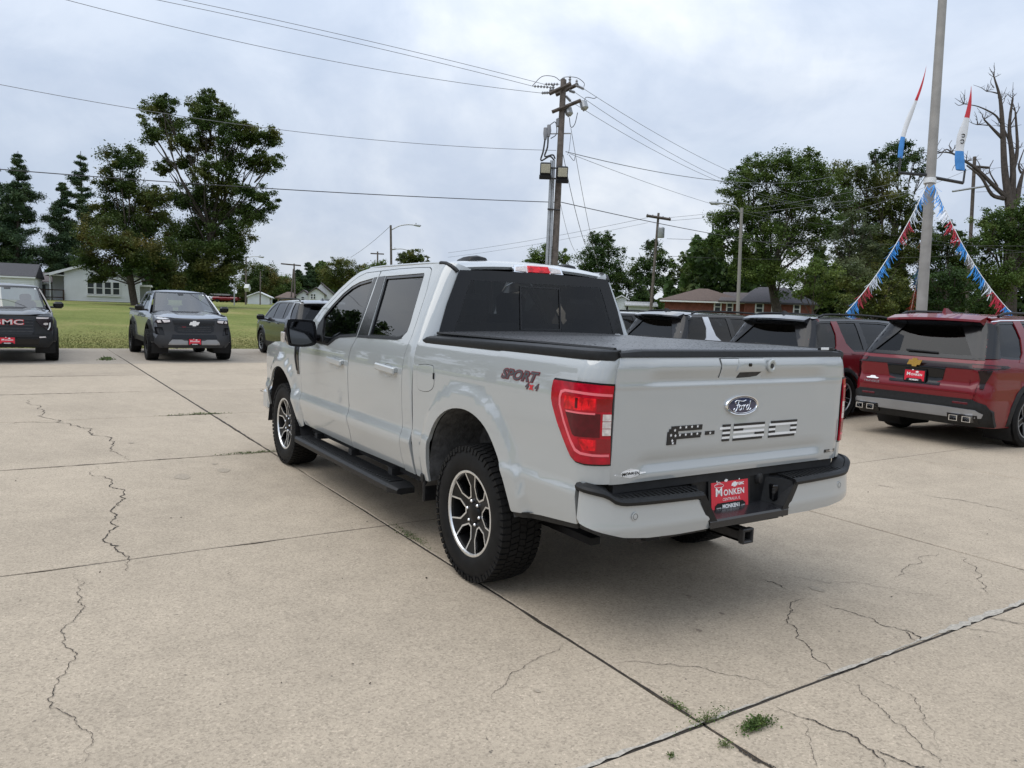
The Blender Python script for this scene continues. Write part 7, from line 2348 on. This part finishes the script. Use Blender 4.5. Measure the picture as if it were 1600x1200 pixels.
def sock(label, tip, bot, w):
    A, B = pd(*bot, DL), pd(*tip, DL)
    root = empty('wind_sock_flag', tuple(A), 0, label, 'flag')
    ax = B - A
    L = np.linalg.norm(ax)
    ax /= L
    u = np.cross(ax, cam_f)
    u /= np.linalg.norm(u)
    v = np.cross(ax, u)
    for t0, t1, m_, nm in ((0, .22, FL_B, 'blue_band'), (.22, .62, FL_W, 'white_band'), (.62, 1.0, FL_R, 'red_tip')):
        q = MB()
        vs = []
        n = 9
        for k in range(n):
            t = t0 + (t1 - t0) * k / (n - 1)
            wd = w * min(1, (1 - t) * 1.65 + .02) * (1 + .06 * math.sin(t * 17))
            for j in range(14):
                a = 2 * math.pi * j / 14
                wr = 1 + .13 * math.sin(3 * a + t * 9)
                vs.append(tuple(ax * L * t + u * math.cos(a) * wd * wr + v * math.sin(a) * wd * .38 * wr + u * .05 * math.sin(t * 5.5)))
        q.add(vs, [(k * 14 + j, k * 14 + (j + 1) % 14, (k + 1) * 14 + (j + 1) % 14, (k + 1) * 14 + j) for k in range(n - 1) for j in range(14)])
        q.build(nm, m_, root, smooth=60)
    return root, A, ax, L, u, v
sock('left red white and blue tube flag beside the light pole', (1445, 102), (1406, 247), .052)
_, A, ax, L, u, v = sock('right red white and blue tube flag beside the light pole', (1515, 134), (1500, 266), .095)
q = MB()
sgn = 1 if v @ cam_f < 0 else -1
for t, s_, k in ((.40, .035, 0), (.33, .04, 1)):
    q.tube([tuple(ax * L * t + u * s_ * math.cos(a) + v * sgn * (.046) + u * .05 * math.sin(t * 5.5) + ax * s_ * math.sin(a)) for a in np.linspace(.4, 5.6, 12)], .009, 4)
o = q.build('flag_lettering', BLACKINK, _, smooth=0)
TS = {'b': mat('blue foil fringe', (.03, .24, .62), .3, metal=.4), 'w': mat('silver foil fringe', (.62, .64, .68), .25, metal=.6), 'r': mat('red foil fringe', (.42, .015, .04), .3, metal=.4)}
def pennants(label, a, b, Da, Db, seq, n=22, droop=.25):
    A, B = pd(*a, Da), pd(*b, Db)
    root = empty('pennant_string', tuple(A), 0, label, 'pennants')
    pt = lambda t: (B - A) * t - np.array([0, 0, droop * 4 * t * (1 - t)])
    q = MB()
    q.tube([tuple(pt(t)) for t in np.linspace(0, 1, 20)], .007, 5)
    q.build('cord', TRIM, root)
    r = random.Random(len(label))
    for k in range(n):
        m_ = TS[seq[k % len(seq)]]
        q = MB()
        for j in range(15):
            t = (k + r.random()) / n
            c = pt(t)
            w = (B - A) / np.linalg.norm(B - A) * .009
            ln = r.uniform(.08, .25)
            sw = np.array([r.uniform(-.11, .11), r.uniform(-.11, .11), 0])
            e1, e2 = c + sw * .5 - np.array([0, 0, ln * .55]), c + sw - np.array([0, 0, ln])
            q.add([tuple(c - w), tuple(c + w), tuple(e1 + w), tuple(e1 - w), tuple(e2 + w * .7), tuple(e2 - w * .7)], [(0, 1, 2, 3), (3, 2, 4, 5)])
        q.build('foil_tassel', m_, root, smooth=0, fix=False)
    return root
pennants('left string of blue, silver and red foil fringe slanting down from the light pole', (1449, 288), (1322, 488), DL - .2, 14.6, 'bbbwwrrrbbb')
pennants('right string of red, silver and blue foil fringe slanting down from the light pole', (1460, 288), (1582, 490), DL - .2, 15.0, 'bbbwwrrrbbww')
pennants('middle string of foil fringe hanging behind the light pole', (1447, 360), (1422, 490), DL + 1.2, 20, 'rrrwwbbbrr', 14, .1)
# ------------------------------------------------------------------ trees
def limb(mb, a, b, r0, r1, seed, bend=.12, n=6, k=6):
    r = random.Random(seed)
    a, b = np.array(a, float), np.array(b, float)
    L = np.linalg.norm(b - a)
    pts, rad_ = [], []
    o1 = np.array([r.uniform(-1, 1), r.uniform(-1, 1), r.uniform(0, .6)]) * L * bend
    for i in range(n):
        t = i / (n - 1)
        pts.append(a + (b - a) * t + o1 * math.sin(math.pi * t))
        rad_.append(r0 + (r1 - r0) * t)
    mb.tube(pts, rad_, k)
def crown_points(blobs, dens, leaf, seed, squash=.85):
    r = np.random.default_rng(seed)
    C, S = [], []
    for c, R in blobs:
        nsub = max(10, int(16 + 7 * R))
        d = r.normal(size=(nsub, 3))
        d /= np.linalg.norm(d, axis=1)[:, None]
        sc = np.array(c) + d * R * r.uniform(.25, 1.12, (nsub, 1)) * np.array([1, 1, squash])
        n = max(120, int(dens * (11 if R > 1.2 else 15) * R * R))
        k = r.integers(nsub, size=n)
        sg = r.uniform(.07, .24, nsub)[k][:, None]
        p_ = sc[k] + r.normal(size=(n, 3)) * R * sg * np.array([1, 1, .7])
        C.append(p_)
        S.append(r.uniform(.5, 1.4, n) * leaf * .52)
    return np.concatenate(C), np.concatenate(S)
def tree(name, label, base, D, blobs, m, dens=190, leaf=.32, trunk=.35, seed=0, depth=.7, group=None, fork=None, bark=None, cat='tree', grow=1.0):
    """deciduous tree: base pixel and depth give where it stands; blobs (px, py, radius px) give its real crown lobes"""
    s = D / F_PX
    b = pd(base[0], base[1], D)
    gz = ground_h(b[0], b[1])
    r = random.Random(seed)
    bl = []
    for (a, c, q) in blobs:
        p_ = pd(a, c, D + r.uniform(-1, 1) * q * s * depth * 1.6)
        bl.append((p_, q * s * grow))
    root = empty(name, (b[0], b[1], gz), 0, label, cat, group)
    o = np.array([b[0], b[1], gz])
    tk = MB()
    top = max(q[0][2] for q in bl)
    low = min(q[0][2] - q[1] for q in bl)
    f = fork or .45
    mid = np.array([sum(q[0][0] * q[1] for q in bl) / sum(q[1] for q in bl), sum(q[0][1] * q[1] for q in bl) / sum(q[1] for q in bl), gz + (top - gz) * f])
    limb(tk, (0, 0, -.2), mid - o, trunk, trunk * .62, seed, .05, 8, 8)
    for k, (c, R) in enumerate(bl):
        t = min(1, max(.45, (c[2] - gz) / (mid[2] - gz) * .55))
        st = (mid - o) * t
        limb(tk, st, np.array(c) - o, trunk * .24, trunk * .05, seed * 31 + k, .12, 6, 5)
        for j in range(3):
            e = np.array(c) - o + np.array([r.uniform(-1, 1), r.uniform(-1, 1), r.uniform(-.3, .9)]) * R * .85
            limb(tk, np.array(c) - o + (st - (np.array(c) - o)) * .3, e, trunk * .14, .02, seed * 77 + k * 5 + j, .12, 4, 4)
    tk.build('trunk', bark or BARK, root)
    C, S = crown_points([(np.array(c) - o, R) for c, R in bl], dens, leaf, seed)
    leaf_mesh('crown', C, S, m, root, seed)
    return root
def pine(name, label, base, D, top_py, half_px, seed, group=None, lean=0.0, bare=.18, dens=1.0):
    s = D / F_PX
    b = pd(base[0], base[1], D)
    gz = ground_h(b[0], b[1])
    tp = pd(base[0] + lean, top_py, D)
    H = tp[2] - gz
    root = empty(name, (b[0], b[1], gz), 0, label, 'tree', group)
    r = random.Random(seed)
    rg = np.random.default_rng(seed)
    tk = MB()
    tv = np.array([tp[0] - b[0], tp[1] - b[1], H])
    limb(tk, (0, 0, -.2), tv, .018 * H, .03, seed, .01, 8, 7)
    C, S = [], []
    t = bare
    while t < .985:
        W_ = half_px * s * (1 - t) ** .70 * r.uniform(.55, 1.2) * (1.0 if t > bare + .12 else .8) + .2
        for k in range(r.randint(2, 4)):
            a = r.uniform(0, 2 * math.pi)
            L = W_ * r.uniform(.55, 1.05)
            st = tv * t
            en = st + np.array([math.cos(a) * L, math.sin(a) * L, L * r.uniform(-.12, .42)])
            limb(tk, st, en, .012 * H * (1 - t) + .02, .012, r.randint(0, 9999), .08, 4, 4)
            n = int((150 + 260 * L) * dens)
            q = rg.uniform(.25, 1.02, n)[:, None]
            p_ = st + (en - st) * q + rg.normal(size=(n, 3)) * np.array([.24, .24, .17]) * (L * .42 + .30)
            C.append(p_)
            S.append(rg.uniform(.6, 1.3, n) * .36)
        t += r.uniform(.022, .048)
    tk.build('trunk', BARK, root)
    leaf_mesh('needles', np.concatenate(C), np.concatenate(S), LF_PINE, root, seed, flat=.2, shape='blade')
    return root
Z1 = lambda l: [(.3 * a, 120 + .3 * b, .3 * c) for a, b, c in l]
# left group
pine('pine_tree', 'tall open pine with tiered boughs at the far left, nearest the frame edge', (28, 470), 84, 236, 56, 3, dens=.75)
pine('pine_tree', 'slender leaning pine with the pointed top, next to the rusty maple', (134, 470), 88, 236, 38, 5, lean=-8, dens=.75)
pine('pine_tree', 'shorter dark pine between the two tall left pines', (96, 470), 86, 285, 42, 8, dens=.8)
pine('pine_tree', 'pine half cut off by the left picture edge', (-8, 470), 84, 262, 50, 9, dens=.75)
tree('maple_tree', 'dark round headed maple with rusty patches in front of the white house', (211, 470), 66, Z1([(620, 440, 85), (690, 430, 70), (590, 560, 80), (700, 590, 105), (820, 640, 70), (560, 720, 95), (680, 740, 120), (800, 760, 90), (500, 830, 85), (620, 880, 130), (770, 900, 115), (470, 960, 75), (560, 1000, 85), (700, 960, 90), (840, 990, 90), (900, 1050, 60), (500, 1040, 45)]), LF_TURN, 175, .34, .34, 21, fork=.30, grow=1.08)
tree('oak_tree', 'tallest tree on the left, spreading oak with gaps between its limbs', (304, 474), 72, Z1([(800, 190, 62), (850, 140, 50), (790, 300, 60), (880, 260, 70), (960, 330, 70), (1040, 140, 58), (1090, 110, 40), (1060, 230, 80), (1160, 190, 62), (1190, 300, 72), (1080, 350, 65), (1250, 260, 45), (1310, 330, 70), (1400, 320, 55), (1420, 440, 58), (1330, 450, 62), (1210, 430, 70), (1090, 480, 75), (960, 450, 50), (1180, 560, 75), (1300, 610, 70), (1390, 650, 50), (1050, 620, 80), (1300, 720, 75), (1170, 700, 85), (960, 640, 80), (1060, 800, 110), (1210, 820, 95), (930, 800, 85), (960, 930, 110), (1110, 950, 110), (1200, 980, 70), (1020, 1040, 100), (1140, 1060, 70), (860, 470, 45)]), LF_OAK, 175, .36, .44, 22, fork=.36, grow=1.15)
tree('shade_tree', 'rounded tree behind the lawn poles, right of the big oak', (395, 470), 132, [(392, 432, 26), (412, 424, 22), (425, 440, 20), (380, 452, 18), (405, 452, 24)], LF_TURN, 60, .5, .35, 23)
tree('shade_tree', 'green tree behind the leaning utility pole left of the grey pickup', (440, 470), 152, [(438, 442, 22), (450, 450, 18), (428, 455, 16)], LF_MID, 50, .6, .35, 24)
pine('spruce_tree', 'pointed dark spruce behind the small white houses', (482, 470), 158, 410, 22, 12, bare=.08)
pine('spruce_tree', 'shorter dark spruce just left of the pointed one behind the houses', (466, 470), 160, 422, 20, 13, bare=.08)
tree('ornamental_tree', 'broad bushy tree over the white gabled house beside the grey cab', (540, 472), 128, [(515, 428, 20), (535, 424, 22), (555, 428, 20), (572, 428, 16), (524, 442, 20), (548, 444, 24), (528, 412, 14), (512, 438, 12)], LF_OLIVE, 70, .42, .3, 25)
tree('street_tree', 'small olive treetop showing above the cab roof, beside the tall lamp', (640, 460), 95, [(630, 404, 12), (645, 400, 13), (660, 405, 10), (643, 412, 18)], LF_OLIVE, 90, .4, .2, 26)
tree('street_tree', 'sparse treetop between the two poles left of the cab roof', (588, 460), 100, [(588, 416, 10), (598, 412, 8), (582, 424, 12)], LF_LIGHT, 70, .4, .2, 27)
tree('street_tree', 'light green tree behind the utility pole', (842, 470), 90, [(838, 402, 16), (858, 398, 18), (828, 410, 12), (880, 402, 16), (850, 415, 20)], LF_LIGHT, 85, .4, .25, 28)
tree('dark_tree', 'dark rounded tree right of the utility pole above the cab', (935, 480), 85, [(940, 380, 20), (925, 398, 22), (955, 395, 20), (915, 418, 22), (940, 420, 30), (960, 428, 22), (928, 370, 9), (950, 370, 9)], LF_DARK, 95, .38, .3, 29)
tree('dark_tree', 'dark tree rising behind the pole with the transformer', (1020, 485), 82, [(1022, 392, 20), (1008, 408, 20), (1036, 408, 20), (1000, 432, 22), (1030, 436, 28), (1018, 380, 8)], LF_DARK, 95, .38, .3, 30)
tree('dark_tree', 'lower dark tree between the transformer pole tree and the lamp post', (1078, 485), 80, [(1072, 408, 16), (1090, 402, 14), (1060, 425, 20), (1085, 428, 26), (1108, 425, 18), (1096, 390, 7)], LF_MID, 95, .38, .3, 31)
tree('dark_tree', 'low dark tree behind the rear window corner of the grey pickup', (985, 485), 88, [(980, 432, 20), (965, 446, 18), (992, 448, 22)], LF_DARK, 90, .4, .25, 32)
tree('big_broadleaf_tree', 'largest leafy tree right of the lamp post, its crown against the sky', (1225, 490), 58, [(1150, 300, 26), (1165, 275, 22), (1190, 262, 26), (1220, 258, 28), (1250, 262, 30), (1280, 275, 30), (1130, 345, 26), (1122, 372, 18), (1160, 335, 32), (1200, 310, 40), (1250, 310, 42), (1295, 315, 34), (1150, 385, 30), (1190, 370, 42), (1240, 370, 44), (1285, 360, 36), (1180, 420, 34), (1220, 425, 36)], LF_MID, 160, .30, .42, 33, fork=.34, grow=1.08)
tree('broadleaf_tree', 'broad tree behind the striped pennants, right of the largest tree', (1330, 490), 62, [(1315, 275, 28), (1345, 270, 26), (1375, 285, 26), (1330, 320, 36), (1370, 330, 36), (1400, 310, 28), (1345, 380, 36), (1390, 385, 34), (1420, 350, 28), (1425, 400, 28), (1430, 330, 22), (1405, 430, 28), (1360, 430, 30), (1440, 365, 20)], LF_OLIVE, 140, .32, .45, 34)
tree('tall_thin_tree', 'airy treetop rising directly behind the light pole', (1405, 490), 70, [(1395, 240, 20), (1412, 228, 16), (1430, 245, 18), (1375, 250, 14), (1405, 262, 22), (1440, 270, 14), (1365, 240, 9)], LF_DARK, 85, .36, .35, 35, fork=.6)
tree('feathery_tree', 'pale feathery grey green tree left of the light pole', (1330, 490), 44, [(1335, 338, 16), (1320, 362, 22), (1350, 365, 22), (1312, 395, 24), (1345, 400, 28), (1368, 392, 18), (1330, 420, 28)], LF_PALE, 190, .22, .2, 36)
tree('shrub', 'bright green bush growing over the brick house end', (1265, 495), 40, [(1252, 428, 18), (1275, 420, 18), (1298, 432, 22), (1262, 452, 22), (1290, 462, 22), (1245, 460, 10)], LF_LIGHT, 190, .22, .12, 37, cat='shrub')
tree('shrub', 'dense green thicket under the left pennant string', (1345, 500), 38, [(1330, 448, 24), (1365, 450, 24), (1395, 440, 26), (1318, 475, 20), (1350, 480, 24), (1385, 480, 24), (1415, 470, 22)], LF_OLIVE, 190, .22, .12, 38, cat='shrub')
tree('shrub', 'dark thicket between the light pole and the right pennant string', (1480, 500), 38, [(1455, 440, 22), (1480, 430, 22), (1500, 450, 26), (1460, 475, 22), (1490, 480, 24), (1525, 470, 26)], LF_DARK, 190, .22, .12, 39, cat='shrub')
tree('broadleaf_tree', 'leafy tree at the right picture edge below the dead tree', (1560, 500), 48, [(1545, 345, 22), (1575, 342, 26), (1600, 335, 26), (1585, 365, 28), (1555, 358, 22), (1625, 370, 30), (1530, 375, 26), (1565, 385, 30), (1600, 395, 30), (1530, 420, 28), (1575, 435, 32), (1615, 440, 28), (1545, 465, 26)], LF_MID, 160, .27, .35, 40)
tree('slim_tree', 'slim dark tree between the light pole and the grey utility pole', (1478, 495), 60, [(1478, 352, 14), (1468, 374, 18), (1490, 378, 18), (1465, 402, 22), (1492, 408, 22), (1510, 390, 18), (1445, 395, 18), (1450, 425, 24), (1485, 435, 26), (1520, 425, 24)], LF_DARK, 150, .3, .3, 41)
# dead tree
dt_b = pd(1582, 490, 52)
dz = ground_h(dt_b[0], dt_b[1])
dead = empty('dead_tree', (dt_b[0], dt_b[1], dz), 0, 'bare dead tree with broken limbs at the right edge', 'tree')
tk = MB()
ZD = lambda a, b: pd(1200 + a * .41667, b * .41667, 52) - np.array([dt_b[0], dt_b[1], dz])
def dl_(pts, r0, r1):
    P = smooth_poly([tuple(ZD(a, b) + np.array([0, 0, 0])) for a, b in pts], 4)
    tk.tube(P, r0, 7, r2=r1)
tk.tube([tuple(np.array([0, 0, -.3])), tuple(ZD(915, 900)), tuple(ZD(912, 760))], .40, 9, r2=.36)
for pts, r0, r1 in (
    ([(905, 770), (888, 640), (880, 480), (870, 370), (848, 290)], .27, .05),
    ([(915, 770), (918, 620), (905, 480), (918, 368)], .24, .06),
    ([(930, 770), (945, 690), (958, 640)], .22, .07), ([(918, 640), (935, 560), (928, 420)], .16, .06),
    ([(880, 520), (845, 485), (810, 448)], .12, .05), ([(872, 460), (850, 430), (790, 400), (735, 390)], .08, .02),
    ([(900, 745), (850, 700), (790, 640), (740, 605), (690, 575), (630, 570)], .17, .03),
    ([(885, 745), (840, 730), (800, 665), (745, 620)], .16, .05), ([(690, 575), (670, 560), (640, 575), (580, 572)], .05, .02),
    ([(860, 350), (840, 345), (820, 343)], .05, .02), ([(882, 480), (900, 520), (912, 580)], .08, .05),
    ([(862, 700), (830, 640), (845, 600)], .06, .02), ([(905, 480), (925, 440), (945, 400)], .05, .02), ([(825, 470), (800, 468), (785, 468)], .04, .02), ([(950, 650), (940, 620), (960, 560)], .08, .03), ([(735, 390), (715, 395), (700, 385)], .03, .012), ([(690, 575), (680, 545), (690, 525)], .03, .012), ([(655, 572), (640, 590), (625, 600)], .03, .012), ([(928, 430), (940, 410), (938, 385)], .03, .012), ([(870, 400), (885, 380), (890, 350)], .03, .012), ([(848, 330), (835, 310), (840, 290)], .03, .012), ([(800, 655), (790, 610), (770, 590)], .04, .012), ([(720, 600), (700, 620), (690, 640)], .03, .012)):
    dl_(pts, r0, r1)
tr_ = random.Random(9)
for (a, b) in ((848, 290), (918, 368), (928, 420), (958, 640), (810, 448), (735, 390), (630, 570), (745, 605), (820, 343), (870, 380), (905, 480), (935, 560), (880, 480), (785, 468), (690, 575), (800, 660)):
    for _ in range(5):
        an, ln = tr_.uniform(.2, 2.9), tr_.uniform(18, 60)
        m1 = (a + math.cos(an) * ln * .5 + tr_.uniform(-6, 6), b - math.sin(an) * ln * .5)
        m2 = (a + math.cos(an) * ln, b - math.sin(an) * ln + tr_.uniform(-8, 4))
        dl_([(a, b), m1, m2], .028, .009)
        dl_([m1, (m1[0] + tr_.uniform(-16, 16), m1[1] - tr_.uniform(8, 20))], .016, .007)
tk.build('trunk', DEADBARK, dead)
# far wooded skyline that reads as one mass, and trees outside the frame that the paint reflects
r = np.random.default_rng(77)
C, S = [], []
for a0, a1, d0, hh, n in ((-80, -44, 74, 9.0, 34000), (-44, -22, 165, 9.5, 30000), (-22, 6, 165, 8.5, 34000), (6, 35, 100, 8, 6000), (35, 165, 42, 7.5, 18000), (165, 280, 60, 8, 12000)):
    a = np.radians(r.uniform(a0, a1, n))
    d = d0 + r.uniform(0, 14, n)
    prof = hh * (.62 + .22 * np.sin(a * 37 + 1) + .16 * np.sin(a * 91) + .10 * np.sin(a * 213 + 2))
    x, y = CAM[0] + d * np.cos(a), CAM[1] + d * np.sin(a)
    z = 1.4 + prof * r.uniform(0, 1, n) ** .75
    C.append(np.stack([x, y, z], 1))
    S.append(r.uniform(.6, 1.4, n) * (1.0 if d0 > 100 else .7))
fw = leaf_mesh('far_woodland', np.concatenate(C), np.concatenate(S), LF_DARK, None, 5)
tag(fw, 'far dark line of woodland closing the horizon', 'woodland', kind='stuff')

# trees standing left of the view: only the side windows and doors mirror them
def side_tree(label, x, y, H, seed, m):
    root = empty('mirrored_tree', (x, y, ground_h(x, y)), seed, label, 'tree', 'trees left of the view')
    r_ = random.Random(seed)
    bl = [(np.array([r_.uniform(-.28, .28) * H, r_.uniform(-.28, .28) * H, H * r_.uniform(.35, .92)]), H * r_.uniform(.12, .2)) for _ in range(14)]
    tk_ = MB()
    limb(tk_, (0, 0, -.2), (0, 0, H * .5), .35, .2, seed, .03, 6, 8)
    for k, (c_, R_) in enumerate(bl):
        limb(tk_, (0, 0, H * .3), c_, .12, .03, seed + k, .1, 5, 5)
    tk_.build('trunk', BARK, root)
    C_, S_ = crown_points(bl, 60, .6, seed)
    leaf_mesh('crown', C_, S_, m, root, seed)
for k, (x, y, H, m_, lb) in enumerate(((31, 13.5, 9.2, LF_DARK, 'nearest'), (37, 14.5, 10.5, LF_MID, 'middle'), (44, 14.0, 12, LF_DARK, 'farthest'), (29, 19, 9.5, LF_MID, 'outermost'))):
    side_tree(lb + ' of the trees outside the left frame edge, mirrored in the side windows', x, y, H, 300 + k, m_)
